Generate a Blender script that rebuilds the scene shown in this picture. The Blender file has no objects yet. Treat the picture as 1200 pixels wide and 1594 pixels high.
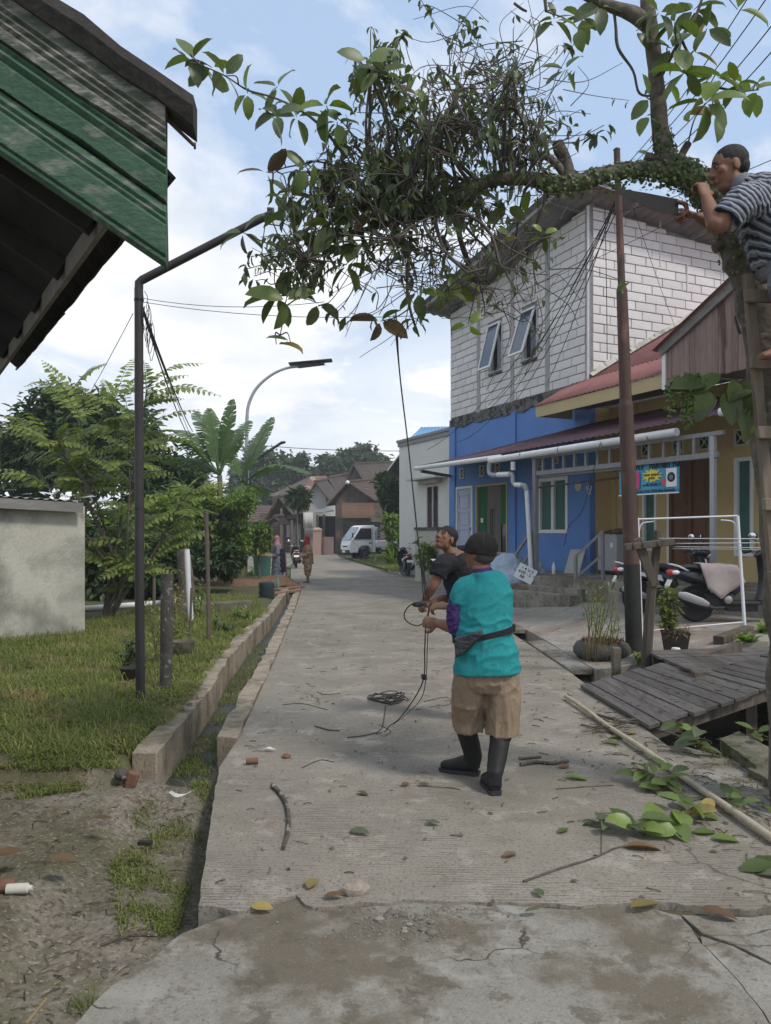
import bpy, bmesh, math, random
from mathutils import Vector, Matrix, noise, Euler
R = math.radians
random.seed(11)
sc = bpy.context.scene
col = sc.collection

# ---------------------------------------------------------------- camera, sky, sun, exposure
H = 1.62                      # eye height of the photographer
FPX, CX, HY = 1200.0, 600.0, 830.0   # focal length, centre column and horizon row, measured on the photograph
cd = bpy.data.cameras.new('camera'); cam = bpy.data.objects.new('camera', cd); col.objects.link(cam)
cd.sensor_fit = 'HORIZONTAL'; cd.sensor_width = 36; cd.lens = 36
cd.shift_y = 33 / 1200
cd.clip_start = 0.05; cd.clip_end = 3000
cam.location = (0, 0, H); cam.rotation_euler = (R(90), 0, 0)
sc.camera = cam

SUN = Vector((0.62, -0.52, 1.0)).normalized()      # towards the sun
w = bpy.data.worlds.new('World'); sc.world = w; w.use_nodes = True
nt = w.node_tree; N = nt.nodes; LK = nt.links
N.clear()
def nd(t, **k):
    n = N.new(t)
    for a, b in k.items(): setattr(n, a, b)
    return n
wo = nd('ShaderNodeOutputWorld'); bg = nd('ShaderNodeBackground'); bg.inputs['Strength'].default_value = 0.1
sky = nd('ShaderNodeTexSky'); sky.sky_type = 'NISHITA'; sky.sun_disc = False
sky.sun_elevation = math.asin(SUN.z); sky.sun_rotation = math.atan2(SUN.x, SUN.y)
sky.air_density = 1.0; sky.dust_density = 2.0; sky.ozone_density = 1.0
tc = nd('ShaderNodeTexCoord'); sep = nd('ShaderNodeSeparateXYZ'); LK.new(tc.outputs['Generated'], sep.inputs[0])
def mth(op, a, b=None, clamp=False):
    n = nd('ShaderNodeMath', operation=op); n.use_clamp = clamp
    for i, v in enumerate((a, b)):
        if v is None: continue
        if isinstance(v, (int, float)): n.inputs[i].default_value = v
        else: LK.new(v, n.inputs[i])
    return n.outputs[0]
zz = mth('ADD', mth('ABSOLUTE', sep.outputs['Z']), 0.30)
cmb = nd('ShaderNodeCombineXYZ')
LK.new(mth('DIVIDE', sep.outputs['X'], zz), cmb.inputs[0]); LK.new(mth('DIVIDE', sep.outputs['Y'], zz), cmb.inputs[1])
cmap = nd('ShaderNodeMapping'); cmap.inputs['Location'].default_value = (3.1, 1.7, 0.4); LK.new(cmb.outputs[0], cmap.inputs[0])
cn = nd('ShaderNodeTexNoise'); cn.inputs['Scale'].default_value = 1.5; cn.inputs['Detail'].default_value = 7; cn.inputs['Roughness'].default_value = 0.6; cn.inputs['Distortion'].default_value = 0.35
LK.new(cmap.outputs[0], cn.inputs['Vector'])
cr = nd('ShaderNodeValToRGB'); cr.color_ramp.elements[0].position = 0.41; cr.color_ramp.elements[1].position = 0.56
LK.new(cn.outputs['Fac'], cr.inputs[0])
cn2 = nd('ShaderNodeTexNoise'); cn2.inputs['Scale'].default_value = 2.7; cn2.inputs['Detail'].default_value = 6
LK.new(cmap.outputs[0], cn2.inputs['Vector'])
cc = nd('ShaderNodeMix', data_type='RGBA'); cc.inputs['A'].default_value = (6.6, 6.95, 7.5, 1); cc.inputs['B'].default_value = (8.9, 8.95, 9.0, 1)
cr2 = nd('ShaderNodeValToRGB'); cr2.color_ramp.elements[0].position = 0.36; cr2.color_ramp.elements[1].position = 0.62
LK.new(cn2.outputs['Fac'], cr2.inputs[0]); LK.new(cr2.outputs[0], cc.inputs['Factor'])
# the open sky between the clouds is a thin-veiled pale blue
veil = nd('ShaderNodeMix', data_type='RGBA'); veil.inputs['Factor'].default_value = 0.72; veil.inputs['B'].default_value = (4.5, 5.9, 8.1, 1)
LK.new(sky.outputs[0], veil.inputs['A'])
hz = nd('ShaderNodeMapRange'); hz.inputs['From Min'].default_value = 0.02; hz.inputs['From Max'].default_value = 0.42; hz.inputs['To Min'].default_value = 1.0; hz.inputs['To Max'].default_value = 0.0
LK.new(sep.outputs['Z'], hz.inputs['Value'])
fac = mth('MAXIMUM', cr.outputs[0], hz.outputs[0], True)
mx = nd('ShaderNodeMix', data_type='RGBA')
LK.new(fac, mx.inputs['Factor']); LK.new(veil.outputs['Result'], mx.inputs['A']); LK.new(cc.outputs['Result'], mx.inputs['B'])
LK.new(mx.outputs['Result'], bg.inputs['Color']); LK.new(bg.outputs[0], wo.inputs[0])

ld = bpy.data.lights.new('sun', 'SUN'); ld.energy = 1.9; ld.angle = R(9); ld.color = (1.0, 0.94, 0.86)
lo = bpy.data.objects.new('sun', ld); col.objects.link(lo); lo.rotation_euler = SUN.to_track_quat('Z', 'Y').to_euler(); lo.location = (8, -6, 30)
vs = sc.view_settings; vs.view_transform = 'Standard'; vs.look = 'None'; vs.gamma = 1; vs.exposure = 0.38; vs.use_curve_mapping = False
sc.cycles.max_bounces = 6; sc.cycles.diffuse_bounces = 3; sc.cycles.volume_bounces = 0
sc.cycles.use_denoising = True

# ---------------------------------------------------------------- measuring helpers
def P(px, py, Y): return Vector(((px - CX) / FPX * Y, Y, H + (HY - py) / FPX * Y))
def G(px, py, z=0.0): return P(px, py, (H - z) * FPX / (py - HY))
def V(*a): return Vector(a)

# ---------------------------------------------------------------- mesh builder
class MB:
    def __init__(s): s.v = []; s.f = []; s.m = []
    def add(s, vs, fs, m=0):
        o = len(s.v); s.v.extend([tuple(x) for x in vs]); s.f.extend([tuple(i + o for i in f) for f in fs]); s.m.extend([m] * len(fs)); return s
    def hexa(s, p, m=0):    # 8 points: bottom ring, top ring (ccw from above)
        return s.add(p, [(3, 2, 1, 0), (4, 5, 6, 7), (0, 1, 5, 4), (1, 2, 6, 5), (2, 3, 7, 6), (3, 0, 4, 7)], m)
    def box(s, c, d, rot=None, m=0):
        M = Matrix.Identity(3) if rot is None else (Matrix.Rotation(rot, 3, 'Z') if isinstance(rot, (int, float)) else rot)
        c = Vector(c); x, y, z = [k / 2 for k in d]
        return s.hexa([c + M @ Vector(q) for q in ((-x, -y, -z), (x, -y, -z), (x, y, -z), (-x, y, -z), (-x, -y, z), (x, -y, z), (x, y, z), (-x, y, z))], m)
    def fbox(s, fr, u0, u1, v0, v1, z0, z1, m=0):
        return s.hexa([fr(u0, v0, z0), fr(u1, v0, z0), fr(u1, v1, z0), fr(u0, v1, z0), fr(u0, v0, z1), fr(u1, v0, z1), fr(u1, v1, z1), fr(u0, v1, z1)], m)
    def beam(s, p, q, w, h, up=(0, 0, 1), m=0):   # rectangular bar
        p, q = Vector(p), Vector(q); t = (q - p).normalized(); a = t.cross(Vector(up))
        if a.length < 1e-4: a = t.cross(Vector((1, 0, 0)))
        a.normalize(); b = a.cross(t); a = a * w / 2; b = b * h / 2
        return s.hexa([p - a - b, q - a - b, q + a - b, p + a - b, p - a + b, q - a + b, q + a + b, p + a + b], m)
    def tube(s, pts, r, n=8, cap=True, m=0, flat=1.0, up=None):
        pts = [Vector(p) for p in pts]; k = len(pts)
        rs = list(r) if isinstance(r, (list, tuple)) else [r] * k
        t0 = (pts[1] - pts[0]).normalized()
        a = Vector(up) if up is not None else (Vector((0, 0, 1)) if abs(t0.z) < .9 else Vector((1, 0, 0)))
        vs = []
        for i in range(k):
            t = pts[min(i + 1, k - 1)] - pts[max(i - 1, 0)]
            if t.length < 1e-9: t = t0
            t.normalize(); a = a - t * a.dot(t)
            if a.length < 1e-5: a = t.orthogonal()
            a.normalize(); b = t.cross(a)
            rr = rs[i] if isinstance(rs[i], (list, tuple)) else (rs[i], rs[i] * flat)
            for j in range(n):
                g = 2 * math.pi * j / n
                vs.append(pts[i] + b * (rr[0] * math.cos(g)) + a * (rr[1] * math.sin(g)))
        fs = [(i * n + j, i * n + (j + 1) % n, (i + 1) * n + (j + 1) % n, (i + 1) * n + j) for i in range(k - 1) for j in range(n)]
        if cap: fs += [tuple(range(n - 1, -1, -1)), tuple((k - 1) * n + j for j in range(n))]
        return s.add(vs, fs, m)
    def ball(s, c, r, n=12, k=8, rot=None, m=0):
        c = Vector(c); r = (r, r, r) if isinstance(r, (int, float)) else r
        M = Matrix.Identity(3) if rot is None else rot
        vs = [c + M @ Vector((0, 0, -r[2]))]
        for i in range(1, k):
            g = math.pi * i / k - math.pi / 2
            for j in range(n):
                h = 2 * math.pi * j / n
                vs.append(c + M @ Vector((r[0] * math.cos(g) * math.cos(h), r[1] * math.cos(g) * math.sin(h), r[2] * math.sin(g))))
        vs.append(c + M @ Vector((0, 0, r[2])))
        fs = [(0, 1 + (j + 1) % n, 1 + j) for j in range(n)]
        for i in range(k - 2):
            for j in range(n):
                a = 1 + i * n; fs.append((a + j, a + (j + 1) % n, a + n + (j + 1) % n, a + n + j))
        a = 1 + (k - 2) * n; fs += [(a + j, a + (j + 1) % n, len(vs) - 1) for j in range(n)]
        return s.add(vs, fs, m)
    def lathe(s, c, prof, n=20, M=None, m=0):     # prof: (radius, height) from bottom to top
        c = Vector(c); M = M or Matrix.Identity(3); vs = []
        for r, z in prof:
            for j in range(n):
                g = 2 * math.pi * j / n; vs.append(c + M @ Vector((r * math.cos(g), r * math.sin(g), z)))
        k = len(prof)
        fs = [(i * n + j, i * n + (j + 1) % n, (i + 1) * n + (j + 1) % n, (i + 1) * n + j) for i in range(k - 1) for j in range(n)]
        fs += [tuple(range(n - 1, -1, -1)), tuple((k - 1) * n + j for j in range(n))]
        return s.add(vs, fs, m)
    def prism(s, poly, z0, z1, m=0):              # poly of (x, y) or (x, y, dz); ccw from above
        n = len(poly); dz = [p[2] if len(p) > 2 else 0 for p in poly]
        vs = [(p[0], p[1], z0) for p in poly] + [(p[0], p[1], z1 + d) for p, d in zip(poly, dz)]
        return s.add(vs, [tuple(range(n - 1, -1, -1)), tuple(range(n, 2 * n))] + [(i, (i + 1) % n, n + (i + 1) % n, n + i) for i in range(n)], m)
    def slab(s, pts, t, m=0):                     # planar polygon extruded by vector t
        pts = [Vector(p) for p in pts]; t = Vector(t); n = len(pts)
        return s.add(pts + [p + t for p in pts], [tuple(range(n - 1, -1, -1)), tuple(range(n, 2 * n))] + [(i, (i + 1) % n, n + (i + 1) % n, n + i) for i in range(n)], m)
    def leaf(s, p, d, nrm, L, W, curl=.25, fold=.25, m=0, n=3):
        # a folded, curled blade: n stations along the midrib and two edges
        p = Vector(p); d = Vector(d).normalized(); nrm = Vector(nrm); nrm = nrm - d * nrm.dot(d)
        if nrm.length < 1e-4: nrm = d.orthogonal()
        nrm.normalize(); sd = d.cross(nrm); vs = [p]
        for i in range(1, n + 1):
            t = i / (n + 1); wd = W / 2 * math.sin(math.pi * t ** .85) ** .8
            c = p + d * (L * t) - nrm * (curl * L * t * t); e = nrm * (fold * wd)
            vs += [c + sd * wd + e, c, c - sd * wd + e]
        vs.append(p + d * L * (1 - curl * .3) - nrm * (curl * L)); q = len(vs) - 1
        fs = [(0, 2, 1), (0, 3, 2)]
        for i in range(n - 1):
            a = 1 + 3 * i; fs += [(a, a + 1, a + 4, a + 3), (a + 1, a + 2, a + 5, a + 4)]
        a = 1 + 3 * (n - 1); fs += [(a, a + 1, q), (a + 1, a + 2, q)]
        return s.add(vs, fs, m)
    def mesh(s, name, mats, smooth=40, off=None):
        me = bpy.data.meshes.new(name)
        vs = s.v if off is None else [(x - off[0], y - off[1], z - off[2]) for x, y, z in s.v]
        me.from_pydata(vs, [], s.f)
        for k in (mats if isinstance(mats, (list, tuple)) else [mats]): me.materials.append(k)
        if any(s.m): me.polygons.foreach_set('material_index', s.m)
        if smooth:
            me.polygons.foreach_set('use_smooth', [True] * len(me.polygons))
            if smooth < 180: me.set_sharp_from_angle(angle=R(smooth))
        me.update(); return me
    def build(s, name, mats, parent=None, smooth=40, at=None, bevel=0, label=None, kind=None):
        # world-space vertices; the object's origin is AT, or the parent's place
        base = wloc(parent); org = Vector(at) if at is not None else base
        me = s.mesh(name, mats, smooth, org)
        o = bpy.data.objects.new(name, me); col.objects.link(o); o.parent = parent; o.location = org - base
        if bevel:
            b = o.modifiers.new('bevel', 'BEVEL'); b.width = bevel; b.segments = 2; b.limit_method = 'ANGLE'; b.angle_limit = R(50); b.harden_normals = False
        if label: o['label'] = label
        if kind: o['kind'] = kind
        return o
def wloc(o):
    v = Vector((0, 0, 0))
    while o is not None: v += o.location; o = o.parent
    return v
def tag(o, label=None, cat=None, group=None, kind=None):
    for k, v in (('label', label), ('category', cat), ('group', group), ('kind', kind)):
        if v: o[k] = v
    return o
def empty(name, loc, label=None, cat=None, group=None):
    o = bpy.data.objects.new(name, None); col.objects.link(o); o.location = loc; o.empty_display_size = .2
    return tag(o, label, cat, group)
def copy_tree(o, parent=None):
    c = o.copy(); col.objects.link(c)
    if parent is not None: c.parent = parent
    for ch in list(o.children): copy_tree(ch, c)
    return c
def inst(me, name, parent, M, label=None):      # an object sharing mesh data; M is relative to the parent
    o = bpy.data.objects.new(name, me); col.objects.link(o); o.parent = parent; o.matrix_local = M
    if label: o['label'] = label
    return o
SC2 = bpy.data.scenes.new('workbench')       # an empty scene in which single meshes are evaluated, removed at the end
def blob(mb, name, mats, parent=None, voxel=.008, it=4, fold=None, label=None, at=None):
    # one continuous skin over overlapping closed shells; FOLD(co, no) displaces it into creases
    base = wloc(parent); org = Vector(at) if at is not None else base
    me = mb.mesh('tmp', mats, 0, org); t = bpy.data.objects.new('tmp', me); SC2.collection.objects.link(t)
    r = t.modifiers.new('r', 'REMESH'); r.mode = 'VOXEL'; r.voxel_size = voxel
    if it: q = t.modifiers.new('s', 'SMOOTH'); q.iterations = it; q.factor = .5
    vl = SC2.view_layers[0]; vl.update(); dg = vl.depsgraph; m2 = bpy.data.meshes.new_from_object(t.evaluated_get(dg), depsgraph=dg)
    bpy.data.objects.remove(t); bpy.data.meshes.remove(me)
    m2.name = name; m2.materials.clear()
    for k in (mats if isinstance(mats, (list, tuple)) else [mats]): m2.materials.append(k)
    m2.polygons.foreach_set('use_smooth', [True] * len(m2.polygons))
    if fold:
        cn = [(v.co.copy(), v.normal.copy()) for v in m2.vertices]
        m2.vertices.foreach_set('co', [x for c, n in cn for x in c + n * fold(c, n)]); m2.update()
    o = bpy.data.objects.new(name, m2); col.objects.link(o); o.parent = parent; o.location = org - base
    if label: o['label'] = label
    return o
def smooth_path(pts, k=4):
    pts = [Vector(p) for p in pts]; out = []
    for i in range(len(pts) - 1):
        a, b = pts[i], pts[i + 1]; p = pts[i - 1] if i else a * 2 - b; q = pts[i + 2] if i + 2 < len(pts) else b * 2 - a
        for j in range(k):
            t = j / k
            out.append(.5 * ((2 * a) + (b - p) * t + (2 * p - 5 * a + 4 * b - q) * t * t + (3 * a - p - 3 * b + q) * t ** 3))
    return out + [pts[-1]]
def lerps(vals, k):      # radii for smooth_path
    out = []
    for i in range(len(vals) - 1): out += [vals[i] + (vals[i + 1] - vals[i]) * j / k for j in range(k)]
    return out + [vals[-1]]
def rnd(a, b): return random.uniform(a, b)
def fbm(v, s, o=3):
    v = Vector(v) * s; t = 0; a = 1
    for _ in range(o): t += noise.noise(v) * a; v = v * 2.1; a *= .5
    return t

# ---------------------------------------------------------------- materials
MATS = {}
def mat(name, c1, c2=None, sc_=3.0, rough=.8, bump=0.0, bsc=40.0, c3=None, sc3=1.2, th3=.55, w3=.08, metal=0.0, vary=0.0, island=0.0, stretch=(1, 1, 1), spec=.3, trans=0.0, bstretch=None, alpha=None, wave=None):
    m = bpy.data.materials.new(name); m.use_nodes = True; nt = m.node_tree; nn = nt.nodes; lk = nt.links
    b = nn['Principled BSDF']; out = nn['Material Output']
    b.inputs['Roughness'].default_value = rough; b.inputs['Metallic'].default_value = metal; b.inputs['Specular IOR Level'].default_value = spec
    def new(t): return nn.new(t)
    tc = new('ShaderNodeTexCoord'); mp = new('ShaderNodeMapping'); mp.inputs['Scale'].default_value = stretch; lk.new(tc.outputs['Object'], mp.inputs[0])
    def nz(s, det=6, vec=None, rg=.6):
        n = new('ShaderNodeTexNoise'); n.inputs['Scale'].default_value = s; n.inputs['Detail'].default_value = det; n.inputs['Roughness'].default_value = rg
        lk.new((vec or mp).outputs[0], n.inputs['Vector']); return n
    def mixc(f, a, bb):
        x = new('ShaderNodeMix'); x.data_type = 'RGBA'
        for k, v in (('Factor', f), ('A', a), ('B', bb)):
            if isinstance(v, (int, float)): x.inputs[k].default_value = v
            elif isinstance(v, tuple): x.inputs[k].default_value = v + (1,)
            else: lk.new(v, x.inputs[k])
        return x.outputs['Result']
    def ramp(o, a, bb):
        r = new('ShaderNodeMapRange'); r.inputs['From Min'].default_value = a; r.inputs['From Max'].default_value = bb; lk.new(o, r.inputs['Value']); return r.outputs[0]
    c = c1
    if c2: c = mixc(ramp(nz(sc_).outputs['Fac'], .3, .7), c1, c2)
    if wave:     # (axis, scale, width 0..1, colour, distortion): parallel stripes of another colour
        ax, ws, wd, wc, dis = wave
        wv = new('ShaderNodeTexWave'); wv.wave_type = 'BANDS'; wv.bands_direction = ax; wv.inputs['Scale'].default_value = ws; wv.inputs['Distortion'].default_value = dis
        wv.inputs['Detail'].default_value = 2; lk.new(tc.outputs['Object'], wv.inputs['Vector'])
        c = mixc(ramp(wv.outputs['Fac'], 1 - wd, 1 - wd + .15), c if not isinstance(c, tuple) else c, wc)
    if c3: c = mixc(ramp(nz(sc3, 8).outputs['Fac'], th3, th3 + w3), c, c3)
    if vary or island:
        hs = new('ShaderNodeHueSaturation')
        if isinstance(c, tuple): hs.inputs['Color'].default_value = c + (1,)
        else: lk.new(c, hs.inputs['Color'])
        acc = None
        if vary:
            oi = new('ShaderNodeObjectInfo'); r = new('ShaderNodeMapRange'); r.inputs['To Min'].default_value = 1 - vary; r.inputs['To Max'].default_value = 1 + vary
            lk.new(oi.outputs['Random'], r.inputs['Value']); acc = r.outputs[0]
        if island:
            ge = new('ShaderNodeNewGeometry'); r = new('ShaderNodeMapRange'); r.inputs['To Min'].default_value = 1 - island; r.inputs['To Max'].default_value = 1 + island
            lk.new(ge.outputs['Random Per Island'], r.inputs['Value'])
            if acc is None: acc = r.outputs[0]
            else:
                x = new('ShaderNodeMath'); x.operation = 'MULTIPLY'; lk.new(acc, x.inputs[0]); lk.new(r.outputs[0], x.inputs[1]); acc = x.outputs[0]
            r2 = new('ShaderNodeMapRange'); r2.inputs['To Min'].default_value = .5 - island * .045; r2.inputs['To Max'].default_value = .5 + island * .05
            fr = new('ShaderNodeMath'); fr.operation = 'FRACT'; mu = new('ShaderNodeMath'); mu.operation = 'MULTIPLY'; mu.inputs[1].default_value = 7.31
            lk.new(ge.outputs['Random Per Island'], mu.inputs[0]); lk.new(mu.outputs[0], fr.inputs[0]); lk.new(fr.outputs[0], r2.inputs['Value']); lk.new(r2.outputs[0], hs.inputs['Hue'])
        lk.new(acc, hs.inputs['Value']); c = hs.outputs['Color']
    if isinstance(c, tuple): b.inputs['Base Color'].default_value = c + (1,)
    else: lk.new(c, b.inputs['Base Color'])
    if bump:
        mp2 = mp
        if bstretch: mp2 = new('ShaderNodeMapping'); mp2.inputs['Scale'].default_value = bstretch; lk.new(tc.outputs['Object'], mp2.inputs[0])
        bp = new('ShaderNodeBump'); bp.inputs['Strength'].default_value = min(1, bump); bp.inputs['Distance'].default_value = .01 * max(1, bump)
        bz = nz(bsc, 5, mp2).outputs['Fac']; lk.new(bz, bp.inputs['Height'])
        sp = new('ShaderNodeMapRange'); a_ = min(.3, .22 * bump + .04); sp.inputs['From Min'].default_value = .3; sp.inputs['From Max'].default_value = .7; sp.inputs['To Min'].default_value = 1 - a_ * 1.3; sp.inputs['To Max'].default_value = 1 + a_; lk.new(bz, sp.inputs['Value'])
        h2 = new('ShaderNodeHueSaturation'); h2.inputs['Color'].default_value = c1 + (1,); ol = b.inputs['Base Color'].links
        if ol: lk.new(ol[0].from_socket, h2.inputs['Color'])
        lk.new(sp.outputs[0], h2.inputs['Value']); lk.new(h2.outputs['Color'], b.inputs['Base Color']); lk.new(bp.outputs[0], b.inputs['Normal'])
    if trans:
        tr = new('ShaderNodeBsdfTranslucent'); ms = new('ShaderNodeMixShader'); ms.inputs[0].default_value = trans
        if isinstance(c, tuple): tr.inputs['Color'].default_value = c + (1,)
        else:
            mu = new('ShaderNodeMix'); mu.data_type = 'RGBA'; mu.blend_type = 'MULTIPLY'; mu.inputs['Factor'].default_value = 1; lk.new(c, mu.inputs['A']); mu.inputs['B'].default_value = (1.5, 1.6, .7, 1); lk.new(mu.outputs['Result'], tr.inputs['Color'])
        lk.new(b.outputs[0], ms.inputs[1]); lk.new(tr.outputs[0], ms.inputs[2]); lk.new(ms.outputs[0], out.inputs['Surface'])
    MATS[name] = m; return m
M = MATS
mat('concrete', (.30, .28, .245), (.22, .205, .18), 2.2, .88, .5, 90, (.15, .135, .115), .8, .60, .14)
mat('old_concrete', (.27, .255, .22), (.2, .185, .155), 3.0, .9, .45, 85)
mat('wall_concrete', (.36, .30, .225), (.27, .225, .17), 2.5, .9, .6, 70, (.14, .115, .085), 3.0, .52, .14, stretch=(1, 1, .6))
mat('mossy_concrete', (.17, .155, .12), (.09, .085, .055), 5, .95, .9, 50, (.05, .06, .025), 3, .5, .1)
mat('mud', (.135, .105, .07), (.085, .068, .045), 2.2, .92, 1.0, 30, (.065, .07, .032), 1.1, .5, .12)
mat('soil_under_grass', (.085, .10, .03), (.055, .065, .022), 4, .95, .8, 40)
mat('ditch_mud', (.05, .05, .04), (.03, .034, .022), 6, .45, .8, 30)
mat('clay', (.22, .12, .07), (.15, .085, .055), 4, .95, .9, 25)
mat('grass', (.20, .225, .062), (.12, .15, .04), 1.2, .7, 0, 1, (.27, .225, .10), 2.0, .52, .14, island=.35, trans=.3)
mat('column', (.40, .395, .39), (.31, .305, .3), 5, .95, .8, 45)
mat('block', (.68, .665, .66), (.6, .585, .58), 3, .9, .35, 50, (.42, .4, .39), 1.7, .66, .12, vary=.06)
mat('mortar', (.25, .245, .24), (.17, .167, .163), 6, .95, .8, 45)
mat('beam_concrete', (.17, .165, .155), (.09, .086, .082), 5, .95, 1.0, 35, (.035, .035, .034), 4.5, .5, .06)
mat('blue_paint', (.11, .235, .53), (.09, .195, .46), 1.3, .7, .12, 30, (.12, .19, .34), 2.0, .62, .16)
mat('yellow_paint', (.54, .41, .19), (.47, .35, .165), 1.4, .75, .1, 30)
mat('cream_paint', (.46, .37, .2), (.4, .32, .17), 1.5, .6)
mat('white_paint', (.72, .72, .70), (.66, .66, .65), 3, .55, .08, 30)
mat('white_wall', (.66, .66, .62), (.58, .585, .55), 1.6, .85, .1, 30, (.4, .4, .37), 1.0, .64, .16, stretch=(1, 1, .4))
mat('plaster_dirty', (.50, .49, .42), (.40, .39, .33), 1.1, .9, .2, 25, (.17, .17, .15), 1.1, .56, .2)
mat('red_roof', (.27, .115, .105), (.21, .085, .08), 2, .65, .15, 20, (.15, .085, .08), 2.6, .56, .14)
mat('porch_roof', (.12, .06, .075), (.09, .045, .058), 2.4, .5, .1, 20, (.14, .1, .11), 2.2, .6, .14)
mat('grey_sheet', (.27, .27, .275), (.2, .2, .205), 2, .5, .1, 20, (.15, .145, .14), 1.5, .56, .14)
mat('blue_sheet', (.12, .28, .48), None, rough=.5)
mat('steel_paint', (.24, .24, .245), (.19, .19, .195), 8, .55, .1, 40)
mat('white_pipe', (.68, .69, .70), (.6, .6, .61), 5, .4, spec=.5)
mat('grey_pipe', (.35, .36, .38), (.28, .29, .3), 5, .45)
mat('dark_post', (.035, .033, .034), (.05, .046, .045), 8, .55, .15, 50, (.07, .063, .056), 6, .68, .1)
mat('rust', (.10, .055, .042), (.06, .042, .036), 4, .75, .35, 40, (.15, .085, .06), 5, .58, .1, stretch=(1, 1, .3))
mat('black_band', (.022, .021, .02), (.035, .033, .031), 5, .8, .3, 40)
mat('black', (.012, .012, .013), None, rough=.5)
mat('rubber', (.014, .014, .015), (.022, .021, .02), 6, .62, .15, 60)
mat('cable', (.012, .012, .014), None, rough=.6)
mat('rope', (.05, .048, .045), None, rough=.9)
mat('old_wood', (.13, .105, .082), (.075, .062, .05), 6, .9, .8, 20, (.05, .043, .036), 3, .58, .1, stretch=(1, 1, .12), vary=.15)
mat('deck_wood', (.115, .105, .098), (.075, .068, .063), 7, .85, .8, 26, (.05, .045, .04), 3, .6, .1, vary=.22, stretch=(1, .12, 1))
mat('clad_wood', (.26, .185, .165), (.2, .14, .125), 5, .9, .5, 24, (.1, .06, .055), 4, .58, .1, vary=.14, stretch=(1, 1, .15))
mat('barge_wood', (.24, .23, .21), (.16, .15, .14), 6, .9, .6, 24, stretch=(.2, .2, 1))
mat('ladder_wood', (.25, .2, .15), (.17, .135, .105), 7, .9, .8, 24, vary=.12, stretch=(1, 1, .15))
mat('door_wood', (.16, .075, .035), (.12, .055, .026), 6, .55, .2, 20, stretch=(1, 1, .15))
mat('green_paint', (.055, .115, .07), (.04, .088, .054), 6, .8, .6, 40, (.15, .17, .14), 13, .52, .14, stretch=(.8, .8, 1.6))
mat('green_worn', (.11, .125, .10), (.07, .085, .066), 9, .95, .9, 40, (.24, .23, .21), 22, .48, .12, stretch=(.5, .5, 1.4))
mat('roof_tile_old', (.04, .036, .032), (.026, .024, .022), 8, .95, .8, 30, (.07, .065, .055), 4, .6, .1, vary=.2)
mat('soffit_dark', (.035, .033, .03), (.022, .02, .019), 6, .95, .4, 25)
mat('batten', (.22, .20, .17), (.14, .125, .1), 6, .9)
mat('bark', (.17, .15, .12), (.085, .075, .06), 9, .95, 1.3, 26, (.24, .235, .205), 5, .6, .1)
mat('twig', (.065, .055, .05), (.13, .112, .095), 14, .9)
mat('pale_twig', (.19, .17, .14), (.11, .095, .08), 12, .9, .5, 40)
mat('dead_branch', (.14, .115, .09), (.06, .048, .038), 18, .95, 1.2, 40, (.3, .28, .24), 14, .56, .06)
LF = dict(spec=.45, trans=.28)
mat('leaf_green', (.10, .14, .038), (.068, .105, .03), 9, .42, island=.35, vary=.35, **LF)
mat('leaf_bright', (.15, .21, .045), (.11, .17, .04), 9, .42, island=.3, vary=.25, **LF)
mat('leaf_dark', (.115, .145, .075), (.075, .1, .058), 9, .5, island=.5, spec=.35, trans=.3)
mat('leaf_yellow', (.34, .27, .08), (.25, .19, .06), 9, .5, vary=.25, **LF)
mat('leaf_brown', (.165, .105, .052), (.10, .065, .038), 9, .7, vary=.3, trans=.15)
mat('fern_disc', (.125, .16, .06), (.08, .115, .042), 9, .5, island=.4, trans=.2)
mat('shrub_leaf', (.20, .245, .06), (.13, .165, .045), 1.6, .5, island=.35, trans=.35)
mat('tree_leaf', (.055, .095, .03), (.036, .066, .024), 1.4, .55, island=.4, trans=.2)
mat('far_leaf', (.075, .105, .055), (.05, .078, .042), .25, .7, island=.35, trans=.2)
mat('hedge_leaf', (.18, .26, .055), (.11, .17, .04), 1.6, .5, island=.4, trans=.3)
mat('banana', (.10, .165, .055), (.065, .12, .04), 5, .42, spec=.5, trans=.35, island=.2)
mat('banana_dry', (.2, .15, .08), (.13, .095, .05), 5, .9)
mat('banana_stem', (.16, .15, .06), (.1, .085, .04), 4, .7)
mat('dry_stem', (.24, .18, .095), (.15, .115, .06), 9, .9, island=.3)
mat('red_succulent', (.2, .06, .035), (.15, .075, .04), 9, .7, island=.3)
mat('skin', (.245, .13, .085), (.19, .095, .06), 12, .6, .25, 140, (.16, .075, .05), 22, .6, .1, spec=.3)
mat('skin_far', (.28, .155, .1), None, rough=.6)
mat('lips', (.17, .07, .055), None, rough=.5)
mat('hair', (.012, .011, .011), (.025, .022, .021), 60, .65, .6, 200)
mat('grey_hair', (.1, .095, .09), (.05, .047, .045), 60, .8, .6, 200)
mat('eye_white', (.30, .27, .25), None, rough=.35)
mat('teal_cloth', (.022, .275, .29), (.018, .225, .24), 4, .9, .5, 130)
mat('purple_cloth', (.062, .028, .135), (.05, .022, .115), 8, .85, .25, 160)
mat('khaki_cloth', (.30, .225, .155), (.24, .175, .12), 5, .95, .5, 130)
mat('bag_cloth', (.065, .068, .075), (.05, .052, .057), 12, .8, .3, 120)
mat('black_cloth', (.013, .013, .017), (.018, .018, .022), 8, .85, .2, 120)
mat('cap_cloth', (.02, .017, .017), (.026, .022, .021), 20, .9, .3, 150)
mat('grey_cloth', (.2, .2, .22), (.15, .15, .17), 8, .9)
mat('pink_cloth', (.40, .22, .25), (.35, .19, .22), 8, .9)
mat('red_cloth', (.33, .02, .035), (.27, .018, .03), 8, .9)
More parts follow.
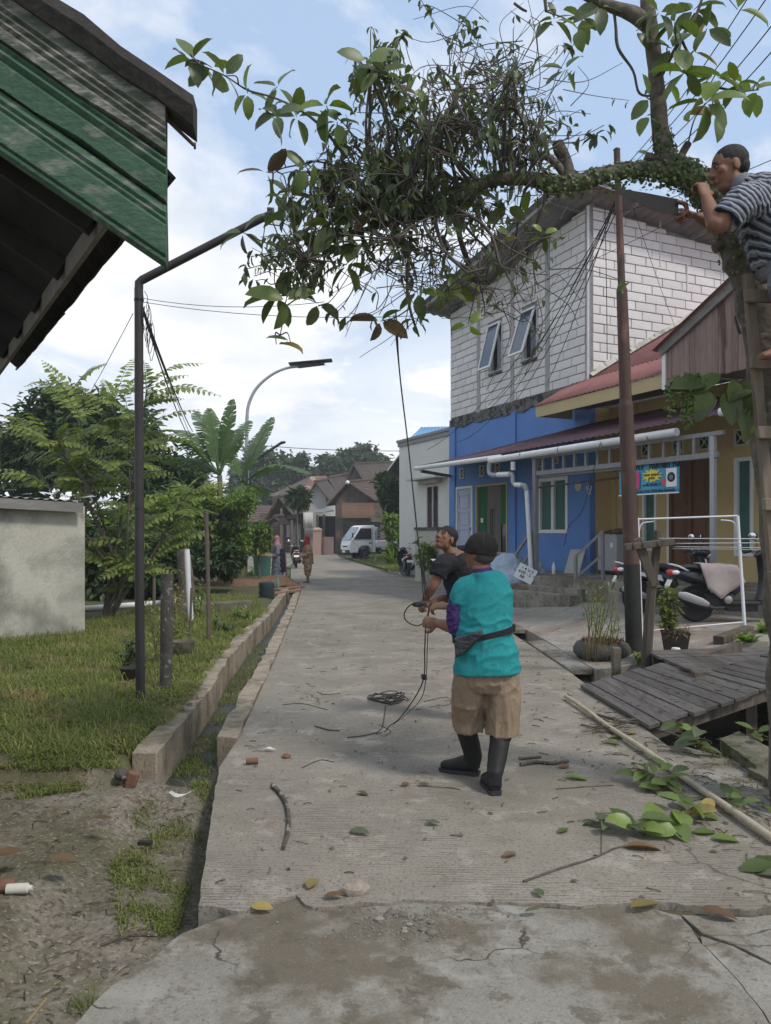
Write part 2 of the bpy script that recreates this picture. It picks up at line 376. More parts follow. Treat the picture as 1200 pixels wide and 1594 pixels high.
mat('batik', (.42, .29, .18), (.36, .24, .15), 10, .9, 0, 1, (.17, .075, .05), 16, .54, .05)
mat('dress_grey', (.22, .22, .26), (.14, .14, .18), 22, .9)
mat('dress_navy', (.02, .022, .035), None, rough=.9)
mat('dress_blue', (.06, .16, .36), (.35, .4, .45), 14, .9)
mat('towel', (.45, .38, .36), (.38, .31, .3), 7, .95, .5, 150)
mat('tarp', (.36, .43, .52), (.30, .37, .46), 5, .7, .3, 12)
mat('scooter_black', (.014, .015, .022), None, rough=.28, spec=.6)
mat('scooter_white', (.6, .6, .6), None, rough=.3, spec=.6)
mat('scooter_blue', (.03, .06, .16), None, rough=.3, spec=.6)
mat('plastic_dark', (.03, .03, .032), (.04, .04, .042), 30, .6)
mat('metal', (.42, .42, .43), (.33, .33, .34), 12, .35, metal=.9)
mat('muffler_metal', (.34, .34, .345), (.27, .27, .275), 10, .45, metal=.4)
mat('chrome', (.75, .76, .78), None, rough=.12, metal=1)
mat('tail_red', (.5, .02, .03), None, rough=.2, spec=.6)
mat('lamp_clear', (.7, .72, .74), None, rough=.12, spec=.7)
mat('plate', (.75, .75, .73), None, rough=.5)
mat('ink', (.02, .02, .025), None, rough=.7)
mat('washer_grey', (.34, .35, .37), (.3, .31, .33), 4, .35, spec=.5)
mat('washer_lid', (.035, .036, .04), None, rough=.25, spec=.5)
mat('pot_black', (.03, .024, .02), (.05, .036, .026), 8, .8, .3, 30)
mat('pot_white', (.6, .6, .58), (.5, .5, .48), 6, .6)
mat('tyre_old', (.095, .095, .085), (.06, .06, .05), 6, .9, .5, 30)
mat('truck_white', (.74, .76, .76), None, rough=.3, spec=.5)
mat('glass_dark', (.02, .024, .028), None, rough=.07, spec=.7)
mat('glass_blue', (.035, .06, .10), (.05, .08, .125), 2, .08, spec=.7)
mat('glass_pale', (.22, .27, .29), (.14, .17, .19), 3, .1, spec=.7)
mat('curtain_green', (.03, .15, .062), (.022, .1, .045), 6, .85, stretch=(1, 1, .1))
mat('curtain_teal', (.06, .16, .135), (.04, .115, .1), 7, .7)
mat('curtain_grey', (.17, .165, .145), (.12, .115, .1), 9, .85, stretch=(1, 1, .1))
mat('door_pale', (.42, .47, .58), (.38, .43, .54), 3, .5)
mat('vent_white', (.55, .54, .5), None, rough=.8)
mat('shutter', (.055, .035, .032), (.04, .026, .024), 5, .7)
mat('banner_blue', (.09, .40, .54), (.05, .27, .46), 1.6, .5)
mat('banner_pink', (.55, .07, .22), None, rough=.5)
mat('banner_yellow', (.72, .62, .08), None, rough=.5)
mat('paper', (.74, .75, .75), (.68, .69, .69), 4, .6)
mat('far_roof', (.105, .085, .075), (.075, .06, .055), 1.2, .9, .4, 6, (.17, .12, .095), .8, .6, .1)
mat('far_roof_rust', (.22, .115, .08), (.14, .085, .065), .9, .85, .3, 6, (.32, .29, .26), .55, .58, .05)
mat('far_roof_brown', (.125, .085, .07), (.095, .066, .056), 1.0, .85, .3, 6)
mat('far_wood', (.15, .12, .095), (.10, .082, .068), 2, .9, .3, 10, vary=.2)
mat('far_board', (.25, .155, .1), (.2, .12, .08), 1.5, .9, vary=.15)
mat('far_white', (.5, .5, .47), (.43, .43, .4), 1.2, .9)
mat('pink_wall', (.42, .28, .23), (.36, .24, .2), 1.5, .9)
mat('inside_shade', (.02, .02, .02), (.03, .028, .026), 2, .95)  # dark colour standing in for the shade of unlit insides
mat('cup', (.55, .54, .48), None, rough=.6)
mat('brick_red', (.21, .11, .075), (.15, .08, .058), 9, .95, .5, 40)
mat('stone', (.35, .29, .24), (.24, .2, .17), 7, .95, .8, 30)
mat('plastic_film', (.6, .62, .6), (.5, .51, .5), 12, .4)
mat('bamboo', (.42, .37, .28), (.33, .28, .2), 6, .6, .2, 30, (.22, .17, .11), 8, .62, .08)
mat('meter_blue', (.03, .08, .25), None, rough=.4)
mat('bottle_green', (.12, .26, .18), None, rough=.2, spec=.6)
mat('drum', (.03, .045, .05), None, rough=.5)
mat('moss', (.06, .075, .02), (.04, .055, .018), 8, .95, 1, 40)
mat('granite', (.10, .094, .082), (.055, .05, .045), 10, .95, 1.0, 40, (.22, .21, .185), 16, .58, .05)
# ================================================================ GROUND, ROAD, DITCH
def interp(tab, y):
    if y <= tab[0][0]: return tab[0][1]
    for (a, p), (b, q) in zip(tab, tab[1:]):
        if y <= b: return p + (q - p) * (y - a) / (b - a)
    return tab[-1][1]
def sst(a, b, x):
    t = max(0, min(1, (x - a) / (b - a))); return t * t * (3 - 2 * t)
XW = [(5.56, -1.63), (7.7, -1.76), (9.7, -1.97), (11.9, -2.1), (15.4, -2.25), (22, -2.75), (40, -5)]     # ditch face of the garden wall
XK = [(6.08, -1.165), (10, -1.43), (12.7, -1.65), (17, -1.98), (21.2, -2.35), (23.5, -2.55)]              # road-side kerb
XD = [(2, 2.15), (9, 2.17), (12.5, 2.06), (27.8, 1.1), (31, .1), (37.4, -.78), (45, -2.0), (51, -3.0)]     # right road edge

def ground_h(x, y):
    n = fbm((x, y, 0), .9, 3) * .022 + fbm((x, y, 7), 5, 2) * .006
    if y > 30: return -.05 + n
    lawn = -.11 + .16 * sst(4.5, 5.5, y - .15 * (x + 2)) + n
    xw = interp(XW, y)
    if y > 5.3: lawn -= .05 * sst(xw - .42, xw - .24, x)
    if x < xw - .2 and y > 5.2: return lawn
    if x < 1.0:
        if y < 5.35: return min(-.08 + n, lawn - .10 * sst(-1.75, -1.45, x)) - .05 * sst(-1.3, -1.0, x)
        return lawn + (-.26 + n * .8 - lawn) * sst(xw - .19, xw - .08, x)
    d = -.13 + n
    if x > 2.2: d = -.13 + n * 1.4 - .42 * sst(2.22, 2.4, x) * (1 - sst(3.5, 4.0, x)) * sst(5.5, 6.1, y) * (1 - sst(8.5, 9.1, y))
    return d
def grid(name, xs, ys, hf, m, kind='structure', at=(0, 0, 0)):
    mb = MB(); nx = len(xs)
    mb.v = [(x, y, hf(x, y)) for y in ys for x in xs]
    mb.f = [(j * nx + i, j * nx + i + 1, (j + 1) * nx + i + 1, (j + 1) * nx + i) for j in range(len(ys) - 1) for i in range(nx - 1)]
    mb.m = [0] * len(mb.f)
    return mb.build(name, m, None, 180, at, kind=kind)
xs = [-900, -300, -120, -60, -35, -22, -16, -12.5, -10] + [-8.5 + .3 * i for i in range(9)] + [-5.9 + .09 * i for i in range(105)] + [3.6 + .3 * i for i in range(22)] + [12, 16, 25, 40, 80, 200, 500, 900]
ys = [-60, -20, -5, 0, 1] + [1.8 + .09 * i for i in range(110)] + [11.8 + .3 * i for i in range(40)] + [24.2, 25.5, 27, 30, 34, 40, 50, 65, 85, 120, 200, 400, 900]

def ground_mat():
    # mud, with moss where the noise says damp, under grass on the lawn
    m = mat('ground_earth', (.215, .188, .15), (.16, .14, .108), 1.8, .93, 1.0, 34, (.10, .098, .055), .9, .47, .16); return m
ground = grid('ground', xs, ys, ground_h, ground_mat()); # what covers the earth: 'turf' soil under the grass, right ditch mud, painted dark for the shade beneath the bridge
def turf_w(x, y):
    if y > 26: return 1.0
    n = .5 * fbm((x, y, 0), 2.2, 3)
    return sst(4.9, 5.6, y + n) * (1 if x < interp(XW, y) else .5) if x < interp(XK, y) else 0
me_ = ground.data
for nm, fn in (('turf', turf_w), ('ditch_shade', lambda x, y: sst(2.2, 2.45, x) * (1 - sst(3.6, 4.0, x)) * sst(5.2, 6, y) * (1 - sst(9, 9.3, y)))):
    a_ = me_.attributes.new(nm, 'FLOAT', 'POINT'); a_.data.foreach_set('value', [fn(v.co.x, v.co.y) for v in me_.vertices])
def layer(m, attr, colr):
    nn, lk = m.node_tree.nodes, m.node_tree.links; b = nn['Principled BSDF']; old = b.inputs['Base Color'].links[0].from_socket
    at = nn.new('ShaderNodeAttribute'); at.attribute_name = attr; x = nn.new('ShaderNodeMix'); x.data_type = 'RGBA'; lk.new(at.outputs['Fac'], x.inputs['Factor']); lk.new(old, x.inputs['A']); x.inputs['B'].default_value = colr + (1,); lk.new(x.outputs['Result'], b.inputs['Base Color'])


# --- the grooved concrete road
def road_mat():
    m = mat('road_concrete', (.285, .258, .212), (.215, .192, .157), 1.1, .88, 0, 1, (.165, .145, .115), .6, .52, .2)
    nt = m.node_tree; nn, lk = nt.nodes, nt.links; b = nn['Principled BSDF']
    tc = nn.new('ShaderNodeTexCoord'); mp = nn.new('ShaderNodeMapping'); mp.inputs['Rotation'].default_value = (0, 0, R(1.5)); lk.new(tc.outputs['Object'], mp.inputs[0])
    wv = nn.new('ShaderNodeTexWave'); wv.bands_direction = 'Y'; wv.inputs['Scale'].default_value = 12.5; wv.inputs['Distortion'].default_value = 1.6; wv.inputs['Detail'].default_value = 3; wv.inputs['Detail Scale'].default_value = .6
    lk.new(mp.outputs[0], wv.inputs['Vector'])
    n1 = nn.new('ShaderNodeTexNoise'); n1.inputs['Scale'].default_value = 1.6; n1.inputs['Detail'].default_value = 6; lk.new(tc.outputs['Object'], n1.inputs['Vector'])
    st = nn.new('ShaderNodeMapping'); st.inputs['Scale'].default_value = (7, 60, 20); lk.new(tc.outputs['Object'], st.inputs[0])
    n2 = nn.new('ShaderNodeTexNoise'); n2.inputs['Scale'].default_value = 1; n2.inputs['Detail'].default_value = 4; lk.new(st.outputs[0], n2.inputs['Vector'])
    def rg(o, a, c):
        r = nn.new('ShaderNodeMapRange'); r.inputs['From Min'].default_value = a; r.inputs['From Max'].default_value = c; lk.new(o, r.inputs['Value']); return r.outputs[0]
    def mm(op, a, c):
        x = nn.new('ShaderNodeMath'); x.operation = op
        for i, v in enumerate((a, c)):
            if isinstance(v, (int, float)): x.inputs[i].default_value = v
            else: lk.new(v, x.inputs[i])
        return x.outputs[0]
    groove = mm('MULTIPLY', mm('MULTIPLY', rg(wv.outputs['Fac'], .55, .15), rg(n1.outputs['Fac'], .36, .58)), rg(n2.outputs['Fac'], .38, .62))
    # dirt lodged in the grooves
    old = b.inputs['Base Color'].links[0].from_socket
    mx = nn.new('ShaderNodeMix'); mx.data_type = 'RGBA'; lk.new(mm('MULTIPLY', groove, .6), mx.inputs['Factor']); lk.new(old, mx.inputs['A']); mx.inputs['B'].default_value = (.085, .075, .062, 1)
    sp = nn.new('ShaderNodeTexNoise'); sp.inputs['Scale'].default_value = 70; sp.inputs['Detail'].default_value = 4; lk.new(tc.outputs['Object'], sp.inputs['Vector'])
    mx2 = nn.new('ShaderNodeMix'); mx2.data_type = 'RGBA'; lk.new(mm('MULTIPLY', rg(sp.outputs['Fac'], .48, .70), .6), mx2.inputs['Factor']); lk.new(mx.outputs['Result'], mx2.inputs['A']); mx2.inputs['B'].default_value = (.125, .11, .09, 1)
    lk.new(mx2.outputs['Result'], b.inputs['Base Color'])
    bp = nn.new('ShaderNodeBump'); bp.inputs['Strength'].default_value = .9; bp.inputs['Distance'].default_value = .004
    lk.new(mm('SUBTRACT', mm('MULTIPLY', sp.outputs['Fac'], .5), groove), bp.inputs['Height']); lk.new(bp.outputs[0], b.inputs['Normal'])
    return m
road_mat()
mat('apron_concrete', (.31, .285, .245), (.215, .195, .165), 1.0, .85, .6, 60, (.25, .175, .125), .7, .52, .16)
def add_cracks(m, scale, width, colr, lo):
    nn, lk = m.node_tree.nodes, m.node_tree.links; b = nn['Principled BSDF']; old = b.inputs['Base Color'].links[0].from_socket
    tc = nn.new('ShaderNodeTexCoord'); nz = nn.new('ShaderNodeTexNoise'); nz.inputs['Scale'].default_value = 5; nz.inputs['Detail'].default_value = 5; lk.new(tc.outputs['Object'], nz.inputs['Vector'])
    ad = nn.new('ShaderNodeVectorMath'); ad.operation = 'MULTIPLY_ADD'; ad.inputs[1].default_value = (.22, .22, .22); lk.new(nz.outputs['Color'], ad.inputs[0]); lk.new(tc.outputs['Object'], ad.inputs[2])
    vo = nn.new('ShaderNodeTexVoronoi'); vo.feature = 'DISTANCE_TO_EDGE'; vo.inputs['Scale'].default_value = scale; lk.new(ad.outputs[0], vo.inputs['Vector'])
    n2 = nn.new('ShaderNodeTexNoise'); n2.inputs['Scale'].default_value = .9; n2.inputs['Detail'].default_value = 3; lk.new(tc.outputs['Object'], n2.inputs['Vector'])
    r1 = nn.new('ShaderNodeMapRange'); r1.inputs['From Min'].default_value = width; r1.inputs['From Max'].default_value = width * .3; lk.new(vo.outputs['Distance'], r1.inputs['Value'])
    r2 = nn.new('ShaderNodeMapRange'); r2.inputs['From Min'].default_value = lo; r2.inputs['From Max'].default_value = lo + .06; lk.new(n2.outputs['Fac'], r2.inputs['Value'])
    mu = nn.new('ShaderNodeMath'); mu.operation = 'MULTIPLY'; lk.new(r1.outputs[0], mu.inputs[0]); lk.new(r2.outputs[0], mu.inputs[1])
    x = nn.new('ShaderNodeMix'); x.data_type = 'RGBA'; lk.new(mu.outputs[0], x.inputs['Factor']); lk.new(old, x.inputs['A']); x.inputs['B'].default_value = colr + (1,); lk.new(x.outputs['Result'], b.inputs['Base Color'])
def add_mask(m, scale, lo, hi, colr, amt=1.0, det=12, rg=.7, stretch=(1, 1, 1)):
    nn, lk = m.node_tree.nodes, m.node_tree.links; b = nn['Principled BSDF']; old = b.inputs['Base Color'].links[0].from_socket
    tc = nn.new('ShaderNodeTexCoord'); mp = nn.new('ShaderNodeMapping'); mp.inputs['Scale'].default_value = stretch; mp.inputs['Location'].default_value = (scale * 3.7, scale, 0); lk.new(tc.outputs['Object'], mp.inputs[0])
    nz = nn.new('ShaderNodeTexNoise'); nz.inputs['Scale'].default_value = scale; nz.inputs['Detail'].default_value = det; nz.inputs['Roughness'].default_value = rg; lk.new(mp.outputs[0], nz.inputs['Vector'])
    r = nn.new('ShaderNodeMapRange'); r.inputs['From Min'].default_value = lo; r.inputs['From Max'].default_value = hi; r.inputs['To Max'].default_value = amt; lk.new(nz.outputs['Fac'], r.inputs['Value'])
    x = nn.new('ShaderNodeMix'); x.data_type = 'RGBA'; lk.new(r.outputs[0], x.inputs['Factor']); lk.new(old, x.inputs['A']); x.inputs['B'].default_value = colr + (1,); lk.new(x.outputs['Result'], b.inputs['Base Color'])
om = M['old_concrete']
add_mask(om, 2.6, .53, .60, (.30, .285, .25), .8); add_mask(om, 1.0, .48, .56, (.12, .098, .068), .85); add_mask(om, 5.5, .55, .60, (.105, .09, .066), .7); add_mask(om, 45, .57, .66, (.10, .088, .068), .5, 5, .6); add_mask(om, 75, .64, .70, (.33, .31, .27), .35, 2, .5)
rm = M['road_concrete']
add_mask(rm, .8, .52, .60, (.165, .145, .112), .55); add_mask(rm, 3.2, .55, .60, (.35, .325, .275), .5); add_mask(rm, 7, .58, .63, (.14, .122, .096), .5); add_mask(rm, 55, .60, .65, (.10, .088, .07), .7, 2, .5)
gm_ = M['ground_earth']
add_mask(gm_, 1.6, .5, .57, (.10, .095, .05), .7); add_mask(gm_, 6, .54, .60, (.095, .075, .05), .8); add_mask(gm_, 30, .57, .62, (.07, .055, .038), .8, 4, .6); add_mask(gm_, 48, .63, .66, (.3, .27, .22), .7, 2, .5)
layer(M['ground_earth'], 'turf', (.075, .078, .03)); layer(M['ground_earth'], 'ditch_shade', (.035, .03, .024))  # second layer paints the darkness beneath the plank bridge into the ditch soil
add_mask(M['apron_concrete'], 2.2, .54, .6, (.36, .34, .3), .6); add_mask(M['apron_concrete'], 5, .56, .62, (.14, .12, .095), .6); add_mask(M['apron_concrete'], 45, .60, .66, (.12, .105, .085), .7, 2, .5)
add_mask(M['wall_concrete'], 3.5, .52, .58, (.15, .125, .095), .75, stretch=(1, 1, .5)); add_mask(M['wall_concrete'], 1.3, .52, .62, (.12, .115, .07), .6); add_mask(M['wall_concrete'], 40, .6, .66, (.14, .12, .09), .7, 2, .5)
add_cracks(M['old_concrete'], 1.7, .012, (.06, .05, .038), .5)
add_cracks(M['apron_concrete'], .7, .01, (.08, .065, .05), .45)
add_cracks(M['road_concrete'], .45, .005, (.10, .09, .072), .56)
def jag(pts, step=.06, amp=.018, seed=0):
    out = []
    for a, b in zip(pts, pts[1:]):
        a, b = Vector(a), Vector(b); n = max(1, int((b - a).length / step)); nr = Vector((-(b - a).y, (b - a).x, 0)).normalized()
        for i in range(n):
            p = a.lerp(b, i / n); out.append(p + nr * (fbm((p.x + seed, p.y, 3), 6, 3) * amp))
    return out + [Vector(pts[-1])]
crack_px = [(308, 1411), (370, 1417), (425, 1404), (462, 1393), (487, 1411), (560, 1408), (640, 1399), (667, 1400), (800, 1403), (880, 1411), (987, 1403), (1100, 1411), (1173, 1417)]
crack = [G(x, y) for x, y in crack_px]
near_edge = jag(crack, .03, .03)
right_side = [(2.16, 3.6), (2.15, 5), (2.15, 9), (2.05, 12.5), (1.62, 20), (1.1, 27.8), (.1, 31), (-.78, 37.4), (-2.0, 45), (-3.0, 51), (-3.6, 58), (-4.7, 66), (-8, 80), (-16, 92)]
left_side = [(-17, 86), (-11, 79), (-6.9, 70), (-5.3, 48), (-4.4, 36), (-3.45, 28), (-2.56, 23.5), (-2.33, 21.2), (-1.97, 17), (-1.64, 12.7), (-1.425, 10), (-1.16, 6.08), (-1.15, 5.33)]
ls = jag([V(x, y, 0) for x, y in left_side[-1:]] + [crack[0]], .08, .012, 5)
mb = MB(); mb.prism([(p.x, p.y) for p in near_edge] + right_side + left_side + [(p.x, p.y) for p in ls[1:-1]], -.15, 0)
mb.build('road', M['road_concrete'], None, 30, (0, 0, 0), kind='structure')

# --- the older broken concrete in the foreground, in pieces with open cracks between them
def fg_piece(pts, z, seed, name='broken_pavement', m='old_concrete'):
    p = jag(pts + [pts[0]], .05, .014, seed)[:-1]
    mb = MB(); mb.prism([(q.x, q.y) for q in p], -.16, z)
    return mb.build(name, M[m], None, 30, (0, 0, 0), kind='structure')
zf = -.014
fg_piece([V(-1.0, .7, 0), V(1.9, .7, 0), V(2.1, 2.9, 0), G(1160, 1418, -.03), G(700, 1408, -.03), G(420, 1420, -.03), V(-.8, 2.9, 0)], -.032, 20, 'pavement_bed', 'mud')
c2 = [G(x, y + 5, zf) for x, y in crack_px]
kk = [(1060, 1424), (1087, 1455), (1130, 1505), (1173, 1556), (1215, 1610)]
kl = [G(x - 2, y, zf) for x, y in kk]; kr = [G(x + 2, y, zf) for x, y in kk]
fg_piece([V(-1.6, .6, 0), V(1.05, .6, 0), V(1.1, 2.35, 0)] + [k for k in reversed(kl)] + [k for k in reversed(c2[1:11])] + [G(330, 1432, zf), G(285, 1452, zf), G(240, 1490, zf), G(165, 1540, zf), G(110, 1600, zf), V(-1.3, 1.6, 0)], zf, 1)
fg_piece([kr[1], G(1140, 1471, zf), G(1212, 1506, zf), V(1.9, 2.75, 0), V(1.75, 2.3, 0), V(1.2, 2.25, 0)] + [k for k in reversed(kr[2:])], zf - .006, 1)
fg_piece([kr[0], G(1120, 1424, zf), G(1172, 1428, zf), G(1230, 1420, zf), V(1.95, 2.86, 0), G(1212, 1503, zf), G(1145, 1468, zf), G(1095, 1452, zf)], zf - .003, 1)
# strip of weathered concrete beside the ditch, right
fg_piece([V(2.175, 3.9, 0), V(2.9, 3.7, 0), V(3.1, 4.6, 0), V(2.75, 5.3, 0), V(2.3, 6.0, 0), V(2.175, 6.0, 0)], -.03, 4, 'roadside_concrete')
# low ledge stones of the right ditch
for k, (a, b, c, d, z) in enumerate([((1120, 1150), (1175, 1190), (1215, 1172), (1150, 1138), .05), ((1165, 1196), (1215, 1225), (1240, 1195), (1190, 1180), .02)]):
    fg_piece([G(*q, z) for q in (a, b, c, d)], z, 9 + k, 'ditch_ledge', 'mossy_concrete')
fg_piece([V(3.45, 4.0, 0), V(6, 4.0, 0), V(6, 8.9, 0), V(3.9, 8.9, 0), V(3.5, 6.4, 0), V(3.25, 5.6, 0)], .0, 12, 'side_yard', 'mossy_concrete')

# --- kerb of the road and the garden's retaining wall: cast lengths butted end to end
def cast_strip(name, tab_r, wd, ys, z0, z1, m, label, cat, gap=.012):
    t = empty(name, (interp(tab_r, ys[0]), ys[0], z0), label, cat)
    for a, b in zip(ys, ys[1:]):
        mb = MB(); n = 9; L = []; Rr = []
        for i in range(n + 1):
            y = a + (b - gap - a) * i / n; x = interp(tab_r, y) + rnd(-.014, .012); Rr.append((x, y, rnd(-.014, .01))); L.append((x - wd + rnd(-.015, .015), y, rnd(-.014, .01)))
        mb.prism(Rr + L[::-1], z0, z1)
        mb.build('wall_length', M[m], t, 30, bevel=.008)
    return t
cast_strip('garden_wall', XW, .19, [5.5, 7.6, 9.75, 10.6, 12.4, 14.1, 15.4, 16.3, 19.0, 22.0], -.32, .055, 'wall_concrete', 'low buff concrete retaining wall along the grass lawn, streaked face over the ditch', 'wall')
cast_strip('road_kerb', XK, .165, [6.05, 8.4, 10.8, 13.2, 15.8, 18.5, 21.0, 23.3], -.30, .03, 'wall_concrete', 'narrow buff concrete kerb between the grooved road and the left ditch', 'kerb')
# ditch floor, wet and dark
mb = MB(); vs = []
yy = [4.9 + .4 * i for i in range(45)]
for y in yy: vs += [(interp(XW, y) + .005, y, -.245 + rnd(-.01, .01)), (interp(XK, y) - .17, y, -.245 + rnd(-.01, .01))]
mb.add(vs, [(2 * i, 2 * i + 1, 2 * i + 3, 2 * i + 2) for i in range(len(yy) - 1)])
mb.build('ditch_bed', M['ditch_mud'], None, 180, (0, 0, 0), kind='structure')

# --- the concrete yard in front of the houses, rising gently from the drain
def apron_h(x, y):
    d = x - interp(XD, y) - .28
    return .03 + .33 * sst(0, 2.0, d) * (1 - .6 * sst(19, 27, y)) + fbm((x, y, 4), 1.3, 3) * .012
mb = MB(); cols = [0, .12, .3, .6, 1, 1.5, 2, 2.6, 3.4, 4.5, 6, 8]; rows = [9.0 + .35 * i for i in range(70)]
g = []
for y in rows:
    for c in cols:
        x = interp(XD, y) + .28 + c; g.append((x, y + (.06 * math.sin(x * 5) if y == 9.0 else 0), apron_h(x, y)))
nc = len(cols); mb.add(g, [(j * nc + i, j * nc + i + 1, (j + 1) * nc + i + 1, (j + 1) * nc + i) for j in range(len(rows) - 1) for i in range(nc - 1)])
mb.add([(x, y, z) for x, y, z in g[:nc]] + [(x, y, -.4) for x, y, z in g[:nc]], [(i + nc, i + nc + 1, i + 1, i) for i in range(nc - 1)])
ed = [g[j * nc] for j in range(len(rows))]; k = len(ed)
mb.add(ed + [(x, y, -.4) for x, y, z in ed], [(i, i + 1, i + 1 + k, i + k) for i in range(k - 1)])
mb.build('yard_pavement', M['apron_concrete'], None, 40, (0, 0, 0), kind='structure')
def GA(px, py):      # the point of the yard pavement under a pixel
    z = .2
    for _ in range(12): q = G(px, py, z); z = apron_h(q.x, q.y)
    q.z = z; return q
# drain slabs along the right road edge, several lifted or missing
dr = empty('drain_cover', (2.2, 9.2, 0), 'line of thin broken concrete slabs covering the drain on the right road edge', 'drain')
y = 9.05
while y < 30:
    L = rnd(.7, 1.3)
    if not (11.2 < y < 11.9 or 16 < y < 17):
        x = interp(XD, y) + .015; x2 = interp(XD, y + L) + .015; mb = MB(); z = rnd(.0, .02)
        mb.hexa([(x, y, z - .05), (x + .25, y, z - .05), (x2 + .25, y + L - .03, z - .05), (x2, y + L - .03, z - .05), (x, y, z), (x + .25, y, z + .02), (x2 + .25, y + L - .03, z + .02), (x2, y + L - .03, z)])
        mb.build('slab', M['old_concrete'], dr, 30, bevel=.006)
    y += L
# verge and yards far up the street
mb = MB(); mb.prism([(.55, 31.2), (4, 31.2), (5, 46), (2, 58), (-2.6, 56), (-2.75, 51.5), (-1.75, 45), (-.5, 37.4)], -.1, .04)
mb.build('grass_verge', M['soil_under_grass'], None, 0, (0, 0, 0), kind='structure')
mb = MB(); mb.prism([(-3.7, 28), (-4.6, 36), (-5.5, 48), (-7.1, 70), (-12, 79), (-13, 70), (-10, 40), (-7.5, 26)], -.1, .012)
mb.build('side_path', M['old_concrete'], None, 0, (0, 0, 0), kind='structure')

# ---------------------------------------------------------------- grass
def inpoly(x, y, poly):
    c = False; j = len(poly) - 1
    for i in range(len(poly)):
        if (poly[i][1] > y) != (poly[j][1] > y) and x < (poly[j][0] - poly[i][0]) * (y - poly[i][1]) / (poly[j][1] - poly[i][1]) + poly[i][0]: c = not c
        j = i
    return c
def blades(mb, n, region, hf, L0, L1, wd, lean, dens=None, box=None):
    x0 = min(p[0] for p in region); x1 = max(p[0] for p in region); y0 = min(p[1] for p in region); y1 = max(p[1] for p in region)
    k = 0; tries = 0
    while k < n and tries < n * 12:
        tries += 1
        y = y0 + (y1 - y0) * random.random() ** 1.5; x = rnd(x0, x1)
        if not inpoly(x, y, region) or (dens and random.random() > dens(x, y)): continue
        z = hf(x, y); a = rnd(0, 6.283); L = rnd(L0, L1); l = rnd(*lean); d = V(math.cos(a), math.sin(a), 0); s = V(-d.y, d.x, 0) * wd * rnd(.6, 1.3)
        p = V(x, y, z - .005); q = p + d * L * l * .45 + V(0, 0, L * (1 - l * .5) * .7); e = p + d * L * l + V(0, 0, L * (1 - l) * .9 + .012)
        o = len(mb.v); mb.v += [tuple(p - s), tuple(p + s), tuple(q + s * .8), tuple(q - s * .8), tuple(e)]
        mb.f += [(o, o + 1, o + 2, o + 3), (o + 3, o + 2, o + 4)]; mb.m += [0, 0]; k += 1
LAWN = [(-1.85, 5.6), (-1.98, 7.7), (-2.2, 9.8), (-2.35, 12), (-2.45, 15.4), (-3.2, 19), (-5, 19), (-5.2, 12.4), (-6.2, 11), (-6.5, 9), (-4.8, 5.4), (-3.6, 5.3), (-3.0, 5.7), (-2.5, 5.3), (-2.1, 5.5)]
mb = MB()
blades(mb, 88000, LAWN, ground_h, .06, .17, .0042, (.6, 1.0), lambda x, y: max(.12, min(1, .75 + 1.3 * fbm((x, y, 9), 1.6, 3))))
blades(mb, 5200, LAWN, ground_h, .15, .34, .0042, (.5, .97))
SP = [(interp(XW, 5.7 + .6 * i) - .12, 5.7 + .6 * i) for i in range(18)]
blades(mb, 3800, SP + [(x - .22, y) for x, y in SP[::-1]], lambda x, y: .04, .06, .2, .0035, (.6, 1.0), lambda x, y: .2 + 1.8 * fbm((x, y, 6), 1.7, 2))
FR = [(-1.95, 5.55), (-2.6, 5.25), (-3.4, 5.2), (-4.6, 5.2), (-4.4, 4.6), (-3.0, 4.75), (-2.2, 4.95), (-1.75, 5.2)]
blades(mb, 9000, FR, ground_h, .03, .11, .0035, (.6, 1.0), lambda x, y: (.25 + .9 * sst(4.5, 5.3, y)) * (.5 + 1.4 * fbm((x, y, 2), 2, 3)))
EDGE = [(-.98, 3.6), (-1.2, 3.5), (-1.5, 4.2), (-1.6, 5.2), (-1.2, 5.3), (-1.1, 4.7)]
blades(mb, 2400, EDGE, ground_h, .025, .09, .003, (.6, 1.0), lambda x, y: .15 + 2.2 * fbm((x, y, 2), 2.6, 3) + .1)
for cx, cy, r, n in ((-1.55, 2.72, .12, 420), (-1.9, 2.85, .2, 300), (-1.15, 3.0, .07, 120), (-2.6, 3.9, .3, 300)):
    for _ in range(n):
        a = rnd(0, 6.28); q = r * random.random() ** .6; x, y = cx + q * math.cos(a), cy + q * math.sin(a); z = ground_h(x, y); L = rnd(.03, .1); d = V(math.cos(a), math.sin(a), 0) * L * rnd(.2, .8)
        s = V(-d.y, d.x, 0).normalized() * .0025; p = V(x, y, z); o = len(mb.v)
        mb.v += [tuple(p - s), tuple(p + s), tuple(p + d + V(0, 0, L * .7))]; mb.f.append((o, o + 1, o + 2)); mb.m.append(0)
DB = [(interp(XW, 5.4 + .5 * i) + .02, 5.4 + .5 * i) for i in range(16)] + [(interp(XK, 12.9 - .5 * i) - .19, 12.9 - .5 * i) for i in range(16)]
blades(mb, 3400, DB, lambda x, y: -.245, .03, .12, .003, (.5, 1.0), lambda x, y: .3 + 1.5 * fbm((x, y, 1), 2.5, 2) + .3)
blades(mb, 1500, [(2.2, 3.8), (3.2, 3.9), (3.3, 5.4), (2.4, 6.2)], lambda x, y: -.03, .02, .06, .003, (.4, 1), lambda x, y: 1.4 * fbm((x, y, 1), 3, 2))
blades(mb, 5000, [(.3, 31.5), (3.8, 31.5), (4, 44), (-2.4, 55), (-1.9, 46), (-.6, 38)], lambda x, y: .03, .08, .2, .012, (.2, .8))
mb.build('grass', M['grass'], None, 0, (0, 0, 0), kind='stuff')
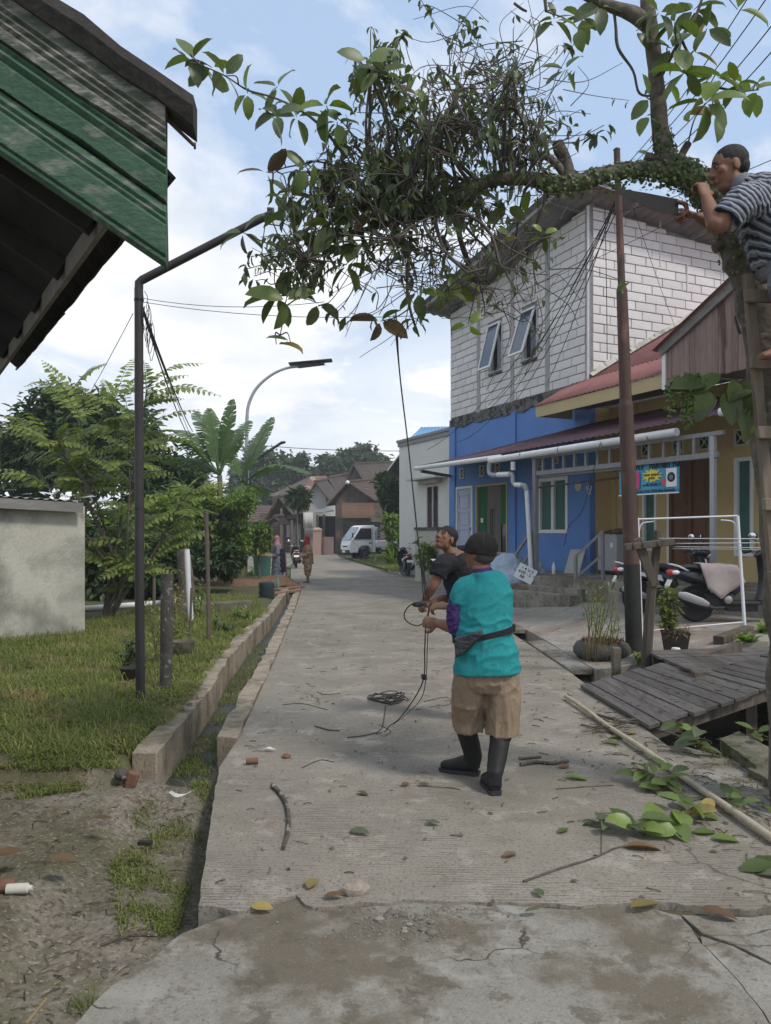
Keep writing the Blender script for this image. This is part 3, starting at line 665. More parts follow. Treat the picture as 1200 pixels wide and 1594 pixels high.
# ================================================================ HOUSES ON THE RIGHT
class Fr:        # a facade: u along it (to the far left), v out of it, z up
    def __init__(s, c, l): s.c = Vector(c).to_3d(); s.l = Vector(l).to_3d().normalized(); s.n = Vector((-s.l.y, s.l.x, 0))
    def __call__(s, u, v, z): return Vector((s.c.x + s.l.x * u + s.n.x * v, s.c.y + s.l.y * u + s.n.y * v, z))
    def uz(s, px, py, v=0.0):     # where the ray of a photo pixel meets the plane v
        q = s(0, v, 0); k = (px - CX) / FPX
        u = (k * q.y - q.x) / (s.l.x - k * s.l.y); Y = q.y + s.l.y * u
        return u, H + (HY - py) / FPX * Y
def wall_open(mb, fr, u0, u1, z0, z1, holes, v=0, t=.16, m=0):
    us = sorted({u0, u1, *[h[0] for h in holes], *[h[1] for h in holes]}); zs = sorted({z0, z1, *[h[2] for h in holes], *[h[3] for h in holes]})
    us = [a for a in us if u0 <= a <= u1]; zs = [a for a in zs if z0 <= a <= z1]
    hole = lambda a, b: any(h[0] < a < h[1] and h[2] < b < h[3] for h in holes)
    nu, nz = len(us) - 1, len(zs) - 1
    S = [[not hole((us[i] + us[i + 1]) / 2, (zs[j] + zs[j + 1]) / 2) for j in range(nz)] for i in range(nu)]
    ok = lambda i, j: 0 <= i < nu and 0 <= j < nz and S[i][j]
    for i in range(nu):
        for j in range(nz):
            if not S[i][j]: continue
            a, b, c, d = us[i], us[i + 1], zs[j], zs[j + 1]; F = lambda u, vv, z: tuple(fr(u, vv, z))
            mb.add([F(a, v, c), F(b, v, c), F(b, v, d), F(a, v, d)], [(0, 1, 2, 3)], m); mb.add([F(a, v - t, c), F(b, v - t, c), F(b, v - t, d), F(a, v - t, d)], [(3, 2, 1, 0)], m)
            for (k, l, p, q) in ((i - 1, j, (a, c), (a, d)), (i + 1, j, (b, c), (b, d)), (i, j - 1, (a, c), (b, c)), (i, j + 1, (a, d), (b, d))):
                if not ok(k, l): mb.add([F(p[0], v, p[1]), F(q[0], v, q[1]), F(q[0], v - t, q[1]), F(p[0], v - t, p[1])], [(0, 1, 2, 3)], m)
    return mb
def sheet(a0, a1, b0, b1, nw, amp, name, m, parent, label=None, k=6, th=.004, trap=False):
    # corrugated metal between edge a and edge b, NW waves across
    a0, a1, b0, b1 = [Vector(x) for x in (a0, a1, b0, b1)]; nr = (a1 - a0).cross(b0 - a0).normalized()
    if nr.z < 0: nr = -nr
    mb = MB(); n = nw * k; vs = []
    for i in range(n + 1):
        t = i / n; h = math.sin(2 * math.pi * i / k)
        if trap: h = max(-.7, min(.7, h * 1.6)) / .7
        for r in range(3):
            p = a0.lerp(a1, t).lerp(b0.lerp(b1, t), r / 2); vs.append(p + nr * (amp * h))
    mb.add(vs, [(3 * i + r, 3 * i + r + 1, 3 * i + 4 + r, 3 * i + 3 + r) for i in range(n) for r in range(2)])
    o = mb.build(name, m, parent, 60, label=label); s = o.modifiers.new('thick', 'SOLIDIFY'); s.thickness = th; return o
def text_mesh(s, size, m, ext=.0015, al='CENTER', squash=1.0):
    c = bpy.data.curves.new('letters', 'FONT'); c.body = s; c.size = size; c.extrude = ext; c.offset = size * .012; c.align_x = al; c.align_y = 'CENTER'; c.resolution_u = 3
    o = bpy.data.objects.new('letters', c); SC2.collection.objects.link(o); vl = SC2.view_layers[0]; vl.update(); dg = vl.depsgraph
    me = bpy.data.meshes.new_from_object(o.evaluated_get(dg), depsgraph=dg); bpy.data.objects.remove(o); me.materials.clear(); me.materials.append(M[m])
    if squash != 1: me.transform(Matrix.Diagonal((squash, 1, 1, 1)))
    return me
def face_matrix(p, right, up):      # local x -> right, y -> up, z -> towards the reader
    r = Vector(right).normalized(); u = Vector(up); u = (u - r * u.dot(r)).normalized(); n = r.cross(u); m = Matrix((r, u, n)).transposed().to_4x4(); m.translation = Vector(p); return m
def put_text(s, size, m, p, right, up, parent, name='lettering', squash=1.0):
    mt = face_matrix(Vector(p) - wloc(parent), right, up); return inst(text_mesh(s, size, m, squash=squash), name, parent, mt)
def vent(fr, u, z, parent, w=.2, h=.26, v=0.0):
    mb = MB(); f = .035
    for a in ((u - w / 2, u - w / 2 + f, z - h / 2, z + h / 2), (u + w / 2 - f, u + w / 2, z - h / 2, z + h / 2), (u - w / 2 + f, u + w / 2 - f, z - h / 2, z - h / 2 + f), (u - w / 2 + f, u + w / 2 - f, z + h / 2 - f, z + h / 2)): mb.fbox(fr, a[0], a[1], v + .002, v + .03, a[2], a[3])
    o = mb.build('vent_block', M['vent_white'], parent, 30)
    mb = MB(); mb.fbox(fr, u - w / 2 + f, u + w / 2 - f, v + .0025, v + .005, z - h / 2 + f, z + h / 2 - f); mb.build('vent_shade', M['inside_shade'], o, 0)  # flat dark plate paints the shade behind the vent lattice
    mb = MB()
    for s in (-1, 1): mb.beam(fr(u - s * (w / 2 - f), v + .015, z - h / 2 + f), fr(u + s * (w / 2 - f), v + .015 + s * .003, z + h / 2 - f), .018, .014, fr.n)
    mb.ball(fr(u, v + .018, z), .028, 8, 6); mb.build('vent_lattice', M['vent_white'], o, 30)
    return o
def window_frame(fr, u0, u1, z0, z1, parent, fm, gm, v=0, fw=.06, mull=(), label=None, depth=.06, inset=.05):
    mb = MB(); u0, u1 = min(u0, u1), max(u0, u1)
    mb.fbox(fr, u0, u0 + fw, v - depth, v + .02, z0, z1); mb.fbox(fr, u1 - fw, u1, v - depth, v + .02, z0, z1)
    mb.fbox(fr, u0 + fw, u1 - fw, v - depth, v + .02, z0, z0 + fw); mb.fbox(fr, u0 + fw, u1 - fw, v - depth, v + .02, z1 - fw, z1)
    for q in mull: mb.fbox(fr, q - fw * .6, q + fw * .6, v - depth, v + .017, z0 + fw, z1 - fw)
    o = mb.build('window', M[fm], parent, 30, bevel=.004, label=label)
    ed = [u0 + fw] + [e for q in mull for e in (q - fw * .6, q + fw * .6)] + [u1 - fw]
    for a, b in zip(ed[::2], ed[1::2]):
        mb = MB(); mb.fbox(fr, a, b, v - inset - .01, v - inset, z0 + fw, z1 - fw); mb.build('pane', M[gm], o, 0)
    return o

BF = Fr((4.5, 17), (-.4067, .9135))          # facade of the blue house; u = 0 at its near corner
RF = Fr((4.5, 17), (.9135, .4067)); RF.n = Vector((.4067, -.9135, 0))    # its right-hand side wall, v outwards
ULEN = 6.35
house = empty('block_house', BF(ULEN / 2, 0, 0), 'two storey house with bare white block upper floor over a blue painted ground floor', 'house')
FLZ = .74; Z1 = 4.72; Z2 = 4.98
def top_f(u): return 8.9 - .125 * u - .02
def top_r(u): return 8.9 - .10 * u - .02
# openings
def rect(fr, x0, y0, x1, y1, v=0):       # pixel corners: left-top, right-bottom -> u0,u1,z0,z1
    ua, za = fr.uz(x0, (y0 + y1) / 2, v); ub, zb = fr.uz(x1, (y0 + y1) / 2, v); um = (x0 + x1) / 2
    _, zt = fr.uz(um, y0, v); _, zl = fr.uz(um, y1, v)
    return min(ua, ub), max(ua, ub), zl, zt
W1 = rect(BF, 762, 504, 781, 579); W2 = rect(BF, 813, 482, 835.5, 559)
DOOR = rect(BF, 710, 757, 736, 868); DOOR = (DOOR[0], DOOR[1], FLZ, DOOR[3]); BIGW = rect(BF, 741, 753, 790, 862); SIDEW = rect(BF, 838, 743, 884, 830)
mb = MB(); wall_open(mb, BF, 0, ULEN, FLZ - .5, Z1, [DOOR, BIGW, SIDEW]); lower = mb.build('lower_wall', M['blue_paint'], house, 30)
mb = MB(); mb.fbox(RF, .161, 7, -.16, 0, .2, 4.4); mb.build('side_wall', M['yellow_paint'], house, 30)
mb = MB()
for x, w_, d in ((700.5, .34, .05), (800.5, .2, .045)):
    u, _ = BF.uz(x + (5 if x < 750 else 0), 740); mb = MB(); mb.fbox(BF, u - w_ / 2, u + w_ / 2, .002, d, FLZ - .4, Z1 - .003); mb.build('pilaster', M['blue_paint'], house, 30, bevel=.006)
mb = MB(); n = 40
for i in range(n):      # the rough ring beam between the floors, uneven top and bottom
    a, b = ULEN * i / n, ULEN * (i + 1) / n; f = lambda u, k: fbm((u, k, 2), 2.2, 3) * .07
    mb.hexa([BF(a, -.14, Z1), BF(b, -.14, Z1), BF(b, .035, Z1 + f(b, 0) - .03), BF(a, .035, Z1 + f(a, 0) - .03), BF(a, -.14, Z2), BF(b, -.14, Z2), BF(b, .03, Z2 + f(b, 5)), BF(a, .03, Z2 + f(a, 5))])
mb.build('ring_beam', M['beam_concrete'], house, 30)
# mortar cores
mb = MB(); Wh = [W1, W2]
wall_open(mb, BF, 0, ULEN, Z2 - .05, 8.0, Wh, v=-.018, t=.13)
mb.hexa([BF(0, -.148, 8), BF(ULEN, -.148, 8), BF(ULEN, -.0181, 8), BF(0, -.0181, 8), BF(0, -.148, top_f(0)), BF(ULEN, -.148, top_f(ULEN)), BF(ULEN, -.0181, top_f(ULEN)), BF(0, -.0181, top_f(0))])
front = mb.build('upper_wall', M['mortar'], house, 30)
mb = MB(); mb.hexa([RF(.01, -.15, 4.4), RF(7, -.15, 4.4), RF(7, -.018, 4.4), RF(.01, -.018, 4.4), RF(.01, -.15, top_r(0)), RF(7, -.15, top_r(7)), RF(7, -.018, top_r(7)), RF(.01, -.018, top_r(0))])
mb.hexa([BF(ULEN, -.15, .2), BF(ULEN, -6, .2), BF(ULEN - .15, -6, .2), BF(ULEN - .15, -.161, .2), BF(ULEN, -.15, 8), BF(ULEN, -6, 7.4), BF(ULEN - .15, -6, 7.4), BF(ULEN - .15, -.161, 8)])
side = mb.build('upper_side_wall', M['mortar'], house, 30)
# columns
COLS = [BF.uz(x, 560)[0] for x in (745, 797.5, 852)] + [.06]
for u in COLS:
    mb = MB()
    for k in range(12):
        za, zb = Z2 - .02 + k * (top_f(u) - Z2) / 12, Z2 - .02 + (k + 1) * (top_f(u) - Z2) / 12; e = rnd(-.012, .012); e2 = rnd(-.012, .012)
        mb.fbox(BF, max(0, u - .075 + e), u + .075 + e2, -.017, .006 + rnd(-.002, .003), za, zb)
    mb.build('concrete_column', M['column'], front, 30)
def block_mesh(w_, h_):
    b = .006; x, z = w_ / 2, h_ / 2; mb = MB()
    mb.add([(-x, 0, -z), (x, 0, -z), (x, 0, z), (-x, 0, z), (-x, .03, -z), (x, .03, -z), (x, .03, z), (-x, .03, z), (-x + b, .036, -z + b), (x - b, .036, -z + b), (x - b, .036, z - b), (-x + b, .036, z - b)],
           [(8, 9, 10, 11), (4, 5, 9, 8), (5, 6, 10, 9), (6, 7, 11, 10), (7, 4, 8, 11), (0, 1, 5, 4), (1, 2, 6, 5), (2, 3, 7, 6), (3, 0, 4, 7)])
    return mb.mesh('block', M['block'], 0)
FULL = block_mesh(.585, .189); BCACHE = {}
n_blocks = 0
def lay_blocks(fr, parent, spans, z0, top, holes, umax_vis=99):
    global n_blocks
    row = 0; z = z0
    while z < 8.95:
        for (a, b) in spans:
            u = a - (.3 if row % 2 else .0) - (.12 if (row // 2) % 2 else 0) + rnd(-.015, .015)
            while u < b:
                lo, hi = max(a, u), min(b, u + .6); u += .604
                segs = [(lo, hi)]
                for h in holes:
                    if z + .2 > h[2] and z < h[3]: segs = [s for (p, q) in segs for s in ((p, min(q, h[0] - .02)), (max(p, h[1] + .02), q)) if s[1] - s[0] > .05]
                for (p, q) in segs:
                    zt = min(z + .2, top((p + q) / 2) - .02)
                    if q - p < .05 or zt - z < .06: continue
                    w_, h_ = q - p - .015, zt - z - .011
                    k = (round(w_, 2), round(h_, 2)); me = FULL if k == (.58, .19) else BCACHE.get(k) or BCACHE.setdefault(k, block_mesh(w_, h_))
                    r = fr.l; nn = fr.n; mt = Matrix((r, nn, Vector((0, 0, 1)))).transposed().to_4x4(); pos = fr((p + q) / 2, -.03 + rnd(-.003, .004), (z + zt) / 2)
                    mt = mt @ Matrix.Rotation(rnd(-.006, .006), 4, 'Y'); mt.translation = pos - wloc(parent)
                    inst(me, 'block', parent, mt); n_blocks += 1
        z += .208; row += 1
e = sorted(COLS); spans = [(e[0] + .085, e[1] - .085), (e[1] + .085, e[2] - .085), (e[2] + .085, e[3] - .085), (e[3] + .085, ULEN - .01)]
lay_blocks(BF, front, spans, Z2 + .02, top_f, Wh)
lay_blocks(RF, side, [(.09, 4.62)], 5.02, top_r, [])
# sashes, hung at the top and propped open
def sash(Wd, out):
    u0, u1, z0, z1 = Wd; h = z1 - z0; fw = .055
    o = window_frame(BF, u0, u1, z0, z1, house, 'white_paint', 'glass_dark', v=-.02, fw=.045, depth=.08, inset=.09)
    hinge = BF(0, .03, z1); a = math.asin(out / h)
    def Q(u, d, k): return BF(u, .03 + d * math.sin(a) + k * math.cos(a), z1 - d * math.cos(a) + k * math.sin(a))
    def bx(mb, ua, ub, da, db, k0, k1): mb.hexa([Q(ua, db, k0), Q(ub, db, k0), Q(ub, db, k1), Q(ua, db, k1), Q(ua, da, k0), Q(ub, da, k0), Q(ub, da, k1), Q(ua, da, k1)])
    mb = MB(); bx(mb, u0, u0 + fw, 0, h, 0, .04); bx(mb, u1 - fw, u1, 0, h, 0, .04); bx(mb, u0 + fw, u1 - fw, 0, fw, 0, .04); bx(mb, u0 + fw, u1 - fw, h - fw, h, 0, .04)
    s = mb.build('sash', M['white_paint'], house, 30, label='white top hung window sash propped open')
    mb = MB(); bx(mb, u0 + fw, u1 - fw, fw, h - fw, .015, .022); mb.build('pane', M['glass_blue'], s, 0)
sash(W1, .32); sash(W2, .38)
mb = MB()
for W_ in Wh: mb.fbox(BF, W_[0] - .03, W_[1] + .03, -.02, .04, W_[2] - .05, W_[2] - .004)
mb.build('window_sill', M['mortar'], house, 30)
for x, y in ((819, 466), (829, 461), (767, 487)):
    u, z = BF.uz(x, y); vent(BF, u, z, house, .22, .16, .006)
mb = MB(); q = BF(.035, .012, 0); mb.tube([q + V(0, 0, 4.9), q + V(0, 0, 8.85)], .028, 8); mb.build('conduit', M['white_pipe'], house, 60)
mb = MB()     # electrical conduits chased into the side wall
for x, ya, yb in ((1027, 336, 415), (1069, 412, 455), (1122, 418, 466)):
    u, za = RF.uz(x, ya); _, zb = RF.uz(x, yb); mb.tube([RF(u, .012, zb), RF(u, .012, za)], .02, 6)
mb.build('wall_conduit', M['white_pipe'], side, 60)
# roof: one shallow lean, corrugated grey sheets on purlins, wide eaves
def roof_z(u, t): return 8.93 - .125 * u - .10 * t
def RP(u, t, dz=0): p = BF(u, 0, 0) + RF.l * t; return Vector((p.x, p.y, roof_z(u, t) + dz))
sheet(RP(-.62, -.95, .09), RP(-.62, 6.5, .09), RP(6.9, -.95, .09), RP(6.9, 6.5, .09), 30, .018, 'roof', M['grey_sheet'], house, trap=True)
mb = MB()
for k in range(8): mb.beam(RP(-.55 + k * 1.02, -.9, .03), RP(-.55 + k * 1.02, 6.3, .03), .04, .07)
mb.build('purlin', M['steel_paint'], house, 30)
mb = MB()
for t in (-.86, .9, 3): mb.beam(RP(-.5, t, -.05), RP(6.8, t, -.05), .05, .08)
mb.build('rafter', M['steel_paint'], house, 30)
# ground floor fittings
u0, u1, z0, z1 = DOOR
d = window_frame(BF, u0, u1, z0, z1 + .0, house, 'white_paint', 'door_pale', v=0, fw=.07, inset=.03, label='pale grey blue panel door in a white frame'); d.name = 'front_door'
mb = MB(); uc = (u0 + u1) / 2 + .06; hw = (u1 - u0) / 2 - .19
for k in range(4):
    za = z0 + .16 + k * (z1 - z0 - .3) / 4; zb = za + (z1 - z0 - .3) / 4 - .1
    for (a, b, c, dd) in ((uc - hw, uc + hw, za, za + .03), (uc - hw, uc + hw, zb - .03, zb), (uc - hw, uc - hw + .03, za + .03, zb - .03), (uc + hw - .03, uc + hw, za + .03, zb - .03)): mb.fbox(BF, a, b, -.029, -.012, c, dd)
mb.build('door_panel', M['door_pale'], d, 30)
mb = MB(); mb.beam(BF(u0 + .14, -.02, z0 + 1.0), BF(u0 + .14, .03, z0 + 1.0), .03, .09); mb.build('door_handle', M['metal'], d, 30)
u0, u1, z0, z1 = BIGW
bw = window_frame(BF, u0, u1, z0, z1, house, 'cream_paint', 'glass_dark', fw=.05, inset=.12, label='tall glass shopfront hung with green and grey curtains')
for i, (a, b, m) in enumerate(((0, .28, 'curtain_green'), (.28, .72, 'curtain_grey'), (.72, 1, 'curtain_green'))):
    mb = MB(); n = 16; ua, ub = u1 - .05 - (u1 - u0 - .1) * a, u1 - .05 - (u1 - u0 - .1) * b; zb = z0 + .05 if i < 2 else z0 + (z1 - z0) * .42; vs = []
    for k in range(n + 1):
        u = ua + (ub - ua) * k / n; v = -.085 + .014 * math.sin(k * 1.9); vs += [BF(u, v, zb), BF(u, v, z1 - .05)]
    mb.add(vs, [(2 * k, 2 * k + 1, 2 * k + 3, 2 * k + 2) for k in range(n)]); mb.build('curtain', M[m], bw, 180)
u, z = BF.uz(747, 810); mb = MB(); mb.fbox(BF, u - .06, u + .06, -.07, -.06, z - .06, z + .06); mb.build('notice', M['paper'], bw, 0)
mb = MB(); um = (u0 + u1) / 2
for s in (-.03, .05): mb.tube([BF(um + s, -.05, z0 + .5), BF(um + s, -.01, z0 + .55), BF(um + s, -.01, z0 + 1.15), BF(um + s, -.05, z0 + 1.2)], .012, 6)
mb.build('pull_handle', M['plastic_dark'], bw, 60)
u0, u1, z0, z1 = SIDEW
window_frame(BF, u0, u1, z0, z1, house, 'white_paint', 'curtain_teal', fw=.085, mull=((u0 + u1) / 2,), inset=.05, label='white double casement with green curtain behind')
for x, y in ((719.5, 737), (750.5, 733), (775, 729)):
    u, z = BF.uz(x, y); vent(BF, u, z, house, .24, .30)
for x, y in ((842, 716), (866, 711)):
    u, z = BF.uz(x, y); vent(BF, u, z, house, .2, .34)
for s, y in (('NO', 760), ('53', 767)):
    u, z = BF.uz(917, y); put_text(s, .13, 'white_paint', BF(u, .006, z), -BF.l, (0, 0, 1), house)
u, z = BF.uz(901, 757); mb = MB(); mb.lathe(BF(u, .002, z), [(.11, 0), (.12, .02), (.09, .04)], 14, Matrix((BF.l, Vector((0, 0, 1)), BF.n)).transposed()); mb.build('wall_patch', M['plaster_dirty'], house, 60)

# --- porch: terrace, steps, posts, truss, gutter and the purple sheet roof shared with the neighbour
A = V(3.17, 16.3, 0); B = V(5.27, 12.4, 0); PD = (B - A).normalized(); PN = Vector((PD.y, -PD.x, 0))
if PN.x > 0: PN = -PN
GZ = 3.28
def onA(t, o=0, z=0): return A + PD * t + PN * o + V(0, 0, z)
terr = empty('terrace', (4.2, 15.6, .3), 'raised concrete terrace with two steps in front of the blue and yellow houses', 'terrace')
mb = MB(); q = [BF(2.1, 0, 0), BF(2.1, 1.35, 0), onA(-.1, .25), onA(4.6, .25), onA(5.6, .2), BF(-6.5, -.9, 0), BF(0, -.9, 0), BF(0, -.165, 0), BF(.001, 0, 0)]
mb.prism([(p.x, p.y) for p in q], .1, FLZ - .004); mb.build('floor_slab', M['old_concrete'], terr, 30, bevel=.012)
mb = MB()
for a, b, o0, o1, zt in ((-.35, 1.75, .251, .42, .56), (-.4, 1.8, .421, .66, .45)): mb.prism([tuple(onA(t, o)[:2]) for t, o in ((a, o0), (a, o1), (b, o1), (b, o0))], .05, zt)
mb.build('step', M['old_concrete'], terr, 30, bevel=.012)
porch = empty('porch_roof', A, 'long purple corrugated porch roof with white pipe gutter along the blue and yellow fronts', 'porch')
mb = MB()
for p in (A, B): mb.beam(p + V(0, 0, FLZ), p + V(0, 0, GZ - .1), .1, .1)
for p in mb.v[:0]: pass
mb2 = MB(); mb2.beam(A + V(0, 0, FLZ), A + V(0, 0, GZ - .1), .10, .10, up=PD); mb2.build('post', M['steel_paint'], porch, 30, bevel=.006)
mb2 = MB(); mb2.beam(B + V(0, 0, FLZ), B + V(0, 0, GZ - .1), .08, .08, up=PD); mb2.build('post', M['washer_grey'], porch, 30, bevel=.006)
tr = MB(); tl = (B - A).length
tr.beam(onA(-.1, 0, GZ - .06), onA(tl + .2, 0, GZ - .06), .06, .07); tr.beam(onA(-.05, 0, GZ - .40), onA(tl + .1, 0, GZ - .40), .06, .09); tr.beam(onA(.1, -.05, GZ - .47), onA(tl * .62, -.05, GZ - .47), .04, .04)
tr.build('truss_chord', M['steel_paint'], porch, 30)
for k in range(14):
    t = .25 + k * (tl - .3) / 13; mb2 = MB(); mb2.beam(onA(t, 0, GZ - .36), onA(t, 0, GZ - .095), .045, .045, up=PD); mb2.build('truss_bar', M['steel_paint'], porch, 30)
FL = V(.86, 20.6, 3.42)
e0, e1 = onA(-.3, .12, GZ + .10), onA(tl + .55, .12, GZ + .22)
T0 = BF(ULEN, .02, 3.78); T1 = BF(-3.4, -.62, 4.2); TC = BF(0, .02, 4.02)
# left half and right half of the sheet meet over the corner of the blue house
mid = onA(-1.7, .12, GZ + .10)
sheet(T0, TC, FL, mid, 34, .012, 'roof_sheet', M['porch_roof'], porch)
sheet(TC - BF.l * .004, T1, mid + PD * .004, e1, 40, .012, 'roof_sheet', M['porch_roof'], porch)
gu = MB(); gu.tube([FL + V(-.05, -.02, -.07), onA(-1.0, .16, GZ + .03)], .06, 10); gu.build('gutter_pipe', M['white_pipe'], porch, 60)
gu = MB(); gu.tube([onA(-1.35, .2, GZ - .02), onA(tl - .55, .2, GZ + .02)], .07, 12); gu.build('gutter_pipe', M['white_pipe'], porch, 60)
gu = MB()
for t in (-.2, 1.0, 2.2, 3.3): gu.lathe(onA(t, .2, GZ + .0), [(.073, -.012), (.073, .012)], 12, PD.to_track_quat('Z', 'Y').to_matrix())
gu.build('pipe_strap', M['steel_paint'], porch, 60)
gu = MB(); gu.tube(smooth_path([onA(-1.3, .2, GZ - .03), onA(-1.36, .2, GZ - .12), onA(-1.36, .2, GZ - .3), onA(-1.2, .2, GZ - .36), onA(-.9, .2, GZ - .36)], 3), .055, 8); gu.build('pipe_elbow', M['grey_pipe'], porch, 60)
gu = MB(); gu.tube([onA(-1.05, .2, GZ - .36), onA(-.62, .2, GZ - .38)], .06, 8); gu.tube([onA(-.5, .2, GZ - .12), onA(-.5, .2, GZ - .3)], .055, 8); gu.tube([onA(-.42, .2, GZ - .62), onA(-.2, .2, GZ - .64)], .055, 8); gu.build('pipe_length', M['white_pipe'], porch, 60)
gu = MB(); gu.tube(smooth_path([onA(-.62, .2, GZ - .38), onA(-.52, .2, GZ - .4), onA(-.5, .2, GZ - .56), onA(-.42, .2, GZ - .62)], 3), .05, 8); gu.tube(smooth_path([onA(-.2, .2, GZ - .64), onA(-.1, .2, GZ - .66), onA(-.07, .18, GZ - .76)], 3), .055, 8); gu.build('pipe_elbow', M['grey_pipe'], porch, 60)
gu = MB(); gu.tube([onA(-.07, .18, GZ - .74), onA(.0, .1, .62)], .046, 10); gu.build('downpipe', M['white_pipe'], porch, 60)
gu = MB(); gu.beam(BF(ULEN - .1, .05, 3.3), FL + V(.1, .25, -.12), .06, .08); gu.build('eave_bracket', M['steel_paint'], porch, 30)
gu = MB(); gu.tube([onA(-.25, -.1, 2.58), onA(2.2, -.35, 2.68)], .022, 6); gu.build('hanging_bar', M['rust'], porch, 60)
# handrails
def rail(name, t, label):
    p, q = t; r = empty(name, q, label, 'handrail', 'handrails of the terrace steps'); mb = MB()
    mb.beam(q + V(0, 0, .2), q + V(0, 0, 1.19), .055, .055, up=PD); mb.build('rail_post', M['steel_paint'], r, 30); mb = MB(); mb.beam(p + V(0, 0, FLZ - .02), p + V(0, 0, 1.62), .055, .055, up=PD); mb.build('rail_post', M['steel_paint'], r, 30)
    mb = MB(); mb.beam(q + V(0, 0, 1.17), p + V(0, 0, 1.66), .05, .05); mb.beam(q + V(0, 0, .75), p + V(0, 0, 1.22), .04, .04); mb.build('rail_bar', M['steel_paint'], r, 30)
rail('handrail', (onA(-.08, .05), V(2.84, 16.75, 0)), 'grey steel handrail by the covered heap, left of the terrace steps')
rail('handrail', (V(4.2, 14.9, 0), V(3.7, 15.0, 0)), 'grey steel handrail by the washing machine, right of the terrace steps')

# --- the yellow neighbour
YF = Fr(BF(0, -.62, 0), BF.l)
yh = empty('yellow_house', YF(-3, 0, 0), 'yellow house with dark red roof and weathered wooden gable behind the parked scooters', 'house')
YD = rect(YF, 1042, 722, 1107, 873); YD = (YD[0], YD[1], FLZ, YD[3] + .1); YW1 = rect(YF, 1000, 740, 1022, 858); YW1 = (YW1[0], YW1[1], 1.25, 2.95); YW2 = rect(YF, 1143, 715, 1173, 858); YW2 = (YW2[0], YW2[1], 1.2, 3.0)
mb = MB(); wall_open(mb, YF, -9, -.0, FLZ - .5, 4.42, [YD, YW1, YW2]); mb.build('wall', M['yellow_paint'], yh, 30)
for a, b in ((0, -.16), (-.62, -.82)):
    mb = MB(); mb.fbox(YF, b, a, .002, .05, FLZ, 4.4); mb.build('pilaster', M['yellow_paint'], yh, 30, bevel=.006)
u0, u1, z0, z1 = YD
dd = window_frame(YF, u0, u1, z0, z1, yh, 'door_wood', 'door_wood', fw=.07, mull=((u0 + u1) / 2,), inset=.03, label='brown carved wooden double door'); dd.name = 'double_door'
mb = MB()
for (a, b) in ((u0 + .1, (u0 + u1) / 2 - .1), ((u0 + u1) / 2 + .1, u1 - .1)):
    for k in range(3):
        za = z0 + .12 + k * .66; zb = za + .56; c = a + (b - a) * .0
        for e in (0, .05): mb.fbox(YF, a + e, b - e, -.029, -.018 + e * .2, za + e, zb - e)
mb.build('door_panel', M['door_wood'], dd, 30)
window_frame(YF, *YW1, yh, 'white_paint', 'curtain_teal', fw=.06, inset=.05); window_frame(YF, *YW2, yh, 'white_paint', 'curtain_teal', fw=.07, inset=.05)
mb = MB(); mb.fbox(YF, YD[0] - .06, YD[0] - .002, -.1, .02, FLZ, YD[3] + .05); mb.fbox(YF, YD[1] + .002, YD[1] + .06, -.1, .02, FLZ, YD[3] + .05); mb.build('door_trim', M['white_paint'], yh, 30)
for x, y in ((1007, 699), (1056, 694), (1097, 688), (1154, 681)):
    u, z = YF.uz(x, y); vent(YF, u, z, yh, .30, .32)
mb = MB(); mb.hexa([BF(.55, 1.0, 4.34), BF(-8, 1.0, 4.34), BF(-8, -.62, 4.34), BF(0, .04, 4.34), BF(.55, 1.0, 4.37), BF(-8, 1.0, 4.37), BF(-8, -.62, 4.37), BF(0, .04, 4.37)]); mb.build('soffit', M['steel_paint'], yh, 30)
mb = MB(); mb.fbox(BF, -3.42, .56, 1.0, 1.03, 4.18, 4.42); mb.fbox(BF, .53, .56, .05, .998, 4.2, 4.42); mb.build('fascia', M['cream_paint'], yh, 30)
sheet(BF(0, -.02, 5.03), BF(-8, -.02, 5.03), BF(0, -4.4, 7.5), BF(-8, -4.4, 7.5), 60, .012, 'roof_sheet', M['red_roof'], yh)
sheet(BF(.6, 1.06, 4.43), BF(-8, 1.06, 4.43), BF(.6, .0, 5.02), BF(-8, .0, 5.02), 64, .012, 'roof_sheet', M['red_roof'], yh)
mb = MB()        # cement fillet where the roof meets the block wall
for i in range(30):
    t0, t1 = i * .14, (i + 1) * .14; za = 5.03 + t0 * .565 + .03; a = RF(t0, 0, za); b = RF(t1, 0, 5.03 + t1 * .565 + .03); h = .10 + .12 * abs(fbm((t0, 0, 0), 3, 3)); o = RF.n * (.07 + .05 * random.random())
    mb.add([a - RF.n * .02 + V(0, 0, h), b - RF.n * .02 + V(0, 0, h * rnd(.7, 1.3)), b + o + V(0, 0, .01), a + o + V(0, 0, .01)], [(0, 1, 2, 3)])
mb.build('cement_fillet', M['plaster_dirty'], yh, 60)
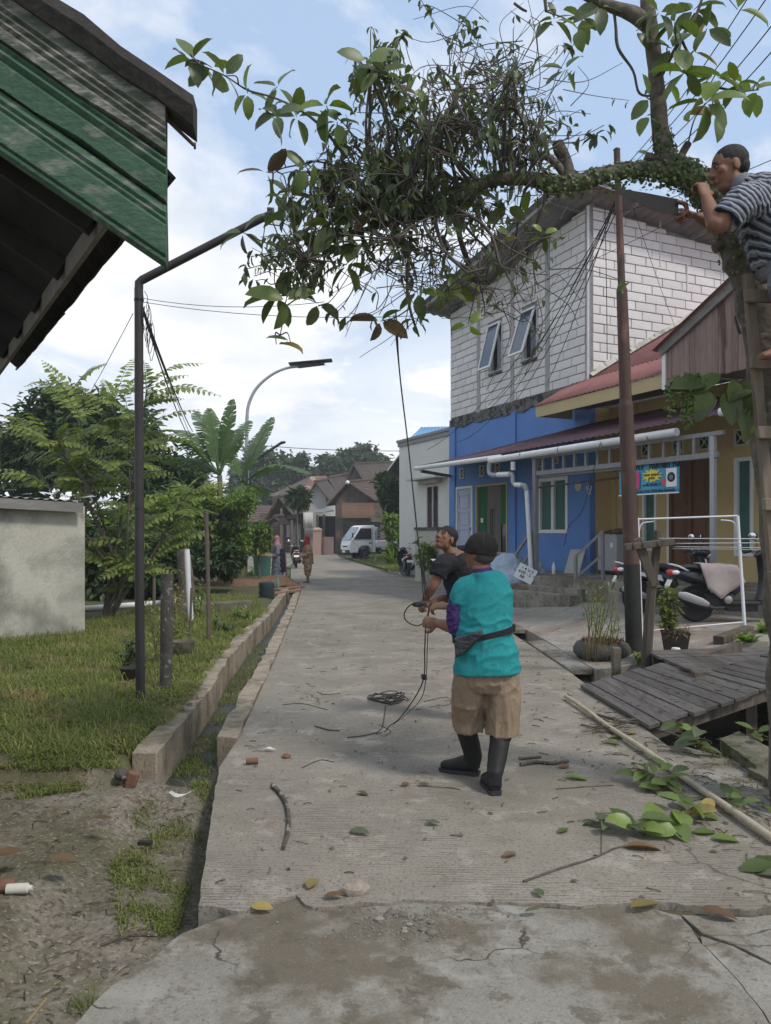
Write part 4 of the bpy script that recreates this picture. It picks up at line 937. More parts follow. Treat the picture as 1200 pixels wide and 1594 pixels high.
# wooden gable: vertical boards under a rising bargeboard
GVv = 1.08; gs = .47
def gtop(u): return 4.80 + (-3.42 - u) * gs if u > -5.9 else 4.80 + (5.9 - 3.42) * gs - (-5.9 - u) * gs
u = -3.42; k = 0
while u > -8:
    w_ = rnd(.115, .15); k += 1; mb = MB(); v0 = GVv + rnd(0, .008); zb = 4.17 + rnd(-.012, .012)
    mb.hexa([BF(u, v0 - .02, zb), BF(u - w_ + .006, v0 - .02, zb), BF(u - w_ + .006, v0, zb), BF(u, v0, zb), BF(u, v0 - .02, gtop(u)), BF(u - w_ + .006, v0 - .02, gtop(u - w_)), BF(u - w_ + .006, v0, gtop(u - w_)), BF(u, v0, gtop(u))])
    mb.build('gable_board', M['clad_wood'], yh, 30); u -= w_
mb = MB(); mb.beam(BF(-3.3, GVv + .05, 4.80), BF(-5.95, GVv + .05, 4.80 + 2.6 * gs), .04, .17, BF.n.cross(Vector((0, 0, 1)))); mb.build('bargeboard', M['barge_wood'], yh, 30, bevel=.004)
mb = MB(); mb.fbox(BF, -3.41, -3.33, GVv - .02, GVv + .03, 4.13, 4.76); mb.build('corner_trim', M['white_paint'], yh, 30)
sheet(BF(-3.2, GVv + .15, 4.83), BF(-3.2, -3, 4.83), BF(-5.95, GVv + .15, 4.83 + 2.75 * gs), BF(-5.95, -3, 4.83 + 2.75 * gs), 30, .012, 'roof_sheet', M['red_roof'], yh)
sheet(BF(-8.6, GVv + .15, 4.83), BF(-8.6, -3, 4.83), BF(-5.96, GVv + .15, 4.83 + 2.75 * gs), BF(-5.96, -3, 4.83 + 2.75 * gs), 30, .012, 'roof_sheet', M['red_roof'], yh)
mb = MB(); mb.tube([onA(tl + .25, .15, GZ + .24), onA(tl + .6, .12, GZ + .27)], .07, 10); mb.build('pipe_end', M['white_pipe'], yh, 60)

# --- laundry banner tied under the truss
bl = P(964, 775, 13.35); 
ba = onA(2.42, -.06, 0); bb = onA(3.9, -.06, 0)
def bsolve(px):     # along the truss line
    k = (px - CX) / FPX; q = onA(0, -.06); t = (k * q.y - q.x) / (PD.x - k * PD.y); return t
t0, t1 = bsolve(964), bsolve(1058); p0, p1 = onA(t0, -.06), onA(t1, -.06)
zt = H + (HY - 712) / FPX * p1.y; zb0 = H + (HY - 774) / FPX * p0.y; zb1 = H + (HY - 766) / FPX * p1.y
ban = empty('laundry_banner', p0.lerp(p1, .5) + V(0, 0, 2.4), 'bright blue laundry banner with pink panel and yellow burst hung under the porch truss', 'banner')
zt = 2.94; BWd = (p1 - p0).length; zb = (zb0 + zb1) / 2
mb = MB(); n = 16; vs = []
for i in range(n + 1):
    q = p0.lerp(p1, i / n)
    for j in range(7): z = zb + (zt - zb) * j / 6; vs.append(q + V(0, 0, z) + PN * (.012 * math.sin(i * .9) * (1 - j / 6)))
mb.add(vs, [(7 * i + j, 7 * i + j + 1, 7 * i + 8 + j, 7 * i + 7 + j) for i in range(n) for j in range(6)])
bo = mb.build('banner_sheet', M['banner_blue'], ban, 180); s_ = bo.modifiers.new('t', 'SOLIDIFY'); s_.thickness = .003
def bpos(x, y, o=.018): return p0.lerp(p1, x) + V(0, 0, zb + (zt - zb) * y) + PN * o
def bshape(pts, m, name, o=.017): mb = MB(); mb.slab([bpos(x, y, o) for x, y in pts], PN * .002); return mb.build(name, M[m], ban, 0)
bshape([(0, 0), (1, 0), (1, .035), (0, .035)], 'paper', 'white_edge')
def rr(x0, y0, x1, y1, r): return [(x0 + r, y0), (x1 - r, y0), (x1, y0 + r * 1.5), (x1, y1 - r * 1.5), (x1 - r, y1), (x0 + r, y1), (x0, y1 - r * 1.5), (x0, y0 + r * 1.5)]
bshape(rr(.04, .17, .37, .66, .03), 'banner_pink', 'pink_panel')
star = []
for k in range(26):
    a = 2 * math.pi * k / 26; r = (1.0 if k % 2 else .68) * (1 + .12 * math.sin(k * 2.3)); star.append((.57 + .17 * r * math.cos(a), .52 + .20 * r * math.sin(a)))
bshape(star, 'banner_yellow', 'yellow_burst')
wm = bshape([(.80, .18), (.965, .18), (.965, .68), (.80, .68)], 'paper', 'washer_print')
mb = MB(); mb.lathe(bpos(.88, .44, .0195), [(.085, 0), (.085, .002)], 20, PN.to_track_quat('Z', 'Y').to_matrix()); mb.build('drum_print', M['ink'], ban, 0)
mb = MB(); mb.lathe(bpos(.88, .44, .022), [(.045, 0), (.045, .002)], 16, PN.to_track_quat('Z', 'Y').to_matrix()); mb.build('glass_print', M['glass_blue'], ban, 0)
bshape([(.74, .24), (.80, .22), (.79, .42), (.735, .4)], 'tail_red', 'soap_print', .0205)
for s, sz, m, x, y, sq in (('LAUNDRY "Rumah Ratu"', .27, 'ink', .53, .84, .62), ('Laundry', .1, 'paper', .2, .57, .9), ('Kiloan', .1, 'paper', .24, .25, .9), ('antar jemput', .075, 'ink', .57, .55, .9), ('gratis', .075, 'ink', .57, .455, .9), ('wa 081255546117', .072, 'ink', .57, .27, .8), ('Jl. Gg. No. 53 Rt. 16 Kel. Baqa Samarinda', .07, 'ink', .6, .1, .8)):
    put_text(s, sz, m, bpos(x, y, .0225), PD, (0, 0, 1), ban, squash=sq)
mb = MB()
for x in (.01, .5, .99): mb.tube([bpos(x, .98, 0), onA(t0 + (t1 - t0) * x, -.02, GZ - .4)], .004, 5)
mb.build('tie', M['rope'], ban, 60)

# --- white house behind
WF = Fr((2.45, 26.2), (-1.95, 4.3))
wh = empty('white_house', WF(2.3, 0, 0), 'pale flat topped house with brown shuttered window behind the blue house', 'house')
wl = WF.uz(621.5, 700)[0]
_, ztl = WF.uz(621.5, 690); _, ztr = WF.uz(700, 672)
mb = MB(); SW = rect(WF, 664, 756, 683, 822); wall_open(mb, WF, -2.2, wl, -.1, ztl, [SW], t=.2)
mb.hexa([WF(wl, -.2, -.1), WF(wl, -8, -.1), WF(wl - .2, -8, -.1), WF(wl - .2, -.201, -.1), WF(wl, -.2, ztl), WF(wl, -8, ztl), WF(wl - .2, -8, ztl), WF(wl - .2, -.201, ztl)])
mb.build('wall', M['white_wall'], wh, 30)
mb = MB(); mb.fbox(WF, -2.25, wl + .08, -.1, .10, ztl, ztl + .10); mb.fbox(WF, -2.25, wl + .04, -.1, .06, ztl - .16, ztl - .002); mb.build('parapet_cap', M['steel_paint'], wh, 30)
mb = MB(); mb.fbox(WF, SW[0] - .7, SW[1] + .75, .002, .5, SW[3] + .22, SW[3] + .28); mb.fbox(WF, SW[0] - .25, SW[1] + .25, .002, .25, SW[3] + .08, SW[3] + .218); mb.build('window_canopy', M['plaster_dirty'], wh, 30)
w_ = window_frame(WF, *SW, wh, 'white_paint', 'shutter', fw=.032, mull=((SW[0] + SW[1]) / 2,), inset=.03, label='dark brown louvred window shutters')
mb = MB()
for k in range(9):
    z = SW[3] - .12 - k * .055
    for a, b in ((SW[0] + .08, (SW[0] + SW[1]) / 2 - .05), ((SW[0] + SW[1]) / 2 + .05, SW[1] - .08)): mb.beam(WF(a, -.02, z), WF(b, -.02, z), .03, .008, V(0, 0, 1) + WF.n * .6)
mb.build('louvre', M['shutter'], w_, 30)
fw0, _ = WF.uz(648, 860, 1.2); fw1 = -1.8
fence_l = empty('yard_wall', WF(fw0 / 2, 1.2, 0), 'low weathered grey wall with dark top beside the pale house', 'wall')
mb = MB(); mb.fbox(WF, fw1, fw0, 1.1, 1.25, -.05, 1.72); mb.build('wall_body', M['plaster_dirty'], fence_l, 30); mb = MB(); mb.fbox(WF, fw1, fw0 + .02, 1.07, 1.28, 1.72, 1.82); mb.build('wall_cap', M['beam_concrete'], fence_l, 30)
bh = empty('blue_roof_house', (3.5, 40, 0), 'bright blue metal roof just showing over the pale flat topped house', 'house')
q = [P(632, 681, 40), P(655, 664, 40), P(760, 664, 40), P(760, 681, 39)]
sheet(P(655, 665, 42), P(780, 662, 42), P(636, 684, 39), P(780, 684, 39), 24, .02, 'roof', M['blue_sheet'], bh)
sheet(P(655, 665, 42), P(780, 662, 42), P(655, 684, 46), P(790, 684, 46), 24, .02, 'roof', M['blue_sheet'], bh)
mb = MB(); a, b, c = P(640, 683, 39.2), P(655, 667, 41.8), P(656, 683, 45.5); mb.slab([a, b, c], (.15, 0, 0)); mb.build('gable', M['far_white'], bh, 0)
mb = MB(); mb.prism([(1.6, 39.5), (7, 39.5), (8, 45.5), (2.2, 45.5)], 0, 6.2); mb.build('wall', M['far_white'], bh, 30)

# ================================================================ HOUSE CORNER OVERHEAD, LEFT: green bargeboards and tiled eave
EY = 2.5
ec = P(262, 293, EY)                                # middle of the bargeboard's end
gl = Vector((-.86, -.35, 0)).normalized() if False else Vector((-.93, -.12, 0)).normalized()   # along the gable, to the left
sl = .655
def gdir(t, dz, o=0): return Vector((P(260, 0, EY).x, EY, 0)) + gl * t + V(0, 0, dz + sl * t * 1.0) + Vector((gl.y, -gl.x, 0)) * o
gon = Vector((gl.y, -gl.x, 0));  gon = gon if gon.y < 0 else -gon     # towards the camera
eave = empty('green_eave_house', (-2.2, 3.8, 0), 'house corner overhead with mouldy green bargeboards and dark old roof tiles', 'house')
def zpx(py): return H + (HY - py) / FPX * EY
x0 = P(260, 0, EY).x
def gp(t, z, o): return Vector((x0, EY, 0)) + gl * t + gon * o + V(0, 0, z + sl * t)
zz0, zz1 = zpx(418), zpx(168)
def bargeboard(za, zb, prof, m, label=None):
    # a moulded plank: PROF is (fraction of height, projection)
    mb = MB(); n = 22; vs = []; L = 2.9
    for i in range(n + 1):
        t = L * i / n
        for f, o in prof:
            z = za + (zb - za) * f
            if f in (0.0,) : z += fbm((t, za, 1), 6, 3) * .012 + (.012 * random.random() if t < .5 else 0)
            vs.append(gp(t + (fbm((z, 0, 3), 9, 2) * .004 if i == 0 else 0), z, o + .02))
        for f in (1.0, 0.0): vs.append(gp(t, za + (zb - za) * f, -.012))
    k = len(prof) + 2
    mb.add(vs, [(i * k + j, i * k + (j + 1) % k, (i + 1) * k + (j + 1) % k, (i + 1) * k + j) for i in range(n) for j in range(k)] + [tuple(range(k - 1, -1, -1)), tuple(n * k + j for j in range(k))])
    return mb.build('bargeboard', M[m], eave, 28, label=label)
hh = zz1 - zz0
bargeboard(zz0, zz0 + hh * .375, [(0, .006), (.05, .012), (.10, .012), (.13, .004), (.17, .016), (.62, .016), (.68, .006), (.74, .012), (.80, .004), (.86, .012), (.93, .004), (1, .0)], 'green_paint', 'lowest green moulded bargeboard')
bargeboard(zz0 + hh * .395, zz0 + hh * .67, [(0, .012), (.52, .014), (.60, .005), (.66, .012), (.74, .018), (.84, .006), (.92, .014), (1, .004)], 'green_paint', 'middle green moulded bargeboard')
bargeboard(zz0 + hh * .675, zz0 + hh * 1.0, [(0, .02), (.18, .02), (.26, .008), (.33, .018), (.41, .008), (.48, .018), (.56, .008), (.62, .02), (.95, .022), (1, .018)], 'green_worn', 'uppermost bargeboard, paint worn to grey')
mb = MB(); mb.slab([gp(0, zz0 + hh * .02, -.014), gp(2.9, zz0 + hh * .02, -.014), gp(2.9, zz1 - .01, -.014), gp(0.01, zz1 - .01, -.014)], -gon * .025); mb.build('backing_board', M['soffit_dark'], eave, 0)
# roof tiles: verge course over the bargeboards, eave course running away
ed_ = Vector((-.545, .838, 0))           # along the eave, away from the camera
def ep(s, o, z): # s along the eave, o inwards to the left (up the slope)
    return Vector((x0, EY, 0)) + ed_ * s + gl * o + V(0, 0, z + sl * o)
ztile = zz1 - .185
tm = MB(); tm.box((0, 0, 0), (.275, .36, .016)); tm.box((0, -.174, -.014), (.275, .012, .02)); TILE = tm.mesh('roof_tile', M['roof_tile_old'], 30)
ex = ed_; sv = gl + V(0, 0, sl); sv = (sv - ex * sv.dot(ex)).normalized(); tn = ex.cross(-sv).normalized()
if tn.z < 0: tn = -tn
def tile(s, o, lift, j=0):
    p = ep(s, o, ztile + .055 + lift); rt = Matrix((ex, sv, tn)).transposed().to_4x4() @ Matrix.Rotation(rnd(-.03, .03), 4, 'Z') @ Matrix.Rotation(.06 + rnd(-.02, .02), 4, 'X'); rt.translation = p - wloc(eave)
    inst(TILE, 'roof_tile', eave, rt)
for r in range(11):
    for k in range(15): tile(.2 + k * .237 + rnd(-.006, .006), .09 + r * .235, rnd(-.004, .004) + .008)
# mossy mortar verge on top of the bargeboard
vm = MB(); n = 26; vs = []
for i in range(n + 1):
    t = -.09 + 2.9 * i / n
    for o, dz in ((.055, -.02), (.075, .03), (.06, .075), (-.05, .085), (-.05, -.02)): vs.append(gp(t, zz1 + dz + fbm((t, o, dz), 8, 3) * .012, o + fbm((t, dz, 5), 7, 2) * .01))
vm.add(vs, [(i * 5 + j, i * 5 + (j + 1) % 5, (i + 1) * 5 + (j + 1) % 5, (i + 1) * 5 + j) for i in range(n) for j in range(5)] + [(4, 3, 2, 1, 0), tuple(n * 5 + j for j in range(5))])
vm.build('verge_mortar', M['roof_tile_old'], eave, 40)
# underside: sarking, battens, rafters
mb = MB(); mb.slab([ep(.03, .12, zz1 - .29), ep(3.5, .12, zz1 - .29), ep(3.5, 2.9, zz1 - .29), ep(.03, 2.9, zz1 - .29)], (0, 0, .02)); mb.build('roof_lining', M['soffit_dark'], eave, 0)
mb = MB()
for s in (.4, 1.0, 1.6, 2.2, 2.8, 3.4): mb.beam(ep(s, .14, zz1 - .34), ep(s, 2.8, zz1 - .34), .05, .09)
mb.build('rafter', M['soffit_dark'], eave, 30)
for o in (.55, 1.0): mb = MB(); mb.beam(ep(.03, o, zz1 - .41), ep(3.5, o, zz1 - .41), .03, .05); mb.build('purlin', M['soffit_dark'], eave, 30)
mb = MB(); mb.beam(ep(.03, .12, zz1 - .31), ep(3.48, .12, zz1 - .31), .02, .12); mb.build('eave_batten', M['batten'], eave, 30)
mb = MB(); mb.tube([gp(0.01, zz1 - .035, -.0), gp(-.085, zz1 - .06, .0)], .006, 6); mb.lathe(gp(-.085, zz1 - .062, 0), [(.011, 0), (.011, .006)], 8, (-gl).to_track_quat('Z', 'Y').to_matrix()); mb.build('bolt', M['rust'], eave, 60)
# its walls, outside the frame
mb = MB(); cx_ = [ep(.5, .75, 0), ep(3.2, .75, 0), ep(3.2, 3.6, 0), ep(.5, 3.6, 0)]; mb.prism([(p.x, p.y) for p in cx_][::-1], -.2, 2.25); mb.build('wall', M['green_worn'], eave, 30)
# ================================================================ FAR STREET: houses, trees, truck
def rquad(a, b, c, d, m, parent, name='roof', th=.06, wave=None):
    mb = MB(); a, b, c, d = [Vector(q) for q in (a, b, c, d)]; n = (b - a).cross(d - a).normalized()
    if n.z < 0: n = -n
    mb.slab([a, b, c, d], -n * th); return mb.build(name, m, parent, 0)
FTILE = None
def tiled_slope(a, b, c, d, m, parent, rows=14):
    # a-b ridge, d-c eave: stepped courses so that the tile rows catch the light
    a, b, c, d = [Vector(q) for q in (a, b, c, d)]; n = (b - a).cross(d - a).normalized()
    if n.z < 0: n = -n
    mb = MB()
    for r in range(rows):
        t0, t1 = r / rows, (r + 1.06) / rows; p, q, s, u = a.lerp(d, t0), b.lerp(c, t0), b.lerp(c, t1), a.lerp(d, t1)
        mb.add([p - n * .02, q - n * .02, s + n * .025, u + n * .025, s - n * .035, u - n * .035], [(0, 1, 2, 3), (3, 2, 4, 5)])
    mb.slab([a - n * .05, b - n * .05, c - n * .06, d - n * .06], -n * .04)
    return mb.build('roof', m, parent, 0)
def far_house(name, label, Y, peak, left, right, ridge, dep, wall_m, roof_m, base=0, walls=True, boards=False, edge_m='far_wood', over=.5):
    # gable front given by its pixels at distance Y; RIDGE: pixel of the ridge's far end, DEP: metres it runs back
    pk, lf, rt = P(*peak, Y), P(*left, Y), P(*right, Y); bk = P(*ridge, Y + dep) - pk
    t = empty(name, ((lf.x + rt.x) / 2, Y, 0), label, 'house', None)
    tiled_slope(pk, pk + bk, lf + bk, lf, M[roof_m], t); tiled_slope(pk, pk + bk, rt + bk, rt, M[roof_m], t)
    mb = MB(); mb.beam(pk + V(0, -.06, -.02), lf + V(0, -.06, -.02), .06, .24, (0, -1, 0)); mb.beam(pk + V(0, -.06, -.02), rt + V(0, -.06, -.02), .06, .24, (0, -1, 0)); mb.build('bargeboard', M[edge_m], t, 30)
    mb = MB(); mb.beam(pk + V(0, 0, .06), pk + bk + V(0, 0, .06), .25, .12); mb.build('ridge_cap', M[roof_m], t, 30)
    if walls:
        ins = .14; a, b = lf.lerp(rt, ins), lf.lerp(rt, 1 - ins); zt = pk.lerp(lf, 1 - ins * 2).z - .1; zb = base; f = bk * .06; g = bk * .97
        za, zb2 = pk.lerp(lf, 1 - 2 * ins).z - .12, pk.lerp(rt, 1 - 2 * ins).z - .12
        A0, B0 = V(a.x, a.y, zb) + V(f.x, f.y, 0), V(b.x, b.y, zb) + V(f.x, f.y, 0); A1, B1 = V(a.x, a.y, zb) + V(g.x, g.y, 0), V(b.x, b.y, zb) + V(g.x, g.y, 0)
        T = pk + f + V(0, 0, -.15); A0t, B0t, A1t, B1t = [V(q.x, q.y, z) for q, z in ((A0, za), (B0, zb2), (A1, za), (B1, zb2))]
        mb = MB(); mb.add([A0, B0, B0t, T, A0t, A1, B1, B1t, pk + g + V(0, 0, -.15), A1t], [(0, 1, 2, 3, 4), (9, 8, 7, 6, 5), (0, 4, 9, 5), (1, 6, 7, 2)]); mb.build('wall', M[wall_m], t, 0)
        if boards:
            w_ = (B0 - A0).length; n = int(w_ / .22); dv = (B0 - A0) / n
            for i in range(n):
                x0, x1 = A0 + dv * (i + .04), A0 + dv * (i + .96); s0, s1 = i / n, (i + 1) / n
                top = lambda s: (za + (T.z - za) * s * 2 if s < .5 else zb2 + (T.z - zb2) * (1 - s) * 2) - .02
                zl = pk.z - (pk.z - lf.z) * .88; mb = MB(); o = V(0, -.03 - rnd(0, .02), 0)
                if top(s0) < zl + .05 or top(s1) < zl + .05: continue
                mb.slab([x0 + o + V(0, 0, zl - zb), x1 + o + V(0, 0, zl - zb), V(x1.x, x1.y, top(s1)) + o, V(x0.x, x0.y, top(s0)) + o], (0, .025, 0)); mb.build('gable_board', M['far_wood'], t, 0)
    return t
h1 = far_house('wooden_house', 'wooden house with brown roof and plank gable behind the white truck', 60, (541, 750), (508, 787), (584, 779), (600, 745), 7, 'far_wood', 'far_roof_brown', boards=True, base=0)
mb = MB()   # horizontal planks and a dark panel for the shade under them
for k in range(5):
    z0 = P(0, 806, 59.9).z + k * .235; mb = MB(); a, b = P(532, 800, 59.85), P(580, 800, 59.85); mb.slab([V(a.x, 59.85, z0), V(b.x + rnd(0, .2), 59.85, z0), V(b.x + rnd(0, .2), 59.85, z0 + .22), V(a.x, 59.85, z0 + .22)], (0, .03, 0)); mb.build('wall_plank', M['far_board'], h1, 0)
for k in range(5):
    z0 = P(0, 806, 59.9).z + k * .235; mb = MB(); a, b = P(581.5, 800, 59.85), P(592, 800, 59.85); mb.slab([V(a.x, 59.86, z0), V(b.x, 59.86, z0), V(b.x, 59.86, z0 + .22), V(a.x, 59.86, z0 + .22)], (0, .03, 0)); mb.build('wall_plank', M['far_wood'], h1, 0)
mb = MB(); a, b = P(534, 0, 59.8), P(592, 0, 59.8); mb.slab([V(a.x, 59.7, .0), V(b.x, 59.7, .0), V(b.x, 59.7, 2.5), V(a.x, 59.7, 2.5)], (0, .05, 0)); mb.build('shade_panel', M['inside_shade'], h1, 0)  # dark panel in place of the shade inside the opening
mb = MB(); mb.ball(P(541, 751, 59.6), .16, 8, 6); mb.build('finial', M['paper'], h1, 60)
h2 = far_house('white_gable_house', 'small house with white gable wall between the open porch and the wooden house', 64, (490.5, 750), (466, 797), (513, 778), (508, 746), 7, 'far_white', 'far_roof', base=0)
mb = MB(); a, b, c, d = P(474, 801, 61.5), P(520, 796, 61.5), P(514, 792, 63.5), P(478, 795, 63.5); mb.slab([a, b, c, d], (0, 0, .08)); mb.build('canopy', M['grey_sheet'], h2, 0)
mb = MB()
for x in (504, 494): q = P(x, 858, 61.6); mb.beam(V(q.x, 61.6, 0), V(q.x, 61.6, 3.1), .2, .2)
mb.build('porch_post', M['far_wood'], h2, 30)
mb = MB(); a, b = P(494, 0, 62.3), P(522, 0, 62.3); mb.slab([V(a.x, 62.3, 0), V(b.x, 62.3, 0), V(b.x, 62.3, 3), V(a.x, 62.3, 3)], (0, .1, 0)); mb.build('shade_panel', M['inside_shade'], h2, 0)  # shade of the porch interior painted as a flat dark panel
sh = MB(); n = 10; vs = []
for i in range(n + 1):
    x = 472 + 15 * i / n; vs += [P(x, 822 + math.sin(i) * .6, 61 + .03 * math.sin(i * 1.7)), P(x, 798 - .3 * i / n, 61.1)]
sh.add(vs, [(2 * i, 2 * i + 2, 2 * i + 3, 2 * i + 1) for i in range(n)]); o = sh.build('white_sheet', M['far_white'], None, 180, P(480, 821, 61)); tag(o, 'white cloth hung up on the porch of the small white gabled house', 'cloth'); o.modifiers.new('t', 'SOLIDIFY').thickness = .01
far_house('tiled_house', 'dark tiled roof rising behind the white gabled house', 72, (511, 744), (488, 790), (528, 772), (541, 738), 5, 'far_wood', 'far_roof', base=0)
h3 = far_house('porch_house', 'open timber porch with steep brown gable roof, left of the street', 58, (434, 773), (407, 815), (456, 801), (472, 771), 8, 'inside_shade', 'far_roof_brown', walls=False, base=0)
mb = MB()
for x, dy in ((413, 0), (438, 0), (454, 0), (424, 4), (462, 5)): q = P(x, 850, 58 + dy); mb.beam(V(q.x, q.y, 0), V(q.x, q.y, 2.6 + (.9 if x == 438 else 0)), .18, .18)
mb.build('porch_post', M['far_wood'], h3, 30)
mb = MB(); a, b = P(405, 0, 65), P(486, 0, 65); mb.slab([V(a.x, 65, 0), V(b.x, 65, 0), V(b.x, 65, 3.3), V(a.x, 65, 3.3)], (0, .15, 0)); mb.build('wall', M['far_wood'], h3, 0)
for x0, x1, y0, y1, m in ((446, 451, 817, 836, 'far_white'), (456, 462, 816, 846, 'glass_pale'), (437, 442, 818, 838, 'glass_dark'), (463, 468, 816, 840, 'far_white')):
    a, b = P(x0, y1, 64.9), P(x1, y0, 64.9); mb = MB(); mb.slab([V(a.x, 64.9, a.z), V(b.x, 64.9, a.z), V(b.x, 64.9, b.z), V(a.x, 64.9, b.z)], (0, .04, 0)); mb.build('window', M[m], h3, 0)
mb = MB()
for i in range(16): a = P(440 + i * 1.6, 805, 64.4); mb.box((a.x, 64.4, 2.98), (.09, .4, .3))
mb.build('pale_eave', M['far_white'], h3, 0)
far_house('small_porch', 'small low gable porch beside the left edge of the far street', 52, (428, 804), (403, 818), (440, 816), (440, 803), 3, 'far_wood', 'far_roof', base=0, walls=False)
h4 = empty('rusty_roof_house', P(460, 830, 78), 'old house with patched rusty hip roof in the trees behind the porch', 'house')
pk0, pk1 = P(484, 741, 80), P(508, 741, 80); l, r = P(418, 772, 77), P(524, 772, 77); lb = P(425, 766, 86)
tiled_slope(pk0, pk1, r, P(466, 772, 76), M['far_roof_rust'], h4, 10); rquad(pk0, pk0 + V(.01, .01, 0), P(466, 772, 76), l, M['far_roof'], h4); tiled_slope(pk0, pk0 + V(.02, .02, 0), P(467, 772, 76), l, M['far_roof_rust'], h4, 10)
mb = MB(); a, b = P(424, 772, 78), P(520, 772, 78); mb.prism([(a.x, 78), (b.x, 78), (b.x, 84), (a.x, 84)], 0, a.z); mb.build('wall', M['far_wood'], h4, 0)
h5 = far_house('dark_roof_house', 'big dark tiled roof high behind the wooden house', 76, (550, 722), (537, 747), (568, 752), (612, 719), 7, 'far_wood', 'far_roof', base=0)
h6 = far_house('gable_end_house', 'dark gable with white bargeboard at the edge of the pale flat topped house', 50, (624, 704), (591, 748), (652, 748), (640, 702), 6, 'inside_shade', 'far_roof', base=0, edge_m='far_white')  # wall coloured dark to stand for the shaded inside of the gable
h7 = empty('low_brown_house', P(408, 830, 66), 'low brown roofed shed half hidden by banana plants', 'shed'); tiled_slope(P(388, 786, 68), P(424, 787, 68), P(424, 812, 64), P(386, 812, 64), M['far_roof_brown'], h7, 10)
mb = MB(); mb.prism([(P(388, 0, 65).x, 65), (P(424, 0, 65).x, 65), (P(424, 0, 65).x, 68), (P(388, 0, 65).x, 68)], 0, 2.6); mb.build('wall', M['far_wood'], h7, 0)
gw = empty('pink_gate_wall', P(494, 858, 63), 'pink gate pillar and low wall at the bend of the street', 'wall')
q = P(494, 858, 58); mb = MB(); mb.box((q.x, 58, .85), (.62, .6, 1.9)); mb.build('pillar', M['pink_wall'], gw, 30); mb = MB(); mb.lathe((q.x, 58, 1.8), [(.48, 0), (.5, .1), (.2, .25)], 4, Matrix.Rotation(R(45), 3, 'Z')); mb.build('pillar_cap', M['pink_wall'], gw, 0)
a, b = P(501, 0, 58), P(519, 0, 57); mb = MB(); mb.prism([(a.x, 58), (b.x, 57), (b.x, 57.2), (a.x, 58.2)], -.1, 1.35); mb.build('low_wall', M['pink_wall'], gw, 0)

# ---------------------------------------------------------------- foliage
def clump_leaves(mb, c, r, n, L, W, shell=.55, up=.35, sub=26, flat=1.0):
    # leaves gathered in sub-clumps through the volume, gaps between them
    c = Vector(c); subs = []
    for _ in range(sub):
        d = Vector((random.gauss(0, 1), random.gauss(0, 1), random.gauss(0, 1))).normalized(); k = (rnd(shell ** 3, 1)) ** (1 / 3)
        subs.append((c + Vector((d.x * r[0], d.y * r[1], d.z * r[2])) * k, d, rnd(.14, .34) * min(r)))
    for i in range(n):
        p, d, sr = subs[i % sub]; q = p + Vector((random.gauss(0, 1), random.gauss(0, 1), random.gauss(0, .8))) * sr * .62
        dr = (d * .5 + Vector((rnd(-1, 1), rnd(-1, 1), rnd(-1, .4)))).normalized(); nr = Vector((rnd(-.6, .6), rnd(-.6, .6), 1)) + d * up
        l = L * rnd(.6, 1.25)
        nr = (nr - dr * nr.dot(dr)).normalized(); sd = dr.cross(nr) * (W * .5 * l / L); o = len(mb.v)
        mb.v += [tuple(q), tuple(q + dr * l * .5 + sd + nr * l * .06), tuple(q + dr * l - nr * l * .15), tuple(q + dr * l * .5 - sd + nr * l * .06)]; mb.f.append((o, o + 1, o + 2, o + 3)); mb.m.append(0)
def tree(name, label, base, trunk, crowns, L, W, n, m, tr=.15, cat='tree', sub=26, group=None, limbs=True, shell=.5):
    t = empty(name, base, label, cat, group); b = Vector(base); mb = MB()
    top = Vector(trunk)
    mb.tube(smooth_path([b - V(0, 0, .15), b.lerp(top, .5) + V(rnd(-.1, .1), rnd(-.1, .1), 0), top], 4), lerps([tr, tr * .75, tr * .45], 4), 8)
    for c, r in crowns:
        if not limbs: break
        c = Vector(c)
        for k in range(3): e = c + V(rnd(-1, 1) * r[0] * .7, rnd(-1, 1) * r[1] * .7, rnd(-.2, .7) * r[2]); mb.tube(smooth_path([b.lerp(top, rnd(.6, 1)), top.lerp(e, .5) + V(0, 0, rnd(0, .3)), e], 3), lerps([tr * .4, tr * .25, tr * .06], 3), 5)
    mb.build('trunk', M['bark'], t, 60)
    mb = MB(); tot = sum(r[0] * r[1] * r[2] for c, r in crowns) ** 1
    for c, r in crowns: clump_leaves(mb, c, r, int(n * r[0] * r[1] * r[2] / tot), L, W, sub=sub, shell=shell)
    mb.build('crown', M[m], t, 0); return t
def ptree(name, label, Y, base_px, crowns_px, L, W, n, m, tr=.2, dY=1.0, sub=26, cat='tree', shell=.5, group=None):
    b = P(base_px, 0, Y); b.z = 0; s = Y / FPX
    cr = [(P(x, y, Y + d), (rx * s, max(rx, ry) * s * dY, ry * s)) for x, y, rx, ry, d in crowns_px]
    top = sum((c for c, r in cr), Vector()) / len(cr); return tree(name, label, b, top, cr, L, W, n, m, tr, cat, sub, group, shell=shell)
ptree('broadleaf_tree', 'dense rounded tree crown behind the banana plants and rusty roof, far left', 92, 405, [(398, 740, 34, 42, 0), (425, 735, 30, 35, 2), (380, 790, 36, 40, 0), (415, 780, 34, 36, -2)], .75, .4, 9000, 'far_leaf', .3, sub=70)
ptree('broadleaf_tree', 'rounded tree crown rising over the rusty patched roof', 96, 465, [(462, 742, 28, 38, 0), (480, 770, 26, 36, 0), (447, 760, 20, 40, 2)], .75, .4, 6500, 'far_leaf', .3, sub=60)
